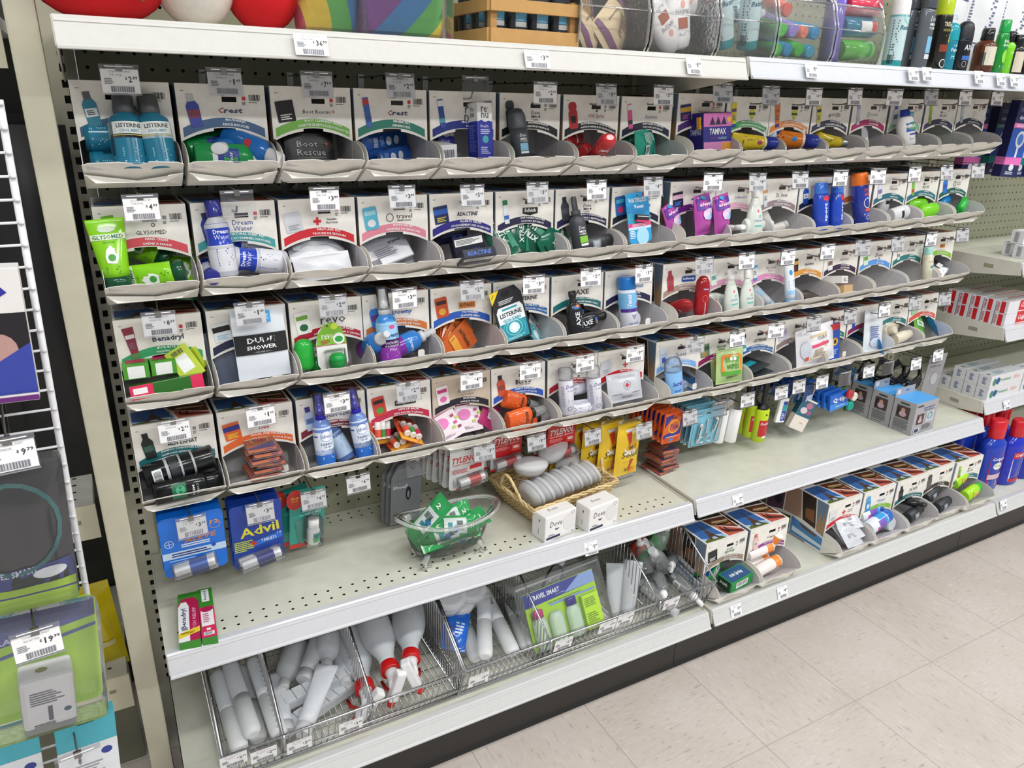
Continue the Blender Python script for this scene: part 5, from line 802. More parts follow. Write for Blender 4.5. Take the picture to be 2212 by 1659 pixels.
put(0, 12, 'cbud', -.010, -.010, .030, -20, 20, 10, 'clear cotton pack'); stand((1.9247, -0.2460, 1.2890), 'cream', 10, -8, 0, 'white lotion bottle with blue cap standing in its box, top row')
put(0, 14, 'lime', -.05, .07, .02, 0, 80, 0, 'lime bottle deep inside')
# ---- second row
stand((0.0281, -0.2470, 1.0826), 'glys', 8, -3, 0, 'lime hand cream tube with dark green cap standing in the hand cream box, second row', 'hand cream tubes')
put(1, 0, 'glys', .052, -.028, .052, -18, -100, 8, 'lime hand cream tube lying in front', 'hand cream tubes'); put(1, 0, 'glys', .035, .030, .062, -20, -62, 0, 'green hand cream tube lying behind', 'hand cream tubes'); put(1, 0, 'glys', .050, .030, -.010, -10, 8, 0, 'hand cream tube standing at the back right', 'hand cream tubes')
stand((0.1917, -0.2470, 1.0850), 'dream', 10, -3, 0, 'blue sleep drink bottle standing in the sleep aid box, second row', 'sleep drink bottles')
put(1, 1, 'dream', .075, -.018, .050, 0, -80, 2, 'sleep drink bottle lying in front', 'sleep drink bottles'); put(1, 1, 'dream', .062, .030, .082, 0, -84, 0, 'sleep drink bottle lying on top', 'sleep drink bottles'); put(1, 1, 'dream', -.052, .078, .040, 90, 0, 0, 'sleep drink bottle at the far left', 'sleep drink bottles')
put(1, 2, 'kitw', -.002, -.034, .018, -26, -3, 2, 'white first-aid pouch lying lowest', 'first-aid pouches'); put(1, 2, 'kitw', -.004, -.006, .044, -60, 4, -3, 'silver first-aid pouch on top', 'first-aid pouches'); put(1, 2, 'kitw', .004, .010, .060, -74, 8, 4, 'silver first-aid pouch, topmost', 'first-aid pouches')
put(1, 3, 'mani', -.004, .0, .032, -35, -16, 4, 'grey manicure set, back side up'); put(1, 3, 'mani', .004, .030, .020, -40, -6, 0, 'manicure set underneath')
put(1, 4, 'rea', .014, -.014, .034, -14, -6, 4, 'dark allergy carton in the middle', 'allergy tablet cartons'); put(1, 4, 'rea', -.010, .022, .058, 0, -4, 8, 'dark allergy carton at the back', 'allergy tablet cartons'); put(1, 4, 'rea', .002, -.046, .024, 60, -3, 0, 'dark allergy carton lying in front', 'allergy tablet cartons')
for k, (x, y, z, rx, ry, rz) in enumerate([(-.012, .0, .020, -14, 6, 0), (.030, -.022, .028, -20, 60, 6), (-.042, -.010, .026, -20, -20, 0), (.052, -.01, .034, -24, -50, 0)]): put(1, 5, 'schick', x, y, z, rx, ry, rz, ['green razor pack, upright', 'green razor pack lying right', 'green razor pack at left', 'green razor pack leaning left'][k], 'green razor packs')
stand((0.9162, -0.2430, 1.0671), 'dspray', 12, -6, 4, 'grey spray bottle standing in the grey shampoo box, second row'); put(1, 6, 'dovelay', -.012, -.020, .038, 0, 84, 4, 'grey bottle lying in front'); put(1, 6, 'dovelay', .01, .030, .095, 0, 88, 4, 'dark bottle lying behind')
stand((1.0690, -0.2500, 1.0873), 'vcard', 10, -5, 0, 'blue waterless shaver card standing in its box, second row')
stand((1.2332, -0.2620, 1.0990), 'always', 6, -6, 14, 'purple panty liner pack at left in the panty liner box, second row', 'panty liner packs'); stand((1.2905, -0.2640, 1.1013), 'always', 6, -8, 14, 'purple panty liner pack at right in the panty liner box, second row', 'panty liner packs'); put(1, 8, 'always', -.040, -.002, .030, -10, -20, 20, 'pink liner pack leaning behind', 'panty liner packs')
stand((1.4124, -0.2460, 1.0837), 'jbab', 8, 0, 0, 'clear baby lotion bottle standing in the baby lotion box, second row', 'baby lotion bottles'); put(1, 9, 'jbab', .0, -.032, .050, 0, 88, 0, 'baby lotion bottle lying in front', 'baby lotion bottles'); put(1, 9, 'jbab', -.036, .030, .040, 80, 10, 0, 'baby lotion bottle at the back', 'baby lotion bottles')
put(1, 10, 'ives', -.005, .0, .028, -20, -24, 0, 'grey scrub tube standing'); put(1, 10, 'ives', .030, -.010, .046, -10, -110, 0, 'grey scrub tube lying')
stand((1.6457, -0.2460, 1.0758), 'sport', 8, -2, 2, 'blue sport wash bottle at left in its box, second row', 'sport wash bottles'); stand((1.7076, -0.2400, 1.0737), 'sport', 8, 4, 16, 'blue sport wash bottle at right in its box, second row', 'sport wash bottles')
stand((1.8006, -0.2460, 1.0914), 'static', 9, -7, 0, 'blue spray can with orange cap standing in its box, second row')
put(1, 13, 'tres', .004, .020, .048, 4, 0, 4, 'white bottle standing inside'); put(1, 13, 'tres', -.02, -.028, .046, 0, 80, 0, 'white bottle lying in front')
put(1, 14, 'lime', -.040, .030, .090, 0, 86, 0, 'lime bottle, uppermost', 'lime shampoo bottles'); put(1, 14, 'lime', -.045, .010, .060, 0, 88, 0, 'lime bottle in the middle', 'lime shampoo bottles'); put(1, 14, 'lime', -.042, -.030, .046, 0, 84, 4, 'lime bottle lying in front', 'lime shampoo bottles')
put(1, 15, 'herb', -.040, .006, .050, 0, 70, 20, 'blue bottle lying'); put(1, 15, 'herbg', .010, -.024, .040, 0, 60, 20, 'green bottle lying')
# ---- third row
for k, (x, y, z, rz) in enumerate([(-.046, -.034, .062, -2), (-.003, -.030, .062, 3)]): put(2, 0, 'ben1', x, y, z, 2, 0, rz, ['green ointment carton end at left', 'green ointment carton end in the middle'][k], 'ointment cartons')
put(2, 0, 'ben2', -.002, -.052, .034, -8, -3, 2, 'pink and green ointment carton in front', 'ointment cartons'); put(2, 0, 'ben3', .044, -.036, .052, -22, -28, 0, 'yellow-green ointment pack leaning', 'ointment cartons'); put(2, 0, 'ben3', .056, -.010, .078, -60, 70, 0, 'yellow-edged ointment pack at right', 'ointment cartons')
stand((0.2387, -0.2520, 0.8974), 'dude', 8, -1, 0, 'white and black shower wipe pouch standing in the grooming wipes box, third row', 'shower wipe pouches'); put(2, 1, 'dudeb', -.030, -.004, .012, -14, -8, 0, 'dark shower wipe pouch behind', 'shower wipe pouches')
stand((0.3654, -0.2480, 0.8951), 'revo', 7, -1, 0, 'green and white lip balm card standing in the round lip balm box, third row', 'round lip balm cards'); put(2, 2, 'revo', -.030, .020, .012, -6, -16, 30, 'lip balm card leaning behind', 'round lip balm cards'); put(2, 2, 'herbg', -.050, -.01, .030, 0, 0, 0, 'green lip balm dome')
stand((0.4793, -0.2470, 0.8778), 'downy', 9, -3, 0, 'blue wrinkle spray bottle standing in the wrinkle spray box, third row', 'wrinkle spray bottles'); put(2, 3, 'downyl', -.028, -.016, .046, 0, 76, 6, 'wrinkle spray bottle lying lower', 'wrinkle spray bottles'); put(2, 3, 'downyl', -.030, .024, .092, 0, 80, 4, 'wrinkle spray bottle lying upper', 'wrinkle spray bottles'); put(2, 3, 'downyl', -.06, .03, .04, 60, 10, 4, 'wrinkle spray bottle at the far left', 'wrinkle spray bottles')
for k in range(6): put(2, 4, 'toe', -.044+.006*k, -.020+.004*k, .020+.003*k, -24-4*k, 62-14*k, 2*k, ['orange toe warmer pack, lowest of the fan', 'orange toe warmer pack, second of the fan', 'orange toe warmer pack, third of the fan', 'orange toe warmer pack, fourth of the fan', 'orange toe warmer pack, fifth of the fan', 'orange toe warmer pack, topmost of the fan'][k], 'toe warmer packs')
stand((0.7616, -0.2500, 0.8994), 'gotabs', 8, -14, 0, 'teal and black tablet card standing in the chewable mint tablet box, third row', 'tablet cards'); put(2, 5, 'gotabs', .030, -.010, .016, -50, 50, 0, 'teal tablet card lying', 'tablet cards'); put(2, 5, 'gotabs', .016, .020, .010, -30, 30, 0, 'teal tablet card behind', 'tablet cards')
stand((0.9161, -0.2440, 0.8755), 'axe', 10, -5, 4, 'black shampoo bottle standing in the black shampoo box, third row', 'black shampoo bottles'); put(2, 6, 'axe', -.030, -.020, .046, 0, 82, 4, 'black shampoo bottle lying in front', 'black shampoo bottles'); put(2, 6, 'axe', -.036, .020, .090, 0, 112, 6, 'black shampoo bottle lying behind', 'black shampoo bottles')
stand((1.0577, -0.2460, 0.8825), 'venus', 8, -3, 2, 'blue capped shave gel can standing in the shave gel box, third row', 'shave gel cans'); put(2, 7, 'venusw', .006, .060, .044, 90, 0, -6, 'shave gel can, white end out, lower', 'shave gel cans'); put(2, 7, 'venusw', .002, .070, .090, 90, 0, -6, 'shave gel can, white end out, upper', 'shave gel cans')
stand((1.2746, -0.2440, 0.8895), 'soap', 6, 3, -4, 'dark red body wash bottle standing in its box, third row', 'dark red body wash bottles'); put(2, 8, 'soap', -.020, .050, .040, 80, 0, 0, 'dark red bottle lying, end out', 'dark red body wash bottles'); put(2, 8, 'soap', -.05, .03, .03, 60, 30, 0, 'dark red bottle deep inside', 'dark red body wash bottles')
stand((1.3699, -0.2480, 0.8965), 'jbab', 8, -4, 0, 'clear baby shampoo bottle at left in its box, third row', 'baby shampoo bottles'); stand((1.4221, -0.2480, 0.8945), 'jbab', 8, -2, 0, 'clear baby shampoo bottle at right in its box, third row', 'baby shampoo bottles'); put(2, 9, 'jbab', .012, .0, .036, -10, -66, 0, 'baby shampoo bottle leaning left', 'baby shampoo bottles')
stand((1.5773, -0.2460, 0.8960), 'btube', 8, -6, 0, 'white and blue baby tube standing in its box, third row', 'baby lotion tubes'); put(2, 10, 'btubel', .024, -.004, .020, -20, -46, 0, 'grey baby tube leaning left', 'baby lotion tubes')
put(2, 11, 'dark', -.010, -.040, .034, 8, 4, 10, 'dark nail packet on top'); put(2, 11, 'dark', .004, -.034, .028, 8, -2, -8, 'dark nail packet underneath')
put(2, 12, 'band', -.018, -.036, .060, -8, 8, 20, 'white hair band carton'); put(2, 12, 'bandb', -.004, -.040, .032, -8, 4, 14, 'tan hair band carton')
stand((2.1526, -0.2460, 0.8846), 'lcb', 8, -3, 0, 'cream bottle with aqua cap standing in the cream shampoo box')
put(2, 15, 'foil', -.020, -.010, .030, -50, 60, 0, 'foil razor pack at left', 'foil razor packs'); put(2, 15, 'foil', .020, -.020, .030, -60, -30, 10, 'foil razor pack at right', 'foil razor packs')
# ---- fourth row
put(3, 0, 'men2', -.060, -.018, .066, 0, 84, 6, 'black ribbed bottle lying behind'); put(3, 0, 'men', -.050, -.046, .042, 0, 90, 6, 'black and green bottle lying in front')
for k in range(6): put(3, 1, 'tidef', .004+.003*((k*7) % 5-2), -.054+.003*(k % 3), .032+.0105*k, 4, 1-2*(k % 2), 5-4*(k % 3), ['sink packet, lowest of the pile', 'sink packet, second of the pile', 'sink packet, third of the pile', 'sink packet, fourth of the pile', 'sink packet, fifth of the pile', 'sink packet, topmost of the pile'][k], 'sink packets in the dispenser')
stand((0.3379, -0.2490, 0.6931), 'feb', 8, -2, -4, 'fabric spray bottle standing left in the fabric refresher box, fourth row', 'fabric spray bottles'); stand((0.4186, -0.2460, 0.6842), 'feb', 10, -8, -10, 'fabric spray bottle standing right in the fabric refresher box, fourth row', 'fabric spray bottles'); put(3, 2, 'febl', .020, -.016, .022, -20, -22, 0, 'fabric spray bottle leaning behind', 'fabric spray bottles')
put(3, 3, 'lip', .012, -.036, .040, -66, 28, 8, 'lip balm card with three sticks, on top', 'mini lip balm cards'); put(3, 3, 'lip', -.048, .0, .034, -10, 14, 30, 'lip balm card standing at left', 'mini lip balm cards'); put(3, 3, 'lip', .0, -.030, .028, -80, -20, 0, 'lip balm card underneath', 'mini lip balm cards')
put(3, 4, 'mask', .016, -.012, .028, -24, -2, 0, 'pink face mask packet in the middle', 'face mask packets'); put(3, 4, 'mask', -.030, -.026, .026, -28, -22, 0, 'pink face mask packet at left', 'face mask packets'); put(3, 4, 'maskb', .052, -.010, .030, -30, 40, 0, 'dark pink face mask packet at right', 'face mask packets')
put(3, 5, 'bens', -.052, -.042, .048, 0, 86, 6, 'orange repellent bottle lying in front', 'insect repellent bottles'); put(3, 5, 'bens', -.040, -.004, .088, 0, 112, 8, 'orange repellent bottle lying across', 'insect repellent bottles'); put(3, 5, 'bens', -.010, .030, .095, 0, 130, 0, 'orange repellent bottle at the back', 'insect repellent bottles'); put(3, 5, 'bens', -.030, -.020, .030, 0, 88, 0, 'orange repellent bottle underneath', 'insect repellent bottles')
stand((0.8966, -0.2500, 0.7056), 'dry', 7, -2, 0, 'white dry shampoo can standing left in its box, fourth row', 'dry shampoo cans'); stand((0.9761, -0.2500, 0.6923), 'dry', 7, -4, 0, 'white dry shampoo can standing right in its box, fourth row', 'dry shampoo cans'); put(3, 6, 'dry', -.030, .010, .075, 0, 88, 0, 'white dry shampoo can lying upper', 'dry shampoo cans'); put(3, 6, 'dry', -.034, -.020, .040, 0, 92, 0, 'white dry shampoo can lying lower', 'dry shampoo cans')
stand((1.0588, -0.2560, 0.7109), 'kit', 16, -1, 0, 'silver first-aid pouch standing in the first-aid kit box, fourth row')
stand((1.2151, -0.2460, 0.6964), 'secret', 8, -5, 0, 'pale blue deodorant stick standing in its box, fourth row'); put(3, 8, 'secret', .004, .05, .03, 80, 0, 0, 'pale blue deodorant lying behind')
stand((1.3914, -0.2500, 0.7031), 'boog', 10, 2, 0, 'green nose wipe pouch standing in its box, fourth row', 'nose wipe pouches'); put(3, 9, 'boog', .018, .0, .030, -10, 0, 10, 'green nose wipe pouch behind', 'nose wipe pouches')
put(3, 10, 'tabs', -.012, -.040, .050, 4, -8, 10, 'dark tablet packet, upper', 'mint tablet packets'); put(3, 10, 'tabs', -.006, -.044, .034, 4, -4, 4, 'dark tablet packet, lower', 'mint tablet packets')
stand((1.6985, -0.2620, 0.7078), 'olay', 8, -7, 0, 'white facial cloth pack standing in its box, fourth row'); stand((1.7920, -0.2500, 0.7069), 'zing', 6, -6, 0, 'blue wipes packet with red top behind the facial cloth pack')
stand((1.9474, -0.2520, 0.7111), 'whitep', 10, 2, 0, 'white wipes pouch standing above the magenta-banded box'); put(3, 13, 'bluep', .034, -.050, .036, -66, 60, 0, 'bright blue wipes pouch')
put(3, 14, 'lcl', -.030, -.034, .046, 0, 86, 6, 'cream bottle lying in front', 'cream conditioner bottles'); put(3, 14, 'lcl', -.036, .010, .080, 0, 96, 6, 'cream bottle lying behind', 'cream conditioner bottles'); put(3, 14, 'lcl', -.05, .04, .05, 70, 10, 6, 'cream bottle, end out', 'cream conditioner bottles')
put(3, 15, 'bluep', .030, -.040, .044, -50, 50, 10, 'bright blue wipes pouch'); put(3, 15, 'greenp', -.016, -.014, .036, -30, 20, 0, 'green wipes pouch'); put(3, 15, 'greenp', .006, .01, .046, -40, 50, 0, 'green wipes pouch behind')
# ---- base deck boxes
def bput(i, key, x, y, z, rx, ry, rz, label, group=None): return place(key, MBASE[i] @ RT(x, y, z, rx, ry, rz), label, group)
bput(0, 'isp', .016, -.052, .034, 4, -3, 6, 'green bar soap carton in front in the soap box on the base deck', 'bar soap cartons'); bput(0, 'isp', -.014, .004, .046, -10, -16, 30, 'green bar soap carton behind in the soap box on the base deck', 'bar soap cartons')
for k, (x, y, z, rx, ry, rz) in enumerate([(-.062, -.030, .046, 0, 84, 4), (-.064, .006, .076, 0, 86, 0), (.016, .03, .040, 20, 16, 0), (-.064, .01, .04, 0, 92, 0)]): bput(1, 'vag', x, y, z, rx, ry, rz, ['white and orange bottle lying in front', 'white and orange bottle lying behind', 'white bottle standing at right', 'white bottle underneath'][k]+' in the wash box on the base deck', 'white and orange wash bottles')
for k in range(4): bput(2, 'foilp', .006+.006*(k % 2), -.054+.010*k, .034+.012*k, -48-10*(k % 2), 10-12*(k % 2), 8-6*k, ['foil first-aid pouch, lowest', 'foil first-aid pouch, second', 'foil first-aid pouch, third', 'foil first-aid pouch, topmost'][k]+', in the kit box on the base deck', 'foil first-aid pouches')
bput(3, 'vlay', -.062, -.026, .052, 0, 80, 6, 'blue capped gel can lying in front in the gel box on the base deck', 'gel cans on the base deck'); bput(3, 'vlay', -.062, .012, .074, 0, 84, 4, 'gel can lying behind in the gel box on the base deck', 'gel cans on the base deck'); bput(3, 'venusw', .034, .055, .034, 84, 0, 4, 'gel can, white end out, in the gel box on the base deck', 'gel cans on the base deck')
bput(4, 'dovelay', -.036, -.030, .044, 0, 84, 8, 'black bottle with white barcode lying in the black shampoo box on the base deck'); bput(4, 'axe', .0, .05, .066, 80, 0, 10, 'black bottle, round cap out, in the black shampoo box on the base deck')
bput(5, 'dovelay', -.050, -.002, .060, 0, 80, 8, 'grey bottle lying behind in the body wash box on the base deck'); bput(5, 'dovelay', -.040, -.036, .042, 0, 88, 8, 'dark rounded bottle lying in front in the body wash box on the base deck')
bput(6, 'limeb', -.048, -.034, .050, 0, 82, 6, 'lime shampoo bottle lying in front in the lime box on the base deck', 'lime bottles on the base deck'); bput(6, 'limeb', -.056, .004, .080, 0, 76, 8, 'lime shampoo bottle lying behind in the lime box on the base deck', 'lime bottles on the base deck')
# ================================================================ blister cards hung under the fourth row
def hang(w_, h_, col, prints, bub=None, r=.006, back=None, z1=None, t=.0012):
    return lambda: card('medicine_card', w_, h_, col, prints, bub, r, True, t, back)
D('aleve', 'tablet card', hang(.112, .132, '1470d8/g', [('r', 0, -.072, .112, .015, 'c4dcf4'), ('l', 0, -.072, .08, .010, 2, '2a3a7a'), ('t', .012, -.042, .056, .011, 'ALEVE', 'd8843a', 'bi', .06), ('l', .010, -.054, .064, .009, 2, 'e4f0fc'), ('o', -.042, -.045, .008, .008, .001, 'e4f0fc'), ('r', -.042, -.045, .012, .001, 'e4f0fc'), ('r', -.042, -.045, .001, .012, 'e4f0fc'), ('t', .040, -.014, .016, .009, '12', 'e0945a', 'b'), ('o', .040, -.020, .010, .009, .001, 'd0a080'), ('c', .034, -.066, .004, .004, '1c50b0'), ('l', -.010, -.084, .07, .004, 1, 'a8ccf4')], stick_bubble(-.004, -.098, .072, .0095, 'eef0f4', '2c5cb8', 6), .010))
D('advil', 'tablet card', hang(.096, .146, '1c3f9c/g', [('t', .004, -.050, .074, .022, 'Advil', 'e8e02c', 'b', .06), ('p', [(-.010, -.088), (.046, -.078), (.046, -.064), (-.010, -.076)], '2c74d8'), ('c', -.010, -.080, .007, .006, 'c0402c'), ('t', .020, -.076, .030, .007, 'TABLETS', 'e8f0fc', 'b', .06), ('l', -.027, -.082, .036, .026, 6, 'c8d43c'), ('t', .041, -.066, .007, .006, '10', 'e8ecf4')]+[('r', -.045+.006*k, -.07, .0003, .12, '2c56b8') for k in range(15)], stick_bubble(.002, -.112, .076, .0095, 'eef0f4', '26308a', 10), .008))
def pillb(x, z):
    def f(o):
        b = B(); bp, cp = prof('pill', .058, .0135); b.lathe(bp, 'eff0f0', 18, 1, True, (x, -.016)); b.T = None
        b2 = B()
        def sh(L): return [(q[0], q[1]+z) for q in L]
        b = B(); b.lathe(sh(bp), 'eff0f0', 18, 1, True, (x, -.016)); b.obj('bottle', o); b = B(); b.lathe(sh(cp), 'f4f4f4', 18, 1, True, (x, -.016)); b.obj('cap', o)
        b = B(); draw(b, [('r', .004, z+.018, .016, .022, '2a9a90'), ('t', .004, z+.023, .014, .005, 'Advil', '12205a', 'b'), ('r', .004, z+.011, .016, .006, '58c050')], CYL(.0138, 1, (x, -.016)), .0004); b.obj('label', o)
        b = B(); b.box(x-.018, x+.018, -.034, -.001, z-.004, z+.062, 'ffffff/c', .006); b.obj('blister', o)
    return f
D('liqui', 'tablet card', hang(.074, .142, '3aa092/g', [('c', -.026, -.010, .018, .024, 'c8302c'), ('t', -.026, -.006, .016, .005, 'KILLER', 'f0d03c', 'b'), ('t', -.026, -.013, .014, .004, 'TO GO', 'f0d03c', 'b'), ('t', .008, -.034, .046, .014, 'Advil', '1a2468', 'b', .05), ('t', .012, -.048, .034, .006, 'LIQUI-GELS', 'f0f8f8', 'b', .05), ('c', -.012, -.050, .008, .002, '50c8c8'), ('r', 0, -.124, .074, .010, 'cc3a30')]+[('r', 0, -.02-.009*k, .074, .0003, '2a8a7c') for k in range(11)], pillb(.008, -.112), .006))
D('tylw', 'tablet card', hang(.086, .116, 'd6d6d6', [('t', -.004, -.026, .068, .016, 'TYLENOL', 'c8202c', 'bi', .04), ('t', 0, -.038, .070, .005, 'Regular Strength · Regular', 'c8202c', 'b', .04), ('r', .022, -.050, .030, .010, 'c8202c', .06), ('c', .024, -.044, .006, .004, 'c8202c'), ('l', -.016, -.056, .04, .012, 4, 'c86a6a'), ('r', 0, -.102, .05, .003, 'c84a4a')], stick_bubble(.010, -.078, .062, .009, 'e8e8ea', 'c84a50', 8), .010, 'b8b8b8'))
D('tylr', 'tablet card', hang(.082, .118, 'c2181f/g', [('t', 0, -.024, .070, .017, 'TYLENOL', 'f2ecec', 'bi', .05), ('t', 0, -.037, .066, .005, 'Extra Strength - Extra fort', 'f0dcdc', 'b', .05), ('l', -.014, -.048, .04, .010, 3, 'e88a8a'), ('r', .026, -.050, .022, .016, 'e84a3c'), ('c', .026, -.048, .008, .004, 'f0dcdc'), ('r', 0, -.088, .082, .036, 'd8d8da'), ('r', 0, -.103, .082, .006, 'b81820')], stick_bubble(.002, -.080, .064, .0095, 'e6e6ea', 'c83a44', 8), .010, 'a8181e'))
D('tidec', 'sink packet', hang(.062, .088, 'e4622a/g', [('p', [(-.028, .004), (.0, .008), (-.028, -.030)], '34308c'), ('p', [(-.028, -.050), (.028, -.036), (.028, -.052), (-.028, -.062)], '34308c'), ('p', [(.028, .004), (.028, -.036), (.014, -.048)], '34308c'), ('c', .003, -.028, .019, .020, 'ecc03c'), ('c', .003, -.028, .0155, .0165, 'e86a2a'), ('t', .003, -.028, .030, .015, 'Tide', '262c84', 'bi'), ('l', 0, -.057, .040, .003, 1, 'e8e8f4'), ('r', -.016, -.068, .016, .010, 'c8501c'), ('r', .016, -.068, .016, .010, 'c8501c'), ('c', 0, -.066, .005, .006, '4a8ad0')], None, .004, 'c8501c', .0012, .005))
def clipc(o):
    for x, z, s, a in ((-.026, -.058, 1.0, 5), (.026, -.040, .85, 14)):
        b = B(); b.T = RT(x, -.006, z, 0, a, 0); b.prism(rrect(.010*s, .056*s, .004, 3), -.003, .001, 'c9ccd0/m'); b.prism(rrect(.006*s, .040*s, .002, 3, 0, .004), -.006, -.004, 'dfe2e6/m'); b.lathe([(.0045, -.002), (.0045, .002)], 'b9bcc0/m', 12); b.T = RT(x, -.006, z+.026*s, 90, a, 0); b.lathe([(.005*s, -.002), (.005*s, .006)], 'e2e5e8/m', 12); b.obj('nail_clipper', o)
    b = B(); b.T = RT(0, -.005, -.05)
    for sx_ in (-1, 1):
        b.tube([(sx_*.012+.010*math.cos(t*PI/6), 0, -.030+.009*math.sin(t*PI/6)) for t in range(12)], .0016, 'd4d8dc/m', 6, True); b.tube([(sx_*.006, 0, -.022), (0, 0, 0), (-sx_*.002, 0, .022), (0, 0, .032)], [.0018, .002, .0018, .0005], 'd4d8dc/m', 6)
    b.obj('scissors', o)
    b = B(); b.T = RT(.042, -.005, -.056, 0, 6, 0); b.box(-.003, .003, -.001, .001, -.035, .035, 'c4c8cc/m', .0008); b.obj('nail_file', o)
    b = B(); b.tube([(-.050, -.006, -.094), (.050, -.006, -.094), (.050, -.006, .006), (-.050, -.006, .006)], .002, 'b8dcec/h', 6, True); b.obj('blister', o)
D('mcard', 'manicure set', hang(.104, .112, '7cc0d8/g', [('r', -.030, -.004, .026, .012, '58a8c8'), ('t', -.030, -.004, .020, .006, 'travel', 'e4f0f4', 'b')], clipc, .006, '5a7a94'))
def shoe():
    o = root('shoe_accessory_pouch'); b = B(); b.prism([(-.036, -.150), (.036, -.150), (.038, -.02), (.026, .004), (.0, .010), (-.020, .004), (-.036, -.026)], -.002, .002, '77797e/f'); b.obj('card', o)
    b = B(); draw(b, [('t', -.014, -.052, .036, .009, 'ShoeF', 'd8d8dc', 'b'), ('c', .006, -.072, .0065, .018, '1c1c20'), ('c', .006, -.074, .003, .010, '84868c'), ('r', .008, -.036, .03, .001, 'a0a2a8')], FLAT(-.002)); b.obj('print', o)
    return o
D('shoe', 'shoe care pack', shoe)
def bicp():
    o = root('razor_pack'); h = .150
    p = pouch('x', .076, h, .022, 'e6c02c/g', [('r', 0, .100, .034, .070, 'e4dcc8'), ('t', .006, .086, .024, .010, 'BIC', '1c1a14', 'b'), ('r', .006, .086, .030, .014, 'e0a41c'), ('t', .006, .086, .024, .009, 'BIC', '17130e', 'b'), ('t', .002, .066, .050, .018, 'Soleil', '3a2c20', 'i'), ('p', [(-.014, .124), (.004, .128), (.000, .104), (-.006, .092)], 'c8342c'), ('r', -.002, .132, .026, .004, 'd8dcdc', .15), ('t', 0, .045, .040, .003, 'PEAUX SENSIBLES', '6a5a2c', ''), ('p', [(.004, .052), (.014, .048), (.008, .014), (.002, .020)], 'd0382c'), ('t', -.004, .018, .004, .009, '1', '3a2c20', 'b'), ('c', .018, .012, .012, .008, 'ec9a2c')], None, 'bag', .06, 31)
    for c in list(p.children): c.parent = o; c.location = (0, 0, -h+.004)
    bpy.data.objects.remove(p); b = B()
    b.box(-.036, .036, -.0012, .0012, .000, .014, 'ece4c4/c'); b.obj('clear_header', o); b = B(); b.box(-.034, .034, -.001, .001, -h-.008, -h+.004, 'f0ecd8/c'); b.obj('clear_footer', o); return o
D('bicp', 'razor pack', bicp)
def HK(p, price, names, label, y=None, z=.018): price_hook(p[0], p[2]+z, names, price, label, y=y if y else p[1]-.012, low=True, rz=random.uniform(-4, 4), group='price hooks below the dispensers', tilt=-4)
def row_hang(key, p, n, step, label, group, sway=2.0, dx=0):
    for k in range(n-1, -1, -1):
        lab = [label+', front of its hook', label+', second on its hook'][k] if k < 2 else label+', '+('third', 'fourth', 'fifth', 'sixth', 'seventh', 'eighth', 'ninth', 'tenth', 'eleventh', 'twelfth')[k-2]+' from the front on its hook'
        a = random.uniform(-sway, sway) if k else 0
        place(key, RT(p[0]+dx*k+random.uniform(-.001, .001), p[1]+step*k, p[2]-.0012*k*0, 5+a*.4, a, a), lab, group)
pa = (0.0817, -0.2400, 0.6390); pa = (pa[0], -.240, pa[2]-.002)
row_hang('aleve', pa, 5, .012, 'bright blue tablet card with orange lettering', 'bright blue tablet cards'); HK((pa[0], -.248, pa[2]), '3.99', ('ALEVE CAPLET 220', '16 TB'), 'price hook reading $3.99 in front of the bright blue tablet cards', z=.0)
pa = (0.1969, -0.2400, 0.6309)
row_hang('advil', pa, 6, .010, 'dark blue tablet card with yellow lettering', 'dark blue tablet cards'); HK((pa[0]+.006, -.248, pa[2]), '3.39', ('ADVIL 10 TB', ), 'price hook reading $3.39 in front of the dark blue tablet cards', z=.004)
pa = (0.3095, -0.1850, 0.6080)
for k, dx in ((1, -.030), (0, 0)): place('liqui', RT(pa[0]+dx, pa[1]+.030*k, pa[2]-.006*k, 5, 3-9*k, 4), ['teal capsule card with white bottle, in front', 'teal capsule card with white bottle, behind'][k]+' on its hook', 'teal capsule cards')
HK((pa[0]+.006, -.200, pa[2]), '6.09', ('ADVIL LIQUI-GEL', '12 GC'), 'price hook reading $6.09 in front of the teal capsule cards', z=.002)
pa = (0.4091, -0.2150, 0.6270); price_hook(pa[0], pa[2], ('ADVIL LIQUIGELS X/S', 'MTG 12 GC'), '6.99', 'price hook reading $6.99 with nothing hanging on it', y=-.215, low=True, rz=3, group='price hooks below the dispensers', wire='4a4a46/m')
pa = (0.5401, -0.1700, 0.6171)
for k in range(3): place('shoe', RT(pa[0]-.006*k, -.150+.014*k, pa[2]-.012, 4, 2, 2), ['grey shoe care pack, in front on its hook', 'grey shoe care pack, second on its hook', 'grey shoe care pack, third on its hook'][k], 'grey shoe care packs')
price_hook(pa[0]+.012, pa[2]+.004, None, '', 'price hook with an empty holder over the grey shoe care packs', y=-.185, rz=4, group='price hooks below the dispensers')
pa = (0.6614, -0.2150, 0.6511)
row_hang('tylw', pa, 7, .017, 'white tablet card with red lettering', 'white tablet cards', 3, -.006); HK((pa[0]+.030, -.225, pa[2]-.0), '3.19', ('TYL REG 325MG', '12 TB'), 'price hook reading $3.19 in front of the white tablet cards', z=-.002)
pa = (0.7875, -0.1650, 0.6489)
row_hang('tylr', pa, 5, .017, 'red tablet card left of the yellow razors', 'red tablet cards', 3, -.004); HK((pa[0]+.050, -.205, pa[2]-.0), '3.19', ('TYL XS 500MG', '10 CP'), 'price hook reading $3.19 beside the left red tablet cards', z=-.014)
pa = (0.9423, -0.1650, 0.6410)
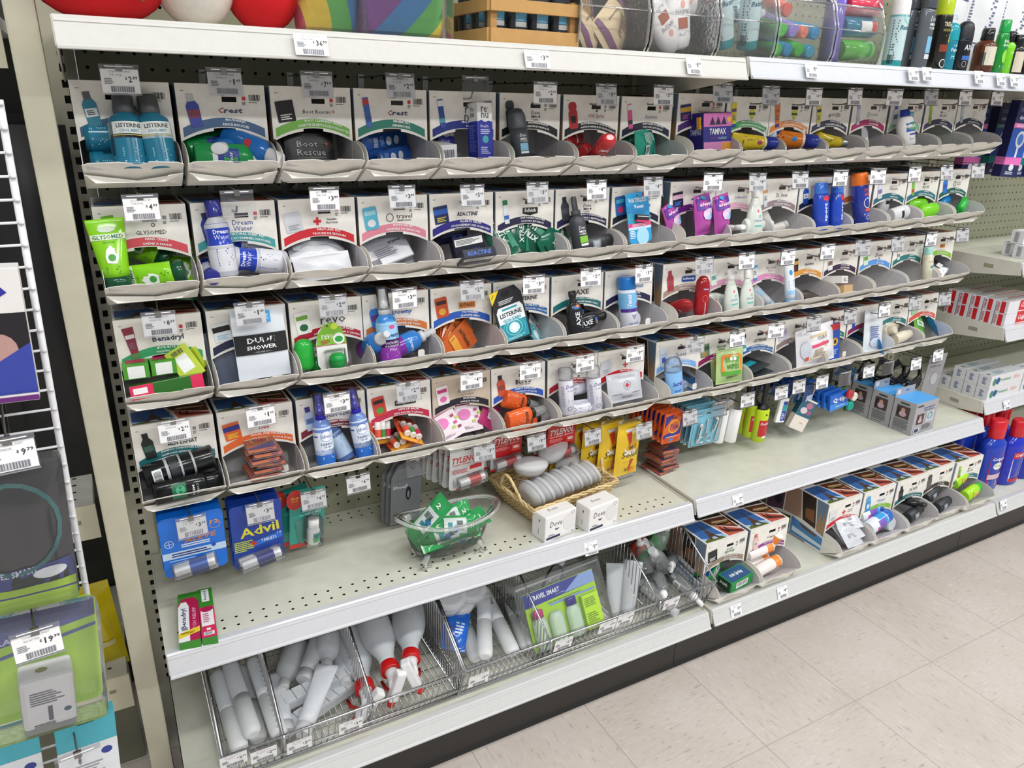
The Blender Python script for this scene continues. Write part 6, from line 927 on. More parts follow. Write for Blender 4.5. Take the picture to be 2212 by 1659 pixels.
row_hang('tylr', pa, 4, .018, 'red tablet card over the soap dish basket', 'red tablet cards over the basket', 3, -.004); HK((pa[0]+.062, -.195, pa[2]-.0), '3.19', ('TYL XS 500MG', '10 TB'), 'price hook reading $3.19 beside the right red tablet cards', z=-.030)
pa = (1.1021, -0.2250, 0.6183)
for k in range(5): place('bicp', RT(pa[0]-.034*k+(.010 if k > 2 else 0), pa[1]+.026*k, pa[2]+.012-.004*k, 3, 2*((k*3) % 3)-1, 4), ['yellow razor pack, nearest of its hook', 'yellow razor pack, second on its hook', 'yellow razor pack, third on its hook', 'yellow razor pack, fourth on its hook', 'yellow razor pack, nearest the pegboard'][k], 'yellow razor packs')
HK((pa[0]+.024, -.24, pa[2]), '2.79', ('BIC SIMPLY SOLEIL', '1PK'), 'price hook reading $2.79 in front of the yellow razor packs', z=.004)
pa = (1.2435, -0.2250, 0.6236)
row_hang('tidec', pa, 9, .0165, 'orange sink packet hanging', 'orange sink packets on the hook', 2, -.001); HK((pa[0]+.034, -.235, pa[2]), '1.99', ('TIDE TRAVEL SIZE', ), 'price hook reading $1.99 in front of the hanging orange packets', z=.004)
pa = (1.3697, -0.2180, 0.6110)
row_hang('mcard', pa, 6, .017, 'light blue manicure card with scissors', 'light blue manicure cards', 2, 0); price_hook(pa[0]+.030, pa[2]+.010, None, '', 'price hook with an empty holder over the manicure cards', y=-.225, group='price hooks below the dispensers')
# refill rolls
def roll_():
    o = root('lint_refill_roll'); b = B(); b.lathe([(.0175, 0), (.018, .001), (.018, .099), (.0175, .1)], 'eeeeee', 20, 1, False); b.obj('sheets', o); b = B(); b.lathe([(.0125, 0), (.0125, .1), (.0175, .1)], 'd2d0cc/k', 16, 1, False); b.obj('core', o); return o
D('roll', 'lint roll', roll_)
pc = (1.4732, -0.2000, 0.5008)
for k, (dx, dy) in enumerate([(-.030, .012), (.006, 0)]): place('roll', RT(pc[0]+dx, pc[1]+dy, pc[2]-.002, 3, 2, 0), ['white refill roll at left beside the manicure cards', 'white refill roll at right beside the manicure cards'][k], 'white refill rolls')
b = B(); b.prism(rrect(.090, .120, .006, 3, 0, -.05), -.001, .001, '8a8a8e'); draw(b, [('r', 0, 0, .02, .004, '1c1c1e'), ('l', -.01, -.03, .04, .02, 3, 'c8c8cc'), ('c', .026, -.022, .014, .014, 'd8d8da'), ('r', .040, -.04, .006, .03, 'd84a44')], FLAT(-.001)); tag(b.obj('refill_card', None, RT(pc[0]+.004, pc[1]+.040, pc[2]+.110, 3, 0, 0)), 'grey header card behind the two white refill rolls', 'card')
def lint():
    o = root('lint_roller'); b = B(); b.lathe([(.019, 0), (.0205, .001), (.0205, .098), (.019, .1)], 'bfd820/g', 22); b.obj('roll', o)
    b = B(); draw(b, [('r', 0, .045, .034, .050, 'c02430'), ('l', 0, .036, .026, .018, 4, 'f0c8c8'), ('r', .004, .018, .014, .006, 'f0f0f0'), ('t', 0, .060, .026, .008, 'Scotch', 'f0f0f0', 'bi'), ('r', 0, .088, .005, .005, '22260c')], CYL(.0205), .0004); b.obj('label', o)
    b = B(); b.lathe([(.018, .099), (.018, .103), (.010, .109), (.007, .118), (.008, .150), (.009, .178), (.006, .196), (.003, .200)], '17171a', 16, .8); b.obj('handle', o); return o
D('lint', 'lint roller', lint)
for k, (u, v, yy) in enumerate([(1635, 950, -.20), (1617, 940, -.175), (1600, 932, -.15)]):
    p = (1.5897, -0.2000, 0.4772) if k == 0 else (1.5809, -0.1750, 0.4832) if k == 1 else (1.5797, -0.1500, 0.4849)
    place('lint', RT(p[0], p[1], p[2], 2, 0, -6), ['yellow-green lint roller with black handle, nearest of three', 'yellow-green lint roller, middle of three', 'yellow-green lint roller with red label, farthest left of three'][k], 'yellow-green lint rollers')
p = (1.5003, -0.2250, 0.6299); price_hook(p[0], p[2], ('LINT ROLLER', ), '5.99', 'price hook reading $5.99 beside the lint rollers', y=-.225, yw=.0, group='price hooks below the dispensers')
p = (1.6292, -0.2250, 0.6302); price_hook(p[0], p[2], ('CREST TRAVEL', ), '2.49', 'price hook reading $2.49 over the slim white pack', y=-.225, group='price hooks below the dispensers')
o = carton('toothbrush_case_pack', .032, .010, .075, 'f0f0f2', [('r', .006, .036, .016, .060, '2a3aa0'), ('r', .006, .046, .014, .020, '2aa0a8'), ('l', .006, .02, .012, .02, 4, 'c8d0f0')], (), (), (), .002, 'case'); p = (1.6730, -0.2000, 0.5154); o.matrix_world = RT(p[0], p[1], p[2], 0, 6, -6); tag(o, 'slim white pack with blue panel hanging right of the lint rollers', 'pack')
o = carton('floral_box', .052, .022, .098, 'e4dcd2', [('r', 0, .068, .052, .050, '2c6478'), ('c', .006, .080, .012, .010, 'b07090'), ('c', -.006, .062, .012, .010, 'd8c8d0'), ('c', .014, .060, .008, .008, '9a5a80'), ('t', .006, .024, .014, .004, 'studio', 'c88a5a', '')], [('r', .011, .07, .022, .05, '24566a')], (), (), .0006, 'box')
b = B(); b.prism(rrect(.018, .070, .008, 4, -.006, .118), .008, .010, 'c8bca6/k'); b.obj('hang_tab', o); p = (1.7398, -0.2050, 0.4822); o.matrix_world = RT(p[0], p[1], p[2], -4, 24, -18); tag(o, 'cream and teal floral box hanging askew by its long tab', 'box')
p = (1.6977, -0.2250, 0.6373); price_hook(p[0], p[2], ('DR TUNG', ), '1.49', 'price hook reading $1.49 over the floral box', y=-.225, group='price hooks below the dispensers')
p = (1.7802, -0.2350, 0.6417); price_hook(p[0], p[2], ('Q-TIPS PURSE', ), '2.19', 'price hook reading $2.19 over the blue swab packs', y=-.235, group='price hooks below the dispensers')
D('qtip', 'swab pack', carton, 'cotton_swab_pack', .074, .012, .050, '1f62c4/g', [('p', [(-.037, 0), (.037, 0), (.037, .012), (-.037, .022)], '3f8ae0'), ('t', .004, .029, .060, .020, 'Q·tips', 'f2f6fc', 'b'), ('l', .01, .009, .05, .004, 1, 'c8dcf4')], (), (), (), .003, 'box')
p = (1.8783, -0.2350, 0.5374)
for k in range(9): place('qtip', RT(p[0]-.006*k, p[1]+.019*k, p[2]+.001*k, 0, -9+(k*5) % 4, -3+(k*7) % 5), ['blue swab pack, front of its hook'][0] if k == 0 else 'blue swab pack, '+('second', 'third', 'fourth', 'fifth', 'sixth', 'seventh', 'eighth', 'ninth')[k-1]+' from the front', 'blue swab packs')
for k in range(8):
    o = (pouch('blue_swab_bag', .050, .060, .010, '2b4c88/g', [('r', 0, .02, .03, .02, 'b8c4dc')], None, 'bag', .05, 40+k) if k == 0 else copy_tree(sb)); sb = o if k == 0 else sb
    p = (1.7535, -0.2000, 0.5494); o.matrix_world = RT(p[0]-.010*k+.02, -.20+.020*k, p[2]+.010, 4, 0, 6); tag(o, 'blue swab bag on the hook left of the swab packs, '+('nearest', 'second', 'third', 'fourth', 'fifth', 'sixth', 'seventh', 'last')[k], 'swab bag', 'blue swab bags')
def cont():
    o = root('travel_container'); b = B(); b.prism(rrect(.042, .066, .006, 3, 0, .033), -.001, .001, '8ccc48/h'); b.obj('card', o)
    b = B()
    for z, x, c in ((.018, -.006, '1fa890/g'), (.044, .010, 'e2e2d8/g')): b.T = RT(x, -.004, z, 90, 0, 0); b.lathe([(.012, 0), (.014, .002), (.014, .010), (.012, .012)], c, 18)
    b.T = None; b.obj('jar', o); return o
D('cont', 'container', cont)
p = (1.9477, -0.2150, 0.5328)
for k in range(8): place('cont', RT(p[0]-.004*k, p[1]+.022*k, p[2]-.018, 0, -10+(k*5) % 9, 4), 'green card of small round jars, '+('front', 'second', 'third', 'fourth', 'fifth', 'sixth', 'seventh', 'last')[k]+' on its hook', 'green cards of round jars')
b = B(); b.T = Matrix.Rotation(PI/2, 4, 'X'); b.lathe([(.012, 0), (.014, .002), (.014, .011), (.012, .012)], 'b02c34/g', 18); p = (1.9006, -0.2400, 0.5831); tag(b.obj('jar_lid', None, RT(p[0], p[1], p[2])), 'small red round jar beside the swab packs', 'jar')
p = (1.9831, -0.2350, 0.6439); price_hook(p[0], p[2], ('TRAVEL JARS', ), '4.79', 'price hook reading $4.79 over the grey pillow boxes', y=-.235, group='price hooks below the dispensers')
p = (1.8713, -0.2400, 0.6392); price_hook(p[0], p[2], None, '', 'price hook with an empty holder over the green jar cards', y=-.24, group='price hooks below the dispensers')
p = (2.0739, -0.2350, 0.6408); price_hook(p[0], p[2], None, '', 'price hook with an empty holder over the middle pillow box', y=-.235, group='price hooks below the dispensers')
p = (2.2020, -0.2400, 0.6373); price_hook(p[0], p[2], ('SLEEP MASK', ), '9.99', 'price hook reading $9.99 over the black travel straps', y=-.24, group='price hooks below the dispensers')
p = (2.2741, -0.2700, 0.6609); price_hook(p[0], p[2], ('BABE CLIP', ), '7.99', 'price hook reading $7.99 over the grey slipper clip card', y=-.26, group='price hooks below the dispensers')
def strap():
    o = root('travel_strap'); b = B()
    for k in range(4): b.tube([(-.045, -.004*k, -.03-.012*k), (-.02, -.012, -.050-.010*k), (.02, -.012, -.044-.010*k), (.045, -.002*k, -.026-.012*k)], .006, '17181d/g', 8)
    b.tube([(0, 0, .01), (-.02, 0, -.01), (-.04, 0, -.03)], .004, '1a1a1e'); b.tube([(0, 0, .01), (.02, 0, -.01), (.04, 0, -.03)], .004, '1a1a1e'); b.obj('band', o)
    b = B(); b.box(-.02, .02, -.003, .001, -.01, .012, '3a4250/c'); b.obj('hang_bag', o); return o
D('strap', 'strap', strap)
for k in range(4):
    p = (2.2041, -0.1900, 0.6101); place('strap', RT(p[0]+.03-.03*k, -.215+.035*k, p[2]+.006, 0, -8, 8), 'black travel strap, '+('nearest', 'second', 'third', 'last')[k]+' on the hook above the pillow boxes', 'black travel straps')
b = B(); b.prism([(-.045, -.150), (.030, -.150), (.046, .0), (-.034, .0)], -.001, .001, '98979a'); draw(b, [('r', -.006, -.010, .030, .005, '2a2a2c'), ('t', -.008, -.028, .034, .007, 'babyjoy', '3a3a3e', ''), ('t', 0, -.040, .05, .006, 'SLIPPER CLIP', '4a4a4e', ''), ('c', .006, -.084, .017, .022, 'b4b4b6'), ('o', .006, -.084, .017, .022, .001, '7a7a7c')], FLAT(-.001)); p = (2.3063, -0.2350, 0.6472); tag(b.obj('clip_card', None, RT(p[0]+.01, p[1], p[2], 0, 0, -4)), 'grey slipper clip card hanging right of the black straps', 'card')
# ---- neck pillow boxes
def npb():
    w_, d_, h = .118, .072, .104
    ph = lambda x, z, s: [('r', x, z, s, s*.95, '4a3a3a'), ('c', x, z+s*.12, s*.16, s*.2, 'c89a88'), ('c', x, z-s*.14, s*.28, s*.2, 'c8a8b4'), ('r', x-s*.36, z, s*.2, s*.6, '28201f')]
    o = carton('neck_pillow_box', w_, d_, h, 'a9a8ad', [('p', rrect(.032, .006, .003, 2, -.036, .094), '3c4a48'), ('t', .012, .084, .060, .0055, 'COMPACT HEAD SUPPORT', '34589a', 'b'), ('t', .012, .076, .050, .005, 'A-SHAPED NECK PILLOW', '34589a', 'b')]+ph(-.026, .050, .036)+[('r', .024, .052, .040, .036, 'c4c8cc'), ('o', .024, .054, .014, .014, .007, '7898a8'), ('r', .024, .040, .006, .012, 'c4c8cc'), ('l', .016, .020, .05, .018, 5, '6a6a70'), ('p', rrect(.030, .018, .008, 3, -.036, .014), 'dce4ec'), ('p', rrect(.024, .013, .006, 3, -.036, .014), '2a3a54')],
               [('p', rrect(.030, .006, .003, 2, .036, .094), '3c4a48')]+ph(.034, .066, .042)+[('l', .036, .028, .052, .030, 7, '6a6a70'), ('l', .03, .008, .04, .003, 1, '5a5a60')], [('r', 0, .036, .116, .070, '56aaf0')], (), .0008, 'box')
    b = B(); b.box(-w_/2, w_/2-.02, d_-.0012, d_, h-.002, h+.026, 'a9a8ad'); draw(b, [('r', -.044, h+.014, .016, .014, 'e4e4e6'), ('c', .0, h+.014, .010, .003, '3a7ac0')], FLAT(d_-.0012)); b.obj('hang_flap', o); return o
D('npb', 'pillow box', npb)
for k, (x, y) in enumerate([(2.150, -.338), (2.150, -.262), (2.150, -.186), (2.148, -.108)]): place('npb', RT(x, y, .447, 0, 0, 3), 'grey neck pillow box with blue top, '+('nearest the shelf edge', 'second from the shelf edge', 'third from the shelf edge', 'closest to the pegboard')[k], 'grey neck pillow boxes')
# ---- things standing on the middle shelf
for k in range(6):
    z = .447+.0125*k; M = RT(1.262+.006*((k*5) % 3-1), -.205-.004*(k % 2), z, 0, 0, 10-6*(k % 3)); place('tidef', M, 'orange sink packet lying on the shelf, '+('lowest', 'second', 'third', 'fourth', 'fifth', 'topmost')[k]+' of the stack', 'stacked orange sink packets')
D('soapc', 'soap carton', carton, 'soap_carton', .092, .050, .066, 'ecebea', [('t', -.014, .044, .036, .014, 'Dove', '4a4a50', 'i'), ('p', [(-.018, .031), (-.004, .030), (-.010, .026), (-.016, .027)], '5a5a60'), ('c', .024, .036, .018, .020, 'e2e1e0'), ('r', -.022, .010, .040, .006, '26284a'), ('l', -.026, .017, .02, .004, 2, '6a6a70'), ('o', .034, .058, .005, .0045, .0008, '7a7a80'), ('l', .036, .008, .008, .003, 1, '8a8a90')], [('r', .028, .05, .004, .006, '5a5a60'), ('r', .026, .022, .002, .012, '9a9aa0')], [('t', -.006, .025, .026, .010, 'Dove', '5a5a60', 'i')], (), .004, 'carton')
place('soapc', RT(.838, -.338, .4398, 0, 0, 8), 'white bar soap carton at left in front of the wicker basket', 'white bar soap cartons'); place('soapc', RT(.950, -.348, .4398, 0, 0, 8), 'white bar soap carton at right in front of the wicker basket', 'white bar soap cartons')
def oint(name, w_, L_, h, left):
    o = root(name); b = B(); b.box(-w_/2, w_/2, 0, L_, 0, h, '3a8a2c', .0008); b.obj('carton', o); b = B(); F = lambda x, z, e: (x, z, h+e)
    if left: P = [('p', [(-w_/2, 0), (w_/2, 0), (w_/2, L_*.78), (w_*.3, L_*.88), (-w_*.3, L_*.88), (-w_/2, L_*.74)], 'b41c50'), ('p', [(-w_/2, 0), (w_*.02, 0), (w_*.02, L_*.70), (-w_*.1, L_*.80), (-w_*.36, L_*.80), (-w_/2, L_*.70)], 'f0f0f0'), ('t', -w_*.22, L_*.46, .062, .011, 'Benadryl', '22306e', 'b', PI/2), ('t', w_*.26, L_*.42, .070, .006, 'ITCH RELIEF', 'e8a0b8', 'b', PI/2), ('p', [(-w_/2, L_*.07), (w_/2, L_*.15), (w_/2, L_*.25), (-w_/2, L_*.17)], 'ecd02c'), ('l', 0, L_*.16, w_*.8, .006, 2, '5a4a1c'), ('r', -w_*.2, L_*.24, .010, .008, '8a8a94')]
    else: P = [('r', 0, L_*.30, w_, L_*.60, 'd82c5c'), ('p', [(-w_*.42, L_*.22), (w_*.42, L_*.22), (w_*.42, L_*.52), (0, L_*.60), (-w_*.42, L_*.52)], 'f4f0f0'), ('c', 0, L_*.55, w_*.40, .009, 'b41c50'), ('l', 0, L_*.38, w_*.6, .03, 5, 'c87a90'), ('r', 0, L_*.84, w_*.52, L_*.26, 'eceeee'), ('t', 0, L_*.84, .030, .006, 'Benadryl', '22306e', 'b', PI/2), ('r', 0, L_*.07, w_*.7, .010, 'f0f0f0'), ('r', 0, L_*.15, .007, .007, 'f0f0f0'), ('l', 0, L_*.07, w_*.6, .008, 3, '5a5a60')]
    draw(b, P, F); b.obj('print', o); return o
o = oint('ointment_carton', .036, .150, .020, True); o.matrix_world = RT(.046, -.356, .4395, 0, 0, -5); tag(o, 'pink and green ointment carton lying at the left end of the middle shelf', 'ointment carton')
o = oint('ointment_carton', .026, .155, .018, False); o.matrix_world = RT(.079, -.358, .4395, 0, 0, -4); tag(o, 'narrow pink and white ointment carton lying beside the wider ointment carton', 'ointment carton')
# ---- clear tub on four feet with green packets
def tub():
    o = root('claw_foot_tub'); n = 40; H = .096; b = B()
    def rim(t): a = 2*PI*t/n; c, s_ = math.cos(a), math.sin(a); return (.118*c, .052*s_*(1+.12*c), H+.012*abs(c)**2*(1.2 if c < 0 else .8)+(.014*c*c if c < 0 else 0))
    rings = [(.0, .020), (.55, .020), (.66, .026), (.74, .045), (.82, .075), (.90, .9), (.96, 1.0)]
    vs = []
    for q, z in rings:
        for t in range(n):
            x, y, zz = rim(t); zf = z if z < .5 else zz*(.94 if z < 1 else 1)
            qq = q; vs.append((x*qq, y*qq, zf))
    fs = []
    for i in range(len(rings)-1):
        for t in range(n): fs.append((i*n+t, i*n+(t+1) % n, (i+1)*n+(t+1) % n, (i+1)*n+t))
    b.add(vs, fs, 'dfe6e6/c', True); b.obj('bowl', o)
    b = B(); b.tube([(rim(t)[0]*1.02, rim(t)[1]*1.05, rim(t)[2]+.001) for t in range(n)], .0042, 'e4eaea/h', 8, True); b.tube([(rim(t)[0]*.93, rim(t)[1]*.90, rim(t)[2]+.001) for t in range(n)], .0012, 'f4f8f8/h', 6, True); b.obj('rim', o)
    for sx_, sy_ in ((-1, -1), (1, -1), (-1, 1), (1, 1)):
        b = B(); b.tube([(sx_*.060, sy_*.022, .032), (sx_*.070, sy_*.028, .018), (sx_*.066, sy_*.026, .007), (sx_*.074, sy_*.030, .003)], [.009, .006, .004, .006], 'd8dede/h', 8); b.tube([(sx_*.052, sy_*.026, .002), (sx_*.066, sy_*.026, .008), (sx_*.082, sy_*.026, .002)], .0022, 'd8dede/h', 6); b.obj('foot', o)
    return o
t0 = tub(); TM = RT(.582, -.285, .4392, 0, 0, 2); t0.matrix_world = TM; tag(t0, 'clear plastic tub on claw feet holding green packets on the middle shelf', 'tub')
D('gpk', 'razor pack', pouch, 'green_razor_packet', .046, .120, .018, '2f9a54/g', [('r', 0, .060, .034, .052, 'd0dad8'), ('b', 0, .070, .020, .014, '2a3a34'), ('r', .004, .048, .020, .010, '2a8a90'), ('t', 0, .100, .012, .010, '2', 'f0f4f0', 'b'), ('c', .008, .060, .008, .005, '3a6aa8')], None, 'bag', .07, 50)
for k, (x, y, z, a, c, d) in enumerate([(-.086, .006, .060, -50, 40, -20), (-.050, .018, .070, -30, 84, 6), (-.076, -.018, .060, -50, 84, 0), (-.022, -.006, .044, -60, 74, 4), (-.066, .004, .036, -70, 88, 4), (-.052, -.006, .088, -40, 100, -8), (.074, -.008, .040, -50, -84, 6)]): place('gpk', TM @ RT(x, y, z, 0, c, d) @ Matrix.Rotation(math.radians(a), 4, 'Z'), 'green and clear razor packet in the tub, '+('leftmost, sticking up', 'at the back', 'in front', 'reaching right', 'lowest', 'topmost', 'at the right end')[k], 'green razor packets in the tub')
# ---- wicker basket with soap dishes
def wick():
    o = root('wicker_basket'); hx, hy, H = .130, .095, .066; WK = ['d8bf8e', 'cdb07a', 'e2cb9c', 'c4a56c']
    def side(p0, p1, q0, q1, name):
        b = B(); n = 15; m = 10
        for k in range(n):
            v = (k+.5)/n; pts = []
            for i in range(m*2+1):
                u = i/(m*2); a = Vector(p0).lerp(Vector(p1), u); c = Vector(q0).lerp(Vector(q1), u); p = a.lerp(c, v); out = Vector((c.x+a.x, c.y+a.y, 0)).normalized(); wv = .0024*math.cos(PI*i+PI*k)
                sag = .004*math.sin(u*PI*2+k)*.4; pts.append((p.x+out.x*wv, p.y+out.y*wv, p.z+sag*.3))
            b.tube(pts, .0025, WK[(k*3) % 4], 5)
        for i in range(m+1):
            u = i/m; a = Vector(p0).lerp(Vector(p1), u); c = Vector(q0).lerp(Vector(q1), u); b.tube([a, c], .0022, WK[1], 5)
        b.obj(name, o)
    bt = [(-hx*.72, -hy*.72, .002), (hx*.72, -hy*.72, .002), (hx*.72, hy*.72, .002), (-hx*.72, hy*.72, .002)]; tp = [(-hx, -hy, H), (hx, -hy, H), (hx, hy, H+.004), (-hx, hy, H+.004)]
    for i in range(4): side(bt[i], bt[(i+1) % 4], tp[i], tp[(i+1) % 4], 'woven_side')
    b = B(); b.box(-hx*.72, hx*.72, -hy*.72, hy*.72, .001, .004, 'b89a66'); b.obj('base', o)
    b = B()
    for k in range(3):
        pts = []
        for i in range(4):
            for j in range(16):
                u = j/16; p = Vector(tp[i]).lerp(Vector(tp[(i+1) % 4]), u); a = (i*16+j)*1.3+k*2.1; pts.append((p.x+.0032*math.cos(a), p.y+.0032*math.cos(a), p.z+.0038*math.sin(a)))
        b.tube(pts, .0028, WK[k], 5, True)
    b.obj('braided_rim', o)
    for s in (-1, 1):
        b = B()
        for k in range(3): b.tube([(s*(hx-.002)+.002*math.cos(i*1.4+k*2.1)+s*.012*math.sin(PI*i/16), (-.042+.084*i/16)*1.0+.002*math.sin(i*1.4+k*2.1), H+.052*math.sin(PI*i/16)) for i in range(17)], .0026, WK[k], 5)
        b.obj('handle', o)
    return o
wb = wick(); WM = RT(.903, -.193, .4395, 0, 0, 7); wb.matrix_world = WM; tag(wb, 'wicker basket with braided handles full of frosted soap dishes', 'basket')
def dish():
    o = root('soap_dish'); pl = lambda s, h: [(.036*s, h[0]), (.044*s, h[1]), (.046*s, h[2]), (.044*s, h[3])]
    b = B(); b.lathe([(.026, 0), (.036, .003), (.042, .014), (.0425, .019)], 'dcdee0/t', 28, .68); b.obj('base', o); b = B(); b.lathe([(.0445, .018), (.0455, .019), (.0455, .025), (.041, .029), (.028, .034), (.012, .036), (.001, .0365)], 'e4e6e8/t', 28, .68)
    for k in range(5): b.tube([(-.024+.004*abs(k-2), .009*(k-2), .0352-.0009*abs(k-2)**2), (.024-.004*abs(k-2), .009*(k-2), .0352-.0009*abs(k-2)**2)], .0005, 'eef0f2/t', 4)
    b.obj('lid', o); return o
D('dish', 'soap dish', dish)
for k in range(7): place('dish', WM @ RT(-.098+.031*k, -.020+.002*k, .056, 0, 72, 90 if False else 0) @ Matrix.Rotation(PI/2, 4, 'Z'), 'frosted soap dish on edge in the basket, '+('leftmost', 'second from left', 'third from left', 'fourth from left', 'fifth from left', 'sixth from left', 'rightmost')[k], 'frosted soap dishes on edge')
place('dish', WM @ RT(-.066, .010, .100, 4, 6, -8), 'frosted soap dish lying flat on top at left in the basket', 'frosted soap dishes lying on top'); place('dish', WM @ RT(.028, .036, .108, 8, -16, 12), 'frosted soap dish tilted on top at right in the basket', 'frosted soap dishes lying on top'); place('dish', WM @ RT(.085, .045, .060, 30, -30, 12), 'frosted soap dish at the back right in the basket', 'frosted soap dishes lying on top')
# ================================================================ wire baskets on the base deck
def wires(b, segs, r=.0011, m='b9b9bb/m'):
    for s_ in segs: b.tube(s_, r, m, 4)
def wire_basket(x0, x1, label):
    o = root('wire_basket'); o.location = (x0, 0, .181); W = x1-x0; yf, zf, yb, zt, y0 = -.4647, .098, -.045, .176, -.432
    prof_ = [(y0, .012), (yf, zf), (-.330, zt), (yb, zt), (yb, .012)]
    top = lambda y: zf+(zt-zf)*min(1, (y-yf)/(-.330-yf)); low = lambda y: .012 if y > y0 else .012+(zf-.012)*(y0-y)/(y0-yf)
    b = B(); R = .0028; C = 'c8c9cc/m'
    for x in (0, W): b.tube([(x, y0, .012), (x, yf, zf), (x, -.330, zt), (x, yb, zt), (x, yb, .012), (x, y0, .012)], R, C, 8)
    b.tube([(0, yf, zf), (W, yf, zf)], R, C, 8); b.tube([(0, yb, zt), (W, yb, zt)], R, C, 8); b.tube([(0, y0, .012), (W, y0, .012)], R*.8, C, 8); b.tube([(0, y0-.008, .032), (W, y0-.008, .032)], R*.7, C, 6); b.obj('frame', o)
    b = B(); n = int(W/.0125); wires(b, [[(W*i/n, yf-.001, zf+.004), (W*i/n, y0, .012), (W*i/n, y0+.02, .006)] for i in range(n+1)]); b.obj('front_grid', o)
    b = B(); wires(b, [[(W*i/n, y0, .010), (W*i/n, yb, .010), (W*i/n, yb, zt)] for i in range(n+1)]+[[(0, y0+.05*k, .008), (W, y0+.05*k, .008)] for k in range(8)]+[[(0, yb, .06*k), (W, yb, .06*k)] for k in (1, 2)]); b.obj('floor_grid', o)
    for x in (0, W):
        b = B(); m = 32; wires(b, [[(x, yf+(yb-yf)*i/m, low(yf+(yb-yf)*i/m)), (x, yf+(yb-yf)*i/m, top(yf+(yb-yf)*i/m)+.003)] for i in range(1, m)]+[[(x, y0-.012, .055), (x, yb, .085)]]); b.obj('side_grid', o)
    return tag(o, label, 'wire basket', 'chrome wire baskets on the base deck'), (yf, zf, yb, zt, y0, top, low)
wa, G_ = wire_basket(.066, .536, 'chrome wire basket on the left of the base deck, holding toothbrush tubes and spray bottles'); wb2, _ = wire_basket(.540, 1.222, 'chrome wire basket on the right of the base deck, holding clear travel bottles')
def divider(par, x):
    yf, zf, yb, zt, y0, top, low = G_; b = B(); m = 32; b.tube([(x, y0, .014), (x, yf+.003, zf+.003), (x, -.330, zt+.003), (x, yb, zt+.003)], .0024, 'c8c9cc/m', 8)
    wires(b, [[(x, yf+(yb-yf)*i/m, low(yf+(yb-yf)*i/m)), (x, yf+(yb-yf)*i/m, top(yf+(yb-yf)*i/m)+.005)] for i in range(1, m)]+[[(x, y0-.012, .05), (x, yb, .08)]]); b.tube([(x, yf-.004, zf+.006), (x, yf-.006, zf-.02)], .003, 'c8c9cc/m', 6); b.obj('divider', par)
for x in (.171, .342): divider(wa, x-.066)
for x in (.7415, 1.042): divider(wb2, x-.540)
FB, FW = 'e9edf2/t', 'f4f6f8/t'
def tbh():
    o = root('toothbrush_tube'); b = B(); b.lathe([(.010, 0), (.0155, .004), (.0165, .015), (.0165, .115)], FB, 18, .8); b.obj('base_half', o)
    b = B(); b.lathe([(.0172, .108), (.0172, .195), (.0155, .205), (.010, .209)], FW, 18, .8, True); b.obj('cover_half', o)
    b = B(); draw(b, [('r', 0, .050, .020, .034, 'eeeeee'), ('b', 0, .050, .016, .026, '2a2a2c')], CYL(.0168, .8), .0004); b.obj('barcode', o); return o
D('tbh', 'toothbrush tube', tbh)
D('fbot', 'bottle', bottle, 'travel_bottle', 'pet', .130, .026, FB, 'e8e8e8/t', 1, [('r', 0, .045, .036, .030, 'eceded'), ('b', 0, .045, .028, .022, '1f1f22')])
D('ftube', 'bottle', sqtube, 'squeeze_tube', .155, .046, FB, 'e4e6e8/t', .14)
def pbox():
    o = root('pill_organiser'); b = B(); b.box(-.080, .080, 0, .034, 0, .018, 'cfd4d8/t', .002); b.obj('tray', o)
    b = B()
    for k in range(7): b.box(-.078+.0225*k, -.0575+.0225*k, .001, .033, .0185, .022, 'e2e6ea/t', .001)
    b.obj('lids', o); return o
D('pbox', 'pill organiser', pbox)
def sprayb():
    o = root('trigger_spray_bottle'); b = B(); b.lathe([(.033, 0), (.037, .006), (.037, .095), (.033, .115), (.019, .150), (.017, .165), (.0185, .178)], 'e9edf2/t', 24, .85); b.obj('bottle', o)
    b = B(); b.lathe([(.0195, .176), (.0205, .178), (.0205, .196), (.019, .198)], 'c41c1c/g', 22); b.obj('collar', o)
    b = B(); b.lathe([(.015, .197), (.012, .206), (.013, .222), (.014, .232)], 'e8e8ea/g', 16); b.T = RT(0, .010, .232, 0, 0, 0); b.box(-.010, .010, -.045, .030, -.006, .014, 'ebebed/g', .004); b.T = None; b.obj('head', o)
    b = B(); b.tube([(0, -.012, .232), (0, -.030, .218), (0, -.046, .196), (0, -.052, .172)], [.006, .005, .0042, .0036], 'd02018/g', 8); b.obj('trigger', o)
    b = B(); b.T = RT(0, -.036, .236, 90, 0, 0); b.lathe([(.0085, 0), (.009, .001), (.0085, .014), (.006, .015)], 'd42418/g', 12); b.obj('nozzle', o); return o
D('sprayb', 'spray bottle', sprayb)
LG = 'in the left wire basket'
for k, (p0, p1, r) in enumerate([((0.1183, -0.2003, 0.2500), (0.1279, -0.3926, 0.2350), 20), ((0.1637, -0.2154, 0.2620), (0.1713, -0.4206, 0.2380), -10), ((0.0917, -0.2075, 0.2350), (0.1010, -0.3992, 0.2150), 0), ((0.1385, -0.1820, 0.2150), (0.1376, -0.3813, 0.2060), 5)]):
    d = (Vector(p1)-Vector(p0)); p0 = Vector(p1)-d.normalized()*.209; p0.z = min(p0.z, .262); place('tbh', SEG(p0, p1, r+180), 'frosted toothbrush tube at the left end of the basket, '+('with a barcode near its middle', 'longest and topmost', 'against the left side', 'underneath the others')[k], 'frosted toothbrush tubes')
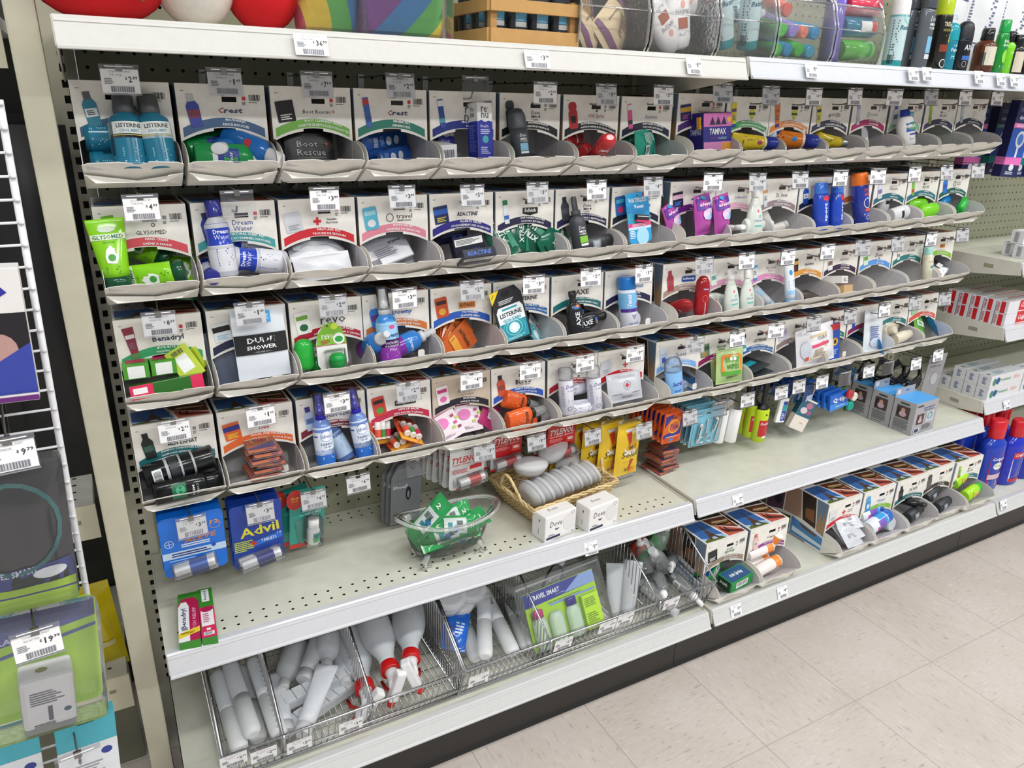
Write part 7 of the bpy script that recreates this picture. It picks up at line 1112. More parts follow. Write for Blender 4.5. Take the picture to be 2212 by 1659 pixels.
for k, (key, p0, p1, r) in enumerate([('fbot', (0.2579, -0.1859, 0.2400), (0.2046, -0.2990, 0.2400), 180), ('fbot', (0.3300, -0.1858, 0.2700), (0.2949, -0.3027, 0.2600), 180), ('ftube', (0.2088, -0.4341, 0.2350), (0.3019, -0.3022, 0.2750), 180), ('ftube', (0.1861, -0.4078, 0.2250), (0.1914, -0.2140, 0.2500), 180), ('fbot', (0.3553, -0.2134, 0.2300), (0.3266, -0.3299, 0.2300), 150), ('ftube', (0.2435, -0.3091, 0.2500), (0.3014, -0.2229, 0.2700), 180), ('pbox', (0.2767, -0.3395, 0.2250), (0.2597, -0.4199, 0.3000), 0), ('pbox', (0.2718, -0.3700, 0.2050), (0.2510, -0.4676, 0.3000), 6)]):
    L_ = .14; a, c = Vector(p0), Vector(p1)
    if key == 'pbox': M = RT(a.x, a.y, a.z, 0, 0, 10 if k == 6 else 22)
    else: M = SEG(p0, p1, r)
    place(key, M, ('frosted bottle with barcode, left', 'frosted bottle with barcode, upper middle', 'large frosted squeeze tube lying across the front', 'frosted squeeze tube against the divider', 'dark-filled small bottle beside the divider', 'frosted squeeze tube pointing back', 'clear pill organiser, upper', 'clear pill organiser, lower')[k]+' of the second compartment, left basket', 'frosted travel bottles and tubes' if key != 'pbox' else 'clear pill organisers')
for k, (p0, p1, r) in enumerate([((0.4218, -0.2085, 0.2850), (0.4050, -0.4300, 0.2580), 165), ((0.5281, -0.2374, 0.3000), (0.4381, -0.5017, 0.2750), 200), ((0.3673, -0.2562, 0.2450), (0.3462, -0.4287, 0.2350), 140)]):
    d = (Vector(p1)-Vector(p0)).normalized(); p1 = Vector(p1); p1.y = max(p1.y, -.422); p0 = p1-d*.238; p0.z = min(p0.z, .285-.02*(k == 2)); place('sprayb', SEG(p0, p1, r), 'frosted spray bottle with red trigger, '+('middle of three', 'rightmost of three', 'leftmost of three')[k], 'frosted trigger spray bottles')
def rnd():
    o = root('round_container'); b = B(); b.lathe([(.030, 0), (.036, .004), (.038, .030)], FB, 26); b.obj('base', o); b = B(); b.lathe([(.0395, .028), (.0405, .030), (.0395, .042), (.030, .045)], FW, 26); b.obj('lid', o); return o
D('rnd', 'container', rnd)
D('bluebag', 'pouch', pouch, 'blue_swab_pouch', .060, .090, .020, '2a6cd0/g', [('r', -.012, .03, .02, .04, '22308a'), ('l', .01, .05, .02, .03, 4, 'd0e0f4')], None, 'bag', .06, 61)
for k, (p0, p1, r) in enumerate([((0.6783, -0.2685, 0.2700), (0.6079, -0.4173, 0.2500), 180), ((0.7510, -0.2854, 0.2300), (0.7228, -0.4033, 0.2200), 0), ((0.6302, -0.2557, 0.2250), (0.6065, -0.3797, 0.2150), 20), ((0.6916, -0.3149, 0.2450), (0.6775, -0.4201, 0.2350), 10)]):
    d = (Vector(p1)-Vector(p0)).normalized(); place('tbh', SEG(Vector(p1)-d*.209, p1, r), 'frosted toothbrush tube in the first compartment of the right basket, '+('topmost with barcode', 'rightmost', 'leftmost', 'between the others')[k], 'frosted toothbrush tubes')
for k, p in enumerate([(0.6243, -0.2295, 0.2620), (0.6574, -0.2235, 0.2800), (0.5915, -0.2503, 0.3000)]): place('rnd', RT(p[0], min(p[1], -.10), p[2]-.02, 20, 0, 0), 'round frosted container at the back of the right basket, '+('nearest', 'middle', 'leftmost')[k], 'round frosted containers')
p = (0.5660, -0.3323, 0.2200); place('bluebag', RT(p[0], p[1], p[2], -60, 10, -30), 'blue and clear pouch lying against the divider, right basket')
# travel bottle kit in its zip bag
def kit_():
    o = root('travel_bottle_kit'); w_, h_ = .235, .165; b = B(); b.box(-w_/2, w_/2, -.003, .018, 0, h_, 'eef2f4/c', .003); b.box(-w_/2, w_/2, .004, .010, h_-.014, h_-.009, 'eef2f4/h', .001); b.obj('zip_bag', o)
    b = B(); b.box(-.100, .100, .012, .0135, .006, h_-.028, 'a8d428'); draw(b, [('p', [(-.100, .104), (.100, .108), (.100, .136), (-.100, .136)], '2a2f90'), ('p', [(.010, .108), (.100, .108), (.100, .136), (.060, .136)], '8aa4dc'), ('t', -.040, .122, .080, .011, 'TRAVEL SMART', 'eef2fa', 'b'), ('t', 0, .112, .024, .004, 'by CONAIR', 'd0d8f4', ''), ('r', .03, .094, .13, .005, '7c9cd8'), ('l', .01, .099, .10, .003, 1, '5a7a1c')], FLAT(.012)); b.obj('insert_card', o)
    for x, c in ((-.075, 'c8287c/g'), (-.030, 'd0dcd0/g'), (.018, '3c2a8c/g')):
        b = B(); b.lathe([(.017, .006), (.020, .010), (.020, .064), (.016, .076), (.010, .080)], 'cfe0d2/t', 18, .45, True, (x, .004)); b.obj('bottle', o)
        if x != -.03: b = B(); b.lathe([(.014, .078), (.014, .094), (.012, .096)], c, 14, .5, True, (x, .004)); b.obj('cap', o)
    b = B(); b.box(.045, .092, -.001, .010, .008, .088, 'bfe62a'); draw(b, [('l', .066, .070, .034, .022, 5, '7a9a1c'), ('l', .066, .034, .034, .024, 5, '7a9a1c')], FLAT(-.001)); b.obj('funnel_card', o)
    return o
k_ = kit_(); p = (0.8357, -0.4200, 0.2317); k_.matrix_world = RT(p[0], -.425, .215, -28, -1, 4); tag(k_, 'zip bag travel kit with lime card and pale green bottles in the right basket', 'travel kit')
D('clr', 'bottle', bottle, 'clear_bottle', 'lotion', .120, .021, 'd6dcde/h', 'dfe2e4/t', 1, [('r', 0, .04, .028, .026, 'e8eaea'), ('b', 0, .04, .022, .02, '2a2a2e')])
D('clrs', 'bottle', bottle, 'clear_bottle', 'spray', .110, .018, 'd6dcde/h', 'f0f0f0', 1, [('r', 0, .03, .024, .022, 'eceeee'), ('b', 0, .03, .018, .016, '2a2a2e')])
for k, (key, p0, p1) in enumerate([('ftube', (0.9966, -0.3600, 0.1540), (1.0311, -0.3000, 0.3322)), ('ftube', (1.0191, -0.3800, 0.1672), (1.0689, -0.3300, 0.3321)), ('clr', (0.8197, -0.3099, 0.2500), (0.8724, -0.2739, 0.2900))]): place(key, SEG(p0, p1, 0 if k < 2 else 180), ('frosted squeeze tube standing left beside the travel kit', 'frosted squeeze tube standing right beside the travel kit', 'clear bottle lying behind the travel kit')[k], 'upright frosted tubes' if k < 2 else None)
for k, (key, p0, p1) in enumerate([('clr', (1.1356, -0.3057, 0.2700), (1.1604, -0.3131, 0.3300)), ('clr', (1.1741, -0.3269, 0.2500), (1.1329, -0.3424, 0.3000)), ('clrs', (1.2561, -0.2673, 0.2400), (1.1617, -0.3659, 0.2500)), ('clrs', (1.1897, -0.3483, 0.2300), (1.1916, -0.4104, 0.2200)), ('clrs', (1.1482, -0.3321, 0.2400), (1.1068, -0.4115, 0.2350)), ('clr', (1.0952, -0.3343, 0.2300), (1.1054, -0.3883, 0.2200)), ('clrs', (1.1232, -0.3243, 0.2500), (1.1176, -0.3066, 0.2900)), ('clr', (1.2244, -0.2796, 0.2200), (1.2342, -0.3433, 0.2200))]):
    a, c = Vector(p0), Vector(p1); place(key, SEG(a, a+(c-a).normalized()*.1, 30*k), 'clear bottle in the last compartment of the right basket, '+('upper left', 'centre back', 'standing at the back', 'front right', 'with white pump, front', 'lower left', 'leaning left', 'lower right')[k], 'clear bottles in the right basket')
for k, (u, c) in enumerate([(0, '2fae3c/g'), (1, 'd8503c/g'), (2, '2fae3c/g')]):
    b = B(); b.lathe([(.014, 0), (.020, .003), (.021, .040), (.016, .048)], c, 18); b.lathe([(.010, .048), (.010, .056)], 'e8e8e8', 12); p = ((1.1317, -0.2832, 0.3000), (1.1126, -0.2716, 0.3100), (1.1570, -0.2765, 0.3100))[k]; tag(b.obj('small_pot', None, RT(p[0], min(p[1], -.08), p[2]-.03, 30, 20*k, 0)), ('green pot at the back of the right basket, lower', 'red pot at the back of the right basket', 'green pot at the back of the right basket, upper')[k], 'pot', 'small coloured pots')
# ================================================================ right bay
D('colg', 'toothpaste carton', carton, 'toothpaste_carton', .200, .036, .040, 'dfe0e6', [('r', .03, .020, .14, .040, 'd0242c'), ('t', -.004, .023, .055, .020, 'Colgate', 'f4f0f0', 'bi'), ('r', .03, .006, .14, .003, 'f0e8e8')], [('r', .020, .020, .014, .036, 'cc1f26'), ('l', .006, .020, .008, .030, 7, 'c43c48')], [('r', 0, .018, .196, .032, 'c6c4c2')])
for k in range(10): place('colg', RT(2.565, -.331+.0405*(k//2), .7452+.0405*(k % 2), 0, 0, 0), 'white and red toothpaste carton, '+('nearest', 'second', 'third', 'fourth', 'last')[k//2]+' stack, '+('lower', 'upper')[k % 2], 'white and red toothpaste cartons')
D('sens', 'toothpaste carton', carton, 'toothpaste_carton', .185, .040, .042, 'dcdde0', [('c', -.070, .020, .010, .013, '3a8a6a'), ('c', -.052, .022, .010, .012, '2c4a9a'), ('t', -.012, .024, .060, .012, 'Pronamel', '7ab08a', 'b'), ('l', .055, .024, .040, .014, 3, 'e0b0a0')], [('l', .020, .022, .014, .024, 6, '5a64a0')], [('r', 0, .02, .18, .034, 'bfc3c8'), ('l', -.02, .020, .06, .02, 4, '6a90a0'), ('c', -.08, .02, .006, .006, '5a5a64')])
for k, (i, lv) in enumerate([(0, 0), (1, 0), (2, 0), (3, 0), (0, 1), (1, 1), (2, 1)]): place('sens', RT(2.558, -.338+.0425*i, .4962+.0425*lv, 0, 0, 0), 'pale toothpaste carton, '+('nearest', 'second', 'third', 'last')[i]+' stack, '+('lower', 'upper')[lv], 'pale toothpaste cartons')
for k, (i, lv) in enumerate([(0, 0), (0, 1), (1, 0)]): place('sens', RT(2.750, -.338+.0425*i, .4962+.0425*lv, 0, 0, 0), 'pale toothpaste carton of the right-hand group, '+('front lower', 'front upper', 'behind')[k], 'pale toothpaste cartons at right')
D('wctn', 'carton', carton, 'white_carton', .190, .040, .040, 'e6e6ea', (), [('r', .018, .020, .014, .032, 'b8b8bc'), ('l', .018, .020, .012, .028, 8, '8a8a90')])
for k, (x, y, z) in enumerate([(2.62, -.260, 0), (2.60, -.305, 0), (2.61, -.282, 1)]): place('wctn', RT(x+.03, y, .9503+.041*z, 0, 0, 0), 'white toothpaste carton on the upper right shelf, '+('behind', 'front lower', 'on top')[k], 'white toothpaste cartons')
D('rinse', 'mouthwash bottle', bottle, 'large_mouthwash_bottle', 'mouth', .250, .052, '1d3cb0/g', 'd02030/g', .62, [('p', rrect(.070, .120, .006, 3, 0, .074), 'b01c2c'), ('t', 0, .118, .058, .014, 'Colgate', 'f4f0f0', 'bi'), ('c', 0, .094, .020, .013, 'e4e8e0'), ('t', 0, .095, .026, .008, 'Total', '6aa06a', 'i'), ('r', 0, .055, .066, .018, 'd8b8c0'), ('l', 0, .055, .05, .014, 3, '8a2a3a'), ('l', 0, .030, .05, .016, 3, 'e8c0c4')])
D('rinse2', 'mouthwash bottle', bottle, 'large_mouthwash_bottle', 'mouth', .232, .050, '2030b8/g', 'c81e2c/g', .62, [('p', rrect(.064, .110, .006, 3, 0, .070), 'c8d0e8'), ('r', 0, .112, .064, .022, 'c02c3c'), ('t', 0, .112, .054, .013, 'Colgate', 'f4f0f0', 'bi'), ('t', 0, .086, .03, .012, 'PerioGard', '4a6ac0', 'b'), ('l', 0, .050, .05, .02, 4, '4a5ab0'), ('r', 0, .020, .06, .012, 'c02c3c')])
for k, (key, x, y) in enumerate([('rinse', 2.515, -.372), ('rinse2', 2.628, -.380), ('rinse2', 2.738, -.382), ('rinse', 2.495, -.285), ('rinse', 2.590, -.290), ('rinse2', 2.685, -.295), ('rinse', 2.500, -.205), ('rinse', 2.600, -.210)]): place(key, RT(x, y, .1868, 0, 0, -4+(k*3) % 7), 'blue mouthwash bottle with red cap, '+('front left', 'front middle', 'front right', 'second row left', 'second row middle', 'second row right', 'third row left', 'third row middle')[k], 'blue mouthwash bottles on the base deck')
def oral(c2):
    return lambda: carton('electric_toothbrush_carton', .070, .030, .215, '1c2050', [('r', 0, .190, .050, .012, '4a5a8a'), ('p', rrect(.048, .018, .008, 3, 0, .168), '2a3a7a'), ('t', 0, .168, .042, .011, 'Oral-B', 'eef2fa', 'b'), ('r', 0, .146, .070, .014, c2), ('l', 0, .146, .05, .008, 2, 'f0e0ec'), ('r', 0, .095, .070, .086, '2454b4'), ('c', .006, .108, .018, .024, 'd8dce4'), ('c', .006, .108, .012, .016, '4a7ac8'), ('r', .004, .072, .008, .03, 'e8eaee'), ('r', 0, .046, .070, .022, c2), ('c', 0, .028, .010, .010, 'd8dce8'), ('l', 0, .012, .04, .010, 2, 'c8d0e8')], [('r', .015, .046, .03, .022, c2)], (), (), .0008, 'box')
D('orp', 'toothbrush carton', oral('e070b8')); D('ort', 'toothbrush carton', oral('1f8a8a'))
for k, (key, x, y, z) in enumerate([('orp', 2.440, -.245, 1.195), ('orp', 2.395, -.150, 1.190), ('ort', 2.545, -.215, 1.190), ('ort', 2.610, -.255, 1.190), ('ort', 2.56, -.13, 1.190)]): place(key, RT(x, y, z, 0, 3 if k == 0 else 0, -8), 'navy electric toothbrush carton, '+('pink banded, nearest', 'pink banded, behind the last dispenser', 'teal banded, second', 'teal banded, rightmost', 'teal banded, at the back')[k], 'navy toothbrush cartons')
for k, (x, z, w_, h_) in enumerate([(2.640, 1.150, .018, .020), (2.690, 1.083, .012, .022)]): b = B(); b.box(-w_/2, w_/2, -.0006, -.0001, -h_/2, h_/2, 'a88460/k'); tag(b.obj('tape_scrap', None, RT(x, 0, z, 0, 8, 0)), ('upper', 'lower')[k]+' scrap of brown tape on the right pegboard', 'tape', 'scraps of brown tape')
# ================================================================ top shelf
def ell(name, c, r, col, parts=(), n=32, squash=2.3):
    o = root(name); b = B(); rings = []
    for i in range(17):
        a = -PI/2+PI*i/16; rings.append((max(.002, abs(math.cos(a))**(2/squash)), (math.sin(a) > 0 and 1 or -1)*abs(math.sin(a))**(2/squash)))
    vs = []; fs = []
    for q, z in rings: vs += [(r[0]*q*math.sin(2*PI*j/n)*(1+.02*math.sin(3*2*PI*j/n+z*2)), -r[1]*q*math.cos(2*PI*j/n), r[2]*(z+1)) for j in range(n)]
    for i in range(16):
        for j in range(n): fs.append((i*n+j, i*n+(j+1) % n, (i+1)*n+(j+1) % n, (i+1)*n+j))
    b.add(vs, fs, col, True); b.obj('body', o); o.location = c
    for fn in parts: fn(o)
    return o
def seam(o):
    b = B(); b.tube([(.055, -.078, .055), (.060, -.085, .040), (.050, -.090, .036), (.040, -.086, .044)], [.003, .012, .012, .004], '58a04a/f', 8); b.obj('leaf', o)
o = ell('plush_pillow', (.066, -.225, 1.468), (.098, .105, .085), 'd81420/f', [seam]); tag(o, 'red plush pillow with green leaf hanging past the left shelf end', 'plush pillow')
o = ell('plush_pillow', (.194, -.235, 1.468), (.062, .085, .095), 'e6e2dc/f'); tag(o, 'white plush pillow between the two red ones', 'plush pillow')
o = ell('plush_pillow', (.292, -.238, 1.468), (.060, .080, .090), 'd81420/f'); tag(o, 'smaller red plush pillow beside the rainbow cushion', 'plush pillow')
def rainbow(w_, h_, bnd, cols, label, M):
    """bnd(i, v) = where stripe edge i crosses height v, in -1..1 across the cushion"""
    o = root('rainbow_cushion'); b = B(); nz = 16; m = 4
    def P(u, v, s_): t = .035*max(0, 1-abs(u)**3)**.5*max(0, 1-abs(v)**4)**.5; return (u*w_/2, s_*t, (v+1)*h_/2)
    for sg in (-1, 1):
        for i, col in enumerate(cols):
            for j in range(nz):
                v0, v1 = -1+2*j/nz, -1+2*(j+1)/nz; E_ = [[max(-1, min(1, bnd(i+q, v))) for q in (0, 1)] for v in (v0, v1)]
                for k in range(m):
                    a0, a1 = [E_[0][0]+(E_[0][1]-E_[0][0])*(k+q)/m for q in (0, 1)]; c0, c1 = [E_[1][0]+(E_[1][1]-E_[1][0])*(k+q)/m for q in (0, 1)]
                    if a1-a0 < 1e-5 and c1-c0 < 1e-5: continue
                    q = [P(a0, v0, sg), P(a1, v0, sg), P(c1, v1, sg), P(c0, v1, sg)]; b.add(q, [(0, 1, 2, 3) if sg < 0 else (3, 2, 1, 0)], col, True)
    b.obj('cushion', o); b = B(); b.box(-w_/2-.004, w_/2+.004, -.042, .042, -.001, h_+.01, 'f4f8fa/c', .01); b.obj('clear_bag', o); o.matrix_world = M
    return tag(o, label, 'cushion', 'striped rainbow cushions')
rainbow(.104, .180, lambda i, v: -1+[0, .28, 1.05, 1.7, 2.2, 2.6][i]-.42*(v+1)-.2*(v+1)**2*.5 if i else -1, ['c83a5a/f', 'e8c81c/f', '58b04a/f', '2c7ab4/f', '2c4a8a/f'], 'rainbow cushion with near upright stripes, left of the two', RT(.386, -.262, 1.466, 0, 0, 4))
rainbow(.158, .180, lambda i, v: -1 if i == 0 else 1 if i == 6 else -1+[0, -.35, .20, .85, 1.48, 1.80][i]+1.05*(v+1), ['7a3a8a/f', '7a3a8a/f', '2c7ab4/f', '58b04a/f', 'e8c81c/f', 'c83a5a/f'], 'rainbow cushion with slanting blue, green and yellow stripes, right of the two', RT(.506, -.272, 1.466, 0, 0, 4))
# crate
def crate():
    o = root('wooden_crate'); w_, d_, H = .180, .170, .078; WD = 'bf9458/k'
    for x, y in ((0, 0), (w_-.018, 0), (0, d_-.018), (w_-.018, d_-.018)): b = B(); b.box(x+.004, x+.016, y+.004, y+.016, .0, H-.004, 'b0854c/k'); b.obj('corner_post', o)
    for z0, z1 in ((.0, .024), (.050, .070)):
        for (x0, x1, y0, y1) in ((0, w_, -.005, .003), (0, w_, d_-.003, d_+.005), (-.005, .003, 0, d_), (w_-.003, w_+.005, 0, d_)): b = B(); b.box(x0, x1, y0, y1, z0, z1, WD, .0008); b.obj('rail', o)
    b = B(); b.box(0, w_, 0, d_, .001, .005, WD); b.obj('floor_board', o); o.matrix_world = RT(.647, -.325, 1.4675, 0, 0, 1); return tag(o, 'small wooden slatted crate of grey bottles on the top shelf', 'crate')
crate()
D('dovec', 'bottle', bottle, 'shower_gel_bottle', 'oval', .150, .020, '3a3d42/g', '', .75, [('t', 0, .098, .026, .010, 'Dove', 'e8eaec', 'i'), ('r', 0, .046, .026, .026, '6ab0d4'), ('l', 0, .046, .022, .018, 4, 'd4ecf4'), ('r', 0, .028, .026, .008, 'd8dcde'), ('l', 0, .018, .024, .008, 2, 'a8acb0')])
for k in range(12):
    i, j = k % 4, k//4; place('dovec', RT(.671+.044*i, -.296+.054*j, 1.4730, 0, 0, 6+(k*5) % 9), 'dark grey shower gel bottle in the crate, '+('front', 'middle', 'back')[j]+' row, '+('first', 'second', 'third', 'fourth')[i]+' from left', 'grey bottles in the wooden crate')
# clear bins
def bin_(w_):
    def f():
        o = root('clear_bin'); H = .19; d_ = .26; C = [(0, 0), (-.010, .02), (-.012, .07), (.004, .12), (.040, .165), (.075, .19)]
        for x in (0, w_):
            b = B(); P = [(y, z) for y, z in C]+[(d_, H), (d_, 0)]; n = len(P); b.xprism(P, x-.0008, x+.0008, 'ffffff/c'); b.obj('side_panel', o)
            b = B(); b.tube([(x, y, z) for y, z in C], .0028, 'dfe4e8/h', 6); b.obj('edge', o)
        b = B(); P = [(y, z) for y, z in C[:4]]; b.add([(x, y, z) for y, z in P for x in (0, w_)], [(2*i, 2*i+1, 2*i+3, 2*i+2) for i in range(3)], 'ffffff/c', True); b.obj('front_panel', o)
        b = B(); b.tube([(0, .004, .12), (w_, .004, .12)], .0026, 'e4e8ec/h', 6); b.tube([(0, -.012, .07), (w_, -.012, .07)], .0016, 'e8ecf0/h', 6); b.box(0, w_, -.002, d_, .0, .002, 'dfe4e6/h'); b.obj('rim', o); return o
    return f
BXS = [(1.050, 1.236), (1.242, 1.450), (1.455, 1.690), (1.695, 1.905), (1.910, 2.105)]
BXS = [((0.8235, -0.3350, 1.4780)[0], (0.9813, -0.3350, 1.4702)[0]-.004), ((0.9857, -0.3350, 1.4704)[0], (1.1512, -0.3350, 1.4698)[0]-.004), ((1.1561, -0.3350, 1.4700)[0], (1.3110, -0.3350, 1.4681)[0]-.004), ((1.3163, -0.3350, 1.4683)[0], (1.4860, -0.3350, 1.4708)[0]-.004), ((1.4919, -0.3350, 1.4710)[0], (1.6503, -0.3350, 1.4727)[0]-.004)]
BN = ['beige pouches', 'white hair bottles', 'teal spray cans', 'green and blue tubes', 'coloured rolls']
for k, (xa, xb) in enumerate(BXS): bo = bin_(xb-xa)(); bo.location = (xa, -.322, 1.4680); tag(bo, 'clear curved bin holding '+BN[k]+' on the top shelf', 'bin', 'clear bins on the top shelf')
D('beige', 'pouch', pouch, 'beige_pouch', .085, .120, .030, 'd6c09c', [('l', 0, .06, .05, .04, 7, '8a7a64'), ('r', 0, .10, .08, .014, '8a4a78'), ('r', 0, .018, .08, .012, '7a4a70')], None, 'bag', .06, 71)
for k, (x, y, z, a, c, d) in enumerate([(.030, .030, .012, -40, 60, 0), (.020, .060, .05, -60, 70, 10), (.09, .050, .012, -20, 50, 0), (.03, .12, .03, -20, 60, 0), (.060, .055, .085, -70, 70, 0)]): place('beige', RT(BXS[0][0]+x, -.322+y, 1.469+z, a, c, d), 'beige and purple pouch in the first clear bin, '+('front left', 'middle', 'right', 'back', 'topmost')[k], 'beige pouches in the clear bin')
D('pant', 'bottle', bottle, 'white_hair_bottle', 'oval', .125, .028, 'eeecec/g', '', .6, [('t', 0, .068, .034, .008, 'PANTENE', '8a8084', ''), ('r', 0, .048, .024, .020, 'a8624c'), ('c', 0, .082, .006, .007, 'e0a8a0'), ('l', 0, .028, .02, .006, 2, '9a9aa0')])
for k, (x, y, z, c, d) in enumerate([(.020, .035, .100, 140, 4), (.120, .050, .01, -10, 0), (.06, .07, .11, 96, 0), (.02, .09, .04, 84, 10), (.10, .10, .09, 60, 0), (.04, .12, .01, 4, 0)]): place('pant', RT(BXS[1][0]+x, -.322+y, 1.471+z, 0, c, d), 'white hair product bottle in the second clear bin, '+('slanting at front', 'standing right', 'lying on top', 'lying behind', 'upper right', 'at the back')[k], 'white bottles in the clear bin')
D('batis', 'spray can', bottle, 'dry_shampoo_can', 'can', .150, .0215, '3aa8b0/g', 'f0f2f2/g', 1, [('p', [(-.03, .02), (.03, .06), (.03, .08), (-.03, .04)], 'e8f4f4'), ('t', .002, .088, .034, .010, 'Batiste', '1f6a7a', 'bi'), ('o', .004, .108, .014, .012, .003, '8ad8c8'), ('l', -.024, .06, .016, .09, 16, '5a6a74'), ('b', -.026, .02, .014, .02, '1c2a30')], [(.12, .74, 'c4dce0/g')])
for k, (x, y, z, c, d) in enumerate([(.055, .035, .02, -22, 0), (.125, .040, .02, -12, 0), (.03, .10, .06, 70, 0), (.08, .12, .10, 90, 10)]): place('batis', RT(BXS[2][0]+x, -.322+y, 1.471+z, 10, c, d), 'teal spray can in the third clear bin, '+('left front', 'right front', 'lying behind', 'lying on top')[k], 'teal spray cans in the clear bin')
COLS = ['48c83c/g', '2f9ad0/g', '48c83c/g', '30a8c8/g', '4ac840/g', '9a8ad8/g', 'e8846a/g', '2c94c8/g']
for k in range(9):
    b = B(); b.lathe([(.010, 0), (.014, .002), (.014, .098), (.012, .1)], COLS[k % 8] if k < 8 else 'e06a5a/g', 16); x = .026+.034*(k % 4); z = .020+.038*(k//4)
    tag(b.obj('colour_tube', None, RT(BXS[3][0]+x+.008*(k//4), -.322+.012, 1.471+z, -84+6*(k % 3), (k*7) % 11-5, (k*13) % 16-8)), ('green', 'blue', 'green', 'aqua', 'green', 'lilac', 'salmon', 'blue', 'coral')[k]+' tube in the fourth clear bin, '+('lowest', 'middle', 'top')[k//4]+' layer, '+('first', 'second', 'third', 'fourth')[k % 4]+' from left', 'tube', 'coloured tubes in the clear bin')
for k, (x, z, L_, r, c, nm, ax) in enumerate([(.030, .0, .150, .022, '7a66c8/g', 'purple', 0), (.058, .030, .110, .022, '62c048/g', 'green', 1), (.052, .078, .115, .022, '2a7a98/g', 'teal', 1), (.055, .122, .115, .022, 'd8405a/g', 'red', 1), (.050, .165, .100, .020, 'e8643c/g', 'orange', 1)]):
    b = B(); b.lathe([(r*.9, 0), (r, .002), (r, L_-.002), (r*.9, L_)], c, 20)
    if nm == 'teal': draw(b, [('r', 0, .07, .024, .040, 'e8e8e8'), ('r', 0, .100, .024, .018, 'e85a40')], CYL(r), .0005)
    tag(b.obj('colour_roll', None, RT(BXS[4][0]+x, -.322+.030, 1.471+z, 0, 88 if ax else 0, 4 if ax else 0)), nm+' roll in the last clear bin on the top shelf', 'roll')
D('dovb', 'bottle', bottle, 'grey_shampoo_bottle', 'flip', .175, .025, '5a5f66/g', '4a4e55/g', .6, [('t', .004, .112, .022, .011, 'Dove', 'e8eaec', 'i'), ('t', .004, .100, .022, .006, 'MEN', 'e8eaec', 'b'), ('t', .004, .092, .024, .006, '+CARE', 'e8eaec', 'b'), ('r', .004, .056, .022, .036, '7ab8dc'), ('r', .004, .030, .022, .010, 'd8dce0')])
D('tresc', 'spray can', bottle, 'hair_spray_can', 'can', .165, .0215, '1b1a18/g', 'b8cc28/g', 1, [('t', 0, .105, .034, .010, 'TRESemmé', 'e0d8b8', 'b'), ('r', 0, .092, .034, .006, '6a6a30'), ('p', [(-.008, .080), (.012, .084), (.008, .064)], 'e8d820'), ('r', 0, .052, .036, .016, '8a3418'), ('o', -.002, .018, .010, .010, .002, 'e8e8e8')])
D('degr', 'deodorant', bottle, 'teal_deodorant_stick', 'stick', .112, .024, '1a8098/g', '1c98a8/g', .7, [('t', 0, .050, .026, .010, 'Degree', 'e8f0f4', 'bi'), ('p', [(-.006, .060), (.008, .074), (.006, .058)], 'd8e4e8'), ('l', 0, .034, .02, .008, 2, 'c0e0e8')])
D('axed', 'deodorant', bottle, 'black_deodorant_stick', 'stick', .118, .025, '17191f/g', '1a1b20', .7, [('t', 0, .058, .032, .012, 'AXE', 'd8dce4', 'b'), ('r', 0, .078, .046, .004, '2a6ac8'), ('r', 0, .034, .036, .010, '3a6ab8'), ('o', -.008, .020, .007, .007, .001, 'c8ccd4')], [])
D('amber', 'bottle', bottle, 'amber_bottle', 'mouth', .105, .026, '5a2c14/g', '17171a/g', 1, [('r', 0, .042, .056, .044, 'd8d2c0'), ('l', 0, .040, .034, .030, 5, '6a6a64'), ('b', -.03, .035, .014, .03, '2a2a2a')], [], '8a8a8c/h')
D('irs', 'bottle', bottle, 'green_wash_bottle', 'flip', .130, .020, '1a8a34/g', '14a048/g', .7, [('t', 0, .080, .022, .008, 'Irish', 'e8f4ea', 'bi'), ('t', 0, .070, .026, .008, 'Spring', 'e8f4ea', 'bi'), ('c', 0, .044, .009, .016, '8cd840'), ('l', 0, .018, .022, .010, 2, 'd8ecd8')])
D('limb', 'bottle', bottle, 'lime_label_bottle', 'mouth', .108, .020, '7cd428/g', '17181c/g', .8, [('t', 0, .056, .024, .007, 'carnette', 'e8f8e0', 'i'), ('l', 0, .030, .02, .02, 3, 'd0f0c0')])
D('crmb', 'bottle', bottle, 'cream_label_bottle', 'mouth', .100, .022, '1e1c1a/g', '17171a/g', .9, [('r', 0, .034, .050, .050, 'd8ccb8'), ('l', 0, .028, .026, .014, 3, '6a6460')], [])
D('blkb', 'bottle', bottle, 'black_wash_bottle', 'mouth', .120, .028, '15151c/g', '111114/g', .8, [('p', [(-.006, .050), (-.002, .070), (.002, .05)], '5a6ae0'), ('r', 0, .038, .028, .014, '6a9ae8'), ('t', 0, .038, .012, .009, '72', 'e8f0fc', 'b')])
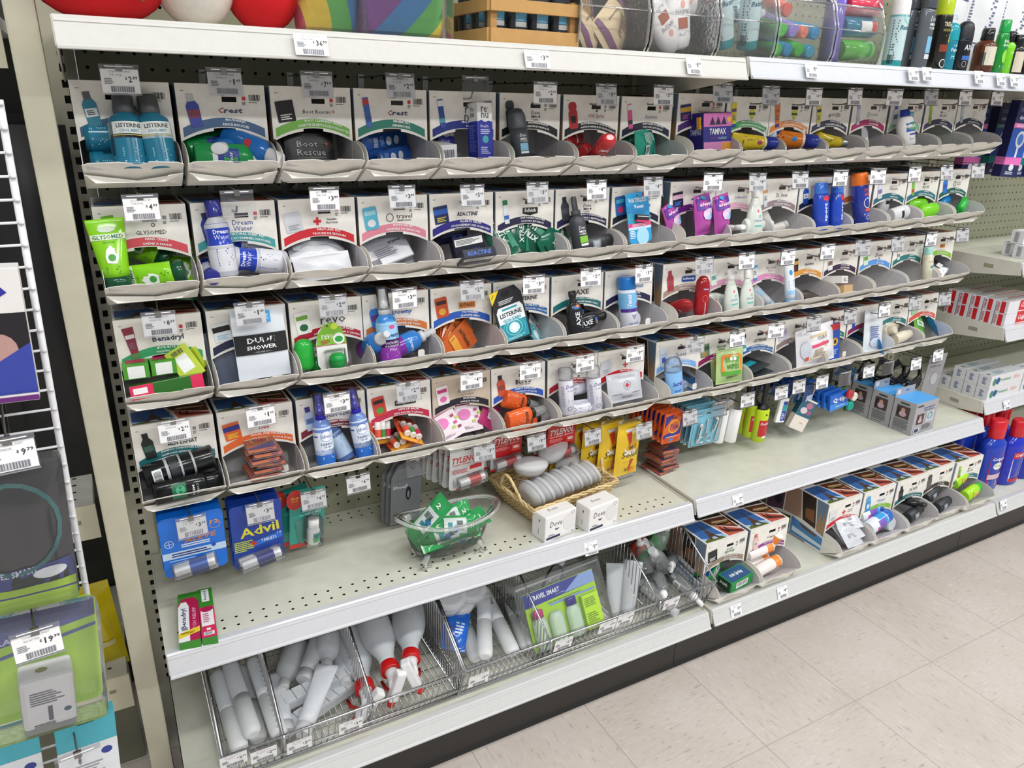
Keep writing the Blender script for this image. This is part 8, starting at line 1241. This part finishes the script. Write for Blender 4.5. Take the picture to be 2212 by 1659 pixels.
for key, u, yy, lb in [('batis', 0, -.300, 'white-capped teal spray can standing right of the clear bins'), ('dovb', 1, -.275, 'tall grey shampoo bottle, behind its twin'), ('dovb', 2, -.310, 'tall grey shampoo bottle, in front of its twin'), ('tresc', 3, -.300, 'black hair spray can with yellow-green cap'), ('degr', 4, -.300, 'teal domed deodorant stick'), ('axed', 5, -.305, 'black deodorant stick with blue ring'), ('amber', 6, -.310, 'amber bottle with cream label and black pump'), ('irs', 7, -.315, 'green wash bottle with green cap'), ('limb', 8, -.300, 'lime labelled bottle with black cap'), ('crmb', 9, -.310, 'dark bottle with cream label'), ('blkb', 10, -.310, 'black wash bottle at the right edge of the photo')]:
    p = [(1.7331, -0.3000, 1.4768), (1.8160, -0.2750, 1.4786), (1.8211, -0.3100, 1.4780), (1.8957, -0.3000, 1.4780), (1.9402, -0.3000, 1.4786), (1.9879, -0.3050, 1.4782), (2.0747, -0.3100, 1.4770), (2.1331, -0.3150, 1.4779), (2.1956, -0.3000, 1.4805), (2.2162, -0.3100, 1.4810), (2.2776, -0.3100, 1.4798)][u]
    place(key, RT(p[0], yy, 1.4680, 0, 0, 4), lb+' on the top shelf')
def bigpack(face):
    return lambda: pouch('large_wipes_pack', .17, .27, .05, 'ecedf0/g', face, None, 'bag', .04, 90)
D('ultra', 'wipes pack', bigpack([('p', [(-.06, 0), (.03, 0), (.075, .27), (-.02, .27)], '2c8ad8'), ('t', .0, .150, .060, .016, 'Ultra', 'd8ecf8', ''), ('t', .0, .125, .080, .026, 'soft', 'f0f6fc', 'b'), ('c', .02, .08, .03, .02, '2a4aa8'), ('r', .01, .200, .09, .02, '2a3a9a')]))
D('ultrab', 'wipes pack', bigpack([('l', -.02, .16, .09, .18, 24, '6a7090'), ('p', [(.045, 0), (.055, 0), (.08, .27), (.065, .27)], '2c7ad0'), ('c', -.03, .03, .02, .012, 'd8dce0')]))
for k, (key, p) in enumerate([('ultra', (1.9689, -0.1700, 1.5566)), ('ultra', (2.0688, -0.1900, 1.5611)), ('ultrab', (2.2214, -0.2000, 1.5689)), ('ultrab', (2.3547, -0.2000, 1.5762))]): place(key, RT(p[0]-.02, -.17-.008*k, 1.4675, 0, 8, -6), 'large white and blue wipes pack, '+('leftmost, front showing', 'second, front showing', 'third, printed back showing', 'rightmost, printed back showing')[k], 'large wipes packs on the top shelf')
# ================================================================ labels on the shelf edges
for p, nm, pr, lb in [((0.3317, -0.3630, 1.4466), ('UNICORN ZIP & FLIP', 'PILLOW'), '36.99', 'under the rainbow cushions'), ((0.7200, -0.3630, 1.4437), ('DOVE MENS BDY', 'WSH CLN 89 ML'), '3.79', 'under the wooden crate'), ((1.0697, -0.3630, 1.4464), ('PANTENE TRAVEL SIZE', ), '1.49', 'under the second clear bin'), ((1.3908, -0.3660, 1.4507), ('TRAVEL CLIP', ), '1.99', 'at the left of the middle top shelf'), ((1.7288, -0.3660, 1.4553), ('BATISTE', ), '5.49', 'under the teal spray can'), ((1.7796, -0.3660, 1.4570), ('DOVE M', ), '3.79', 'under the grey bottles'), ((1.9844, -0.3660, 1.4567), ('DEGREE', ), '5.49', 'under the black stick'), ((2.0778, -0.3660, 1.4544), ('AMBER', ), '2.49', 'under the amber bottle'), ((2.1372, -0.3660, 1.4541), ('IRISH', ), '2.29', 'under the green bottle'),
                      ((0.9045, -0.3690, 0.4110), ('PROTECTOR', 'TRAVEL SOAP DISH'), '2.29', 'below the bar soap cartons'), ((1.3586, -0.3710, 0.4238), ('TZ TAMPAX 10', ), '2.99', 'on the middle bay shelf'), ((2.5592, -0.3580, 0.4740), ('PRONAMEL', ), '6.99', 'below the pale toothpaste cartons'),
                      ((1.2978, -0.4725, 0.1720), ('IRISH SPRING', 'SOAP BAR'), '1.99', 'on the base deck edge below the soap box'), ((1.4631, -0.4725, 0.1726), ('VAGISIL TRAVEL', ), '4.99', 'on the base deck edge below the wash box'), ((2.4708, -0.4725, 0.1812), ('COLGATE', ), '6.99', 'on the base deck edge below the mouthwash')]:
    up = p[2] > 1.3; shelf_label(p[0], p[2], p[1]-.0015 if p[2] > 1 else p[1], nm, pr, 'shelf label reading $'+pr+' '+lb, 20, .050 if up and p[0] < .9 else .036, .031)
for p, nm, pr, lb in [((0.0825, -0.4700, 0.2700), ('PLATIC', 'TOOTHBRUSH HLDR'), '2.29', 'leftmost on the basket rail'), ((0.1332, -0.4720, 0.2599), ('SP TRAVEL', 'TOOTHBRUSH HOLDER'), '2.29', 'second on the basket rail'), ((0.1968, -0.4700, 0.2492), ('SPRAY BOTTLE', '50ML TUBE'), '2.59', 'below the squeeze tubes'), ((0.2945, -0.4700, 0.2507), ('SPRAY BOTTLE', '59ML TUBE'), '2.49', 'below the pill organisers'), ((0.5665, -0.4700, 0.2495), ('TRAVEL JARS PACK', ), '3.99', 'below the toothbrush tubes'), ((0.7735, -0.4700, 0.2624), ('SOFTSOAP TUBE', ), '2.79', 'below the travel kit, left'), ((0.8909, -0.4700, 0.2671), ('TRAVEL TUBES', 'KITS'), '7.29', 'below the travel kit, right'), ((0.9399, -0.4700, 0.2688), ('BOTTLE', ), '4.99', 'right of the 7.29 label'), ((1.0760, -0.4700, 0.2673), ('BOTTLE', ), '2.49', 'below the clear bottles')]:
    shelf_label(p[0], p[2], p[1], nm, pr, 'basket label reading $'+pr+' '+lb, -14, .046, .034)
# ================================================================ neighbouring unit at the left
b = B(); b.box(-.0560, -.0170, -.252, -.212, 0, 2.05, 'bfbba6/s', .003); tag(b.obj('steel_post'), 'cream square steel post left of the display, full height', 'post')
b = B(); b.box(-2.0, -.045, .16, .18, 0, 2.3, '3a3a34'); o = b.obj('wall_left'); o['kind'] = 'structure'
for k, (za, zb) in enumerate([((-0.0786, -0.1800, 0.6760)[2], (-0.0892, -0.1800, 0.6083)[2]), ((-0.0864, -0.1800, 0.2910)[2], (-0.0896, -0.1800, 0.2124)[2]), ((-0.0581, -0.1800, 1.4778)[2], (-0.0662, -0.1800, 1.4028)[2])]):
    o = root('gondola_shelf'); o.location = (-.9, -.18, za); b = B(); b.box(0, .83, .002, .33, -.02, 0, 'c6c6bc/s', .001)
    for q in range(9): b.box(.796, .803, .03+.03*q, .035+.03*q, .0001, .0004, '2a2a26')
    b.obj('board', o); b = B(); b.box(0, .833, -.003, .002, zb-za, .001, 'cfcab0/s', .001); draw(b, [('r', .800, -.030, .012, .008, '8a8672')], lambda x, z, e: (x, -.003-e, z)); b.obj('front_edge', o)
    tag(o, ('cream shelf behind the wire panel under the hanging black bags', 'cream shelf behind the wire panel under the yellow bag', 'deep cream shelf edge at the top left corner')[k], 'shelf')
b = B(); b.box(-.9, -.07, -.10, -.09, 0, .30, '6c6c5a/s'); o = b.obj('trim_1'); o['kind'] = 'structure'
# hanging goods behind the post
D('blackbag', 'bag', pouch, 'black_garment_bag', .150, .70, .060, '141416', [], None, 'bag', .03, 95)
for k, (x, y, z, h) in enumerate([(-.075, -.04, .62, 0), (-.165, .00, .64, 3), (-.26, -.03, .63, -2), (-.35, -.02, .62, 1)]): place('blackbag', RT(x-.01, y, z, 0, h, 0), 'black hanging bag behind the wire panel, '+('nearest the post', 'second from the post', 'third from the post', 'farthest left')[k], 'black hanging bags')
o = pouch('yellow_poncho_bag', .095, .205, .040, 'c8b414/g', [('r', -.034, .100, .014, .12, '23388a'), ('r', .010, .070, .05, .012, 'c8c088')], None, 'bag', .05, 96); p = (-0.1000, -0.1300, 0.2821); o.matrix_world = RT(p[0]-.012, -.12, p[2]-.01, 0, -3, 0); tag(o, 'yellow plastic bag with blue strip behind the steel post', 'bag')
o = pouch('yellow_poncho_bag', .10, .205, .040, 'c8b414/g', [('r', -.02, .100, .02, .15, '23388a')], None, 'bag', .05, 97); o.matrix_world = RT(p[0]-.14, -.10, p[2]-.01, 0, 0, 0); tag(o, 'yellow plastic bag with blue strip behind the wire panel', 'bag')
# white wire panel
gr = root('wire_display_panel'); q0, q1 = (-0.0595, -0.5500, 1.3648), (-0.0846, -0.5500, 0.3768); gr.location = (0, 0, 0)
b = B(); b.tube([q1, q0], .0042, 'e4e4e8/g', 8)
nb = 60; fr = lambda z: q0[0]+(q1[0]-q0[0])*(q0[2]-z)/(q0[2]-q1[2])
z = q0[2]-.004
while z > q1[2]: b.tube([(fr(z)-.002, -.5545, z), (fr(z)+.0035, -.5545, z)], .0022, 'e4e4e8/g', 6); z -= .0254
b.obj('edge_bar', gr); z = q0[2]-.004; k = 0
while z > q1[2]:
    b = B(); b.tube([(fr(z)-.55, -.553, z+.0008*math.sin(k)), (fr(z), -.553, z)], .0017, 'e4e4e8/g', 6); b.obj('cross_wire', gr); z -= .0254; k += 1
tag(gr, 'white wire display panel at the left edge of the photo', 'wire panel')
def wh(p, names, price, lb, wide=1.0, holder=True): return price_hook(p[0], p[2], names, price, lb, y=-.66, yw=-.55, low=True, rz=6, group='price hooks on the wire panel', wire='8a8a8c/m')
p = (-0.1098, -0.6550, 1.0016); wh(p, ('CONAIR TRAVEL SMART', 'EYEMASK'), '9.79', 'price hook reading $9.79 over the sleep mask bag')
p = (-0.1267, -0.6550, 0.7516); h9 = wh(p, ('CONAIR TRVL SMART', 'ADAPTER'), '19.99', 'price hook reading $19.99 over the travel adapter')
p = (-0.1135, -0.6550, 0.5496); wh(p, None, '', 'price hook with an empty holder over the teal box')
o = carton('support_sock_box', .16, .03, .155, 'e4e2e0', [('r', 0, .060, .16, .090, '1a1620'), ('c', .050, .062, .018, .020, 'b8908a'), ('p', [(-.08, .010), (.08, .034), (.08, .010)], '2c3c9c'), ('p', [(0, .020), (.08, .070), (.08, .014), (0, .010)], '3444a0'), ('r', 0, .004, .16, .006, '6a2a7a'), ('p', [(.040, .130), (.056, .140), (.066, .128), (.050, .118)], '2a2c9a')], (), (), (), .001, 'box'); p = (-0.1266, -0.6200, 1.0414); o.matrix_world = RT((-0.0755, -0.6200, 1.1009)[0]-.080, -.61, p[2], 0, 2, 2); tag(o, 'white and purple box with a person in a cap, on the wire panel', 'box')
o = pouch('sleep_mask_bag', .115, .190, .030, '17141a/g', [('r', 0, .036, .11, .046, '343a8a'), ('t', -.012, .054, .060, .009, 'TRAVEL SMART', 'd8dcf0', 'b'), ('r', 0, .024, .112, .012, 'a8cc28'), ('r', 0, .008, .112, .014, 'a8cc28'), ('c', .03, .046, .018, .008, 'e8ecf4'), ('o', .0, .110, .050, .060, .005, '1c6a6a')], None, 'mask', .04, 98)
b = B(); b.box(-.058, .058, -.020, .016, .002, .196, 'e8eef4/c', .008); b.obj('clear_bag', o); p = (-0.1241, -0.6200, 0.7800); o.matrix_world = RT(p[0]-.010, -.62, p[2], 0, 3, 4); tag(o, 'black sleep mask in a clear bag with blue and lime label', 'sleep mask')
o = root('adapter_blister_pack'); b = B(); b.prism(rrect(.135, .165, .010, 4, 0, .0825), -.001, .001, 'a4d028'); draw(b, [('p', [(-.066, .110), (.066, .134), (.066, .160), (-.066, .160)], '3c4490'), ('t', -.030, .122, .050, .009, 'TRAVEL', 'c8ccec', 'b'), ('p', [(-.066, .092), (.066, .118), (.066, .123), (-.066, .097)], '2c4a9a')], FLAT(-.001)); b.obj('card', o)
b = B(); b.box(-.026, .034, -.046, -.004, .012, .086, 'dcdadf/g', .006); draw(b, [('l', .004, .068, .044, .024, 6, '6a6a74'), ('r', .006, .038, .006, .026, '5a5a64'), ('c', .028, .038, .005, .004, '3a5a6a'), ('l', .004, .020, .04, .006, 2, '4a4a54')], FLAT(-.046), sc=.86); draw(b, [('c', 0, -.026, .007, .005, '8a8458')], lambda x, z, e: (x, z, .086+e)); b.obj('adapter', o)
b = B(); b.box(-.070, .070, -.052, -.0015, .002, .168, 'e4eaea/c', .010); b.obj('blister', o); p = (-0.1470, -0.6200, 0.5969); o.matrix_world = RT(p[0]+.002, -.60, p[2], 0, 5, 5); tag(o, 'white travel adapter in a lime and blue blister pack', 'travel adapter')
D('tealbox', 'box', carton, 'teal_accessory_box', .072, .020, .110, '48a8b8', [('r', 0, .035, .072, .060, 'd8dce0'), ('c', .022, .048, .007, .006, '2a3c8a'), ('l', 0, .026, .05, .02, 4, '8a8a94'), ('r', 0, .104, .02, .004, '2a5a64')], (), (), (), .0008, 'box')
for k, p in enumerate([(-0.1102, -0.6300, 0.5069), (-0.1990, -0.6300, 0.5198)]): place('tealbox', RT(p[0], -.62, p[2]-.035, 0, 4, 6), ('teal hang-tab box right under the travel adapter', 'teal hang-tab box at the bottom left corner')[k], 'teal hang-tab boxes')
bpy.context.view_layer.update()
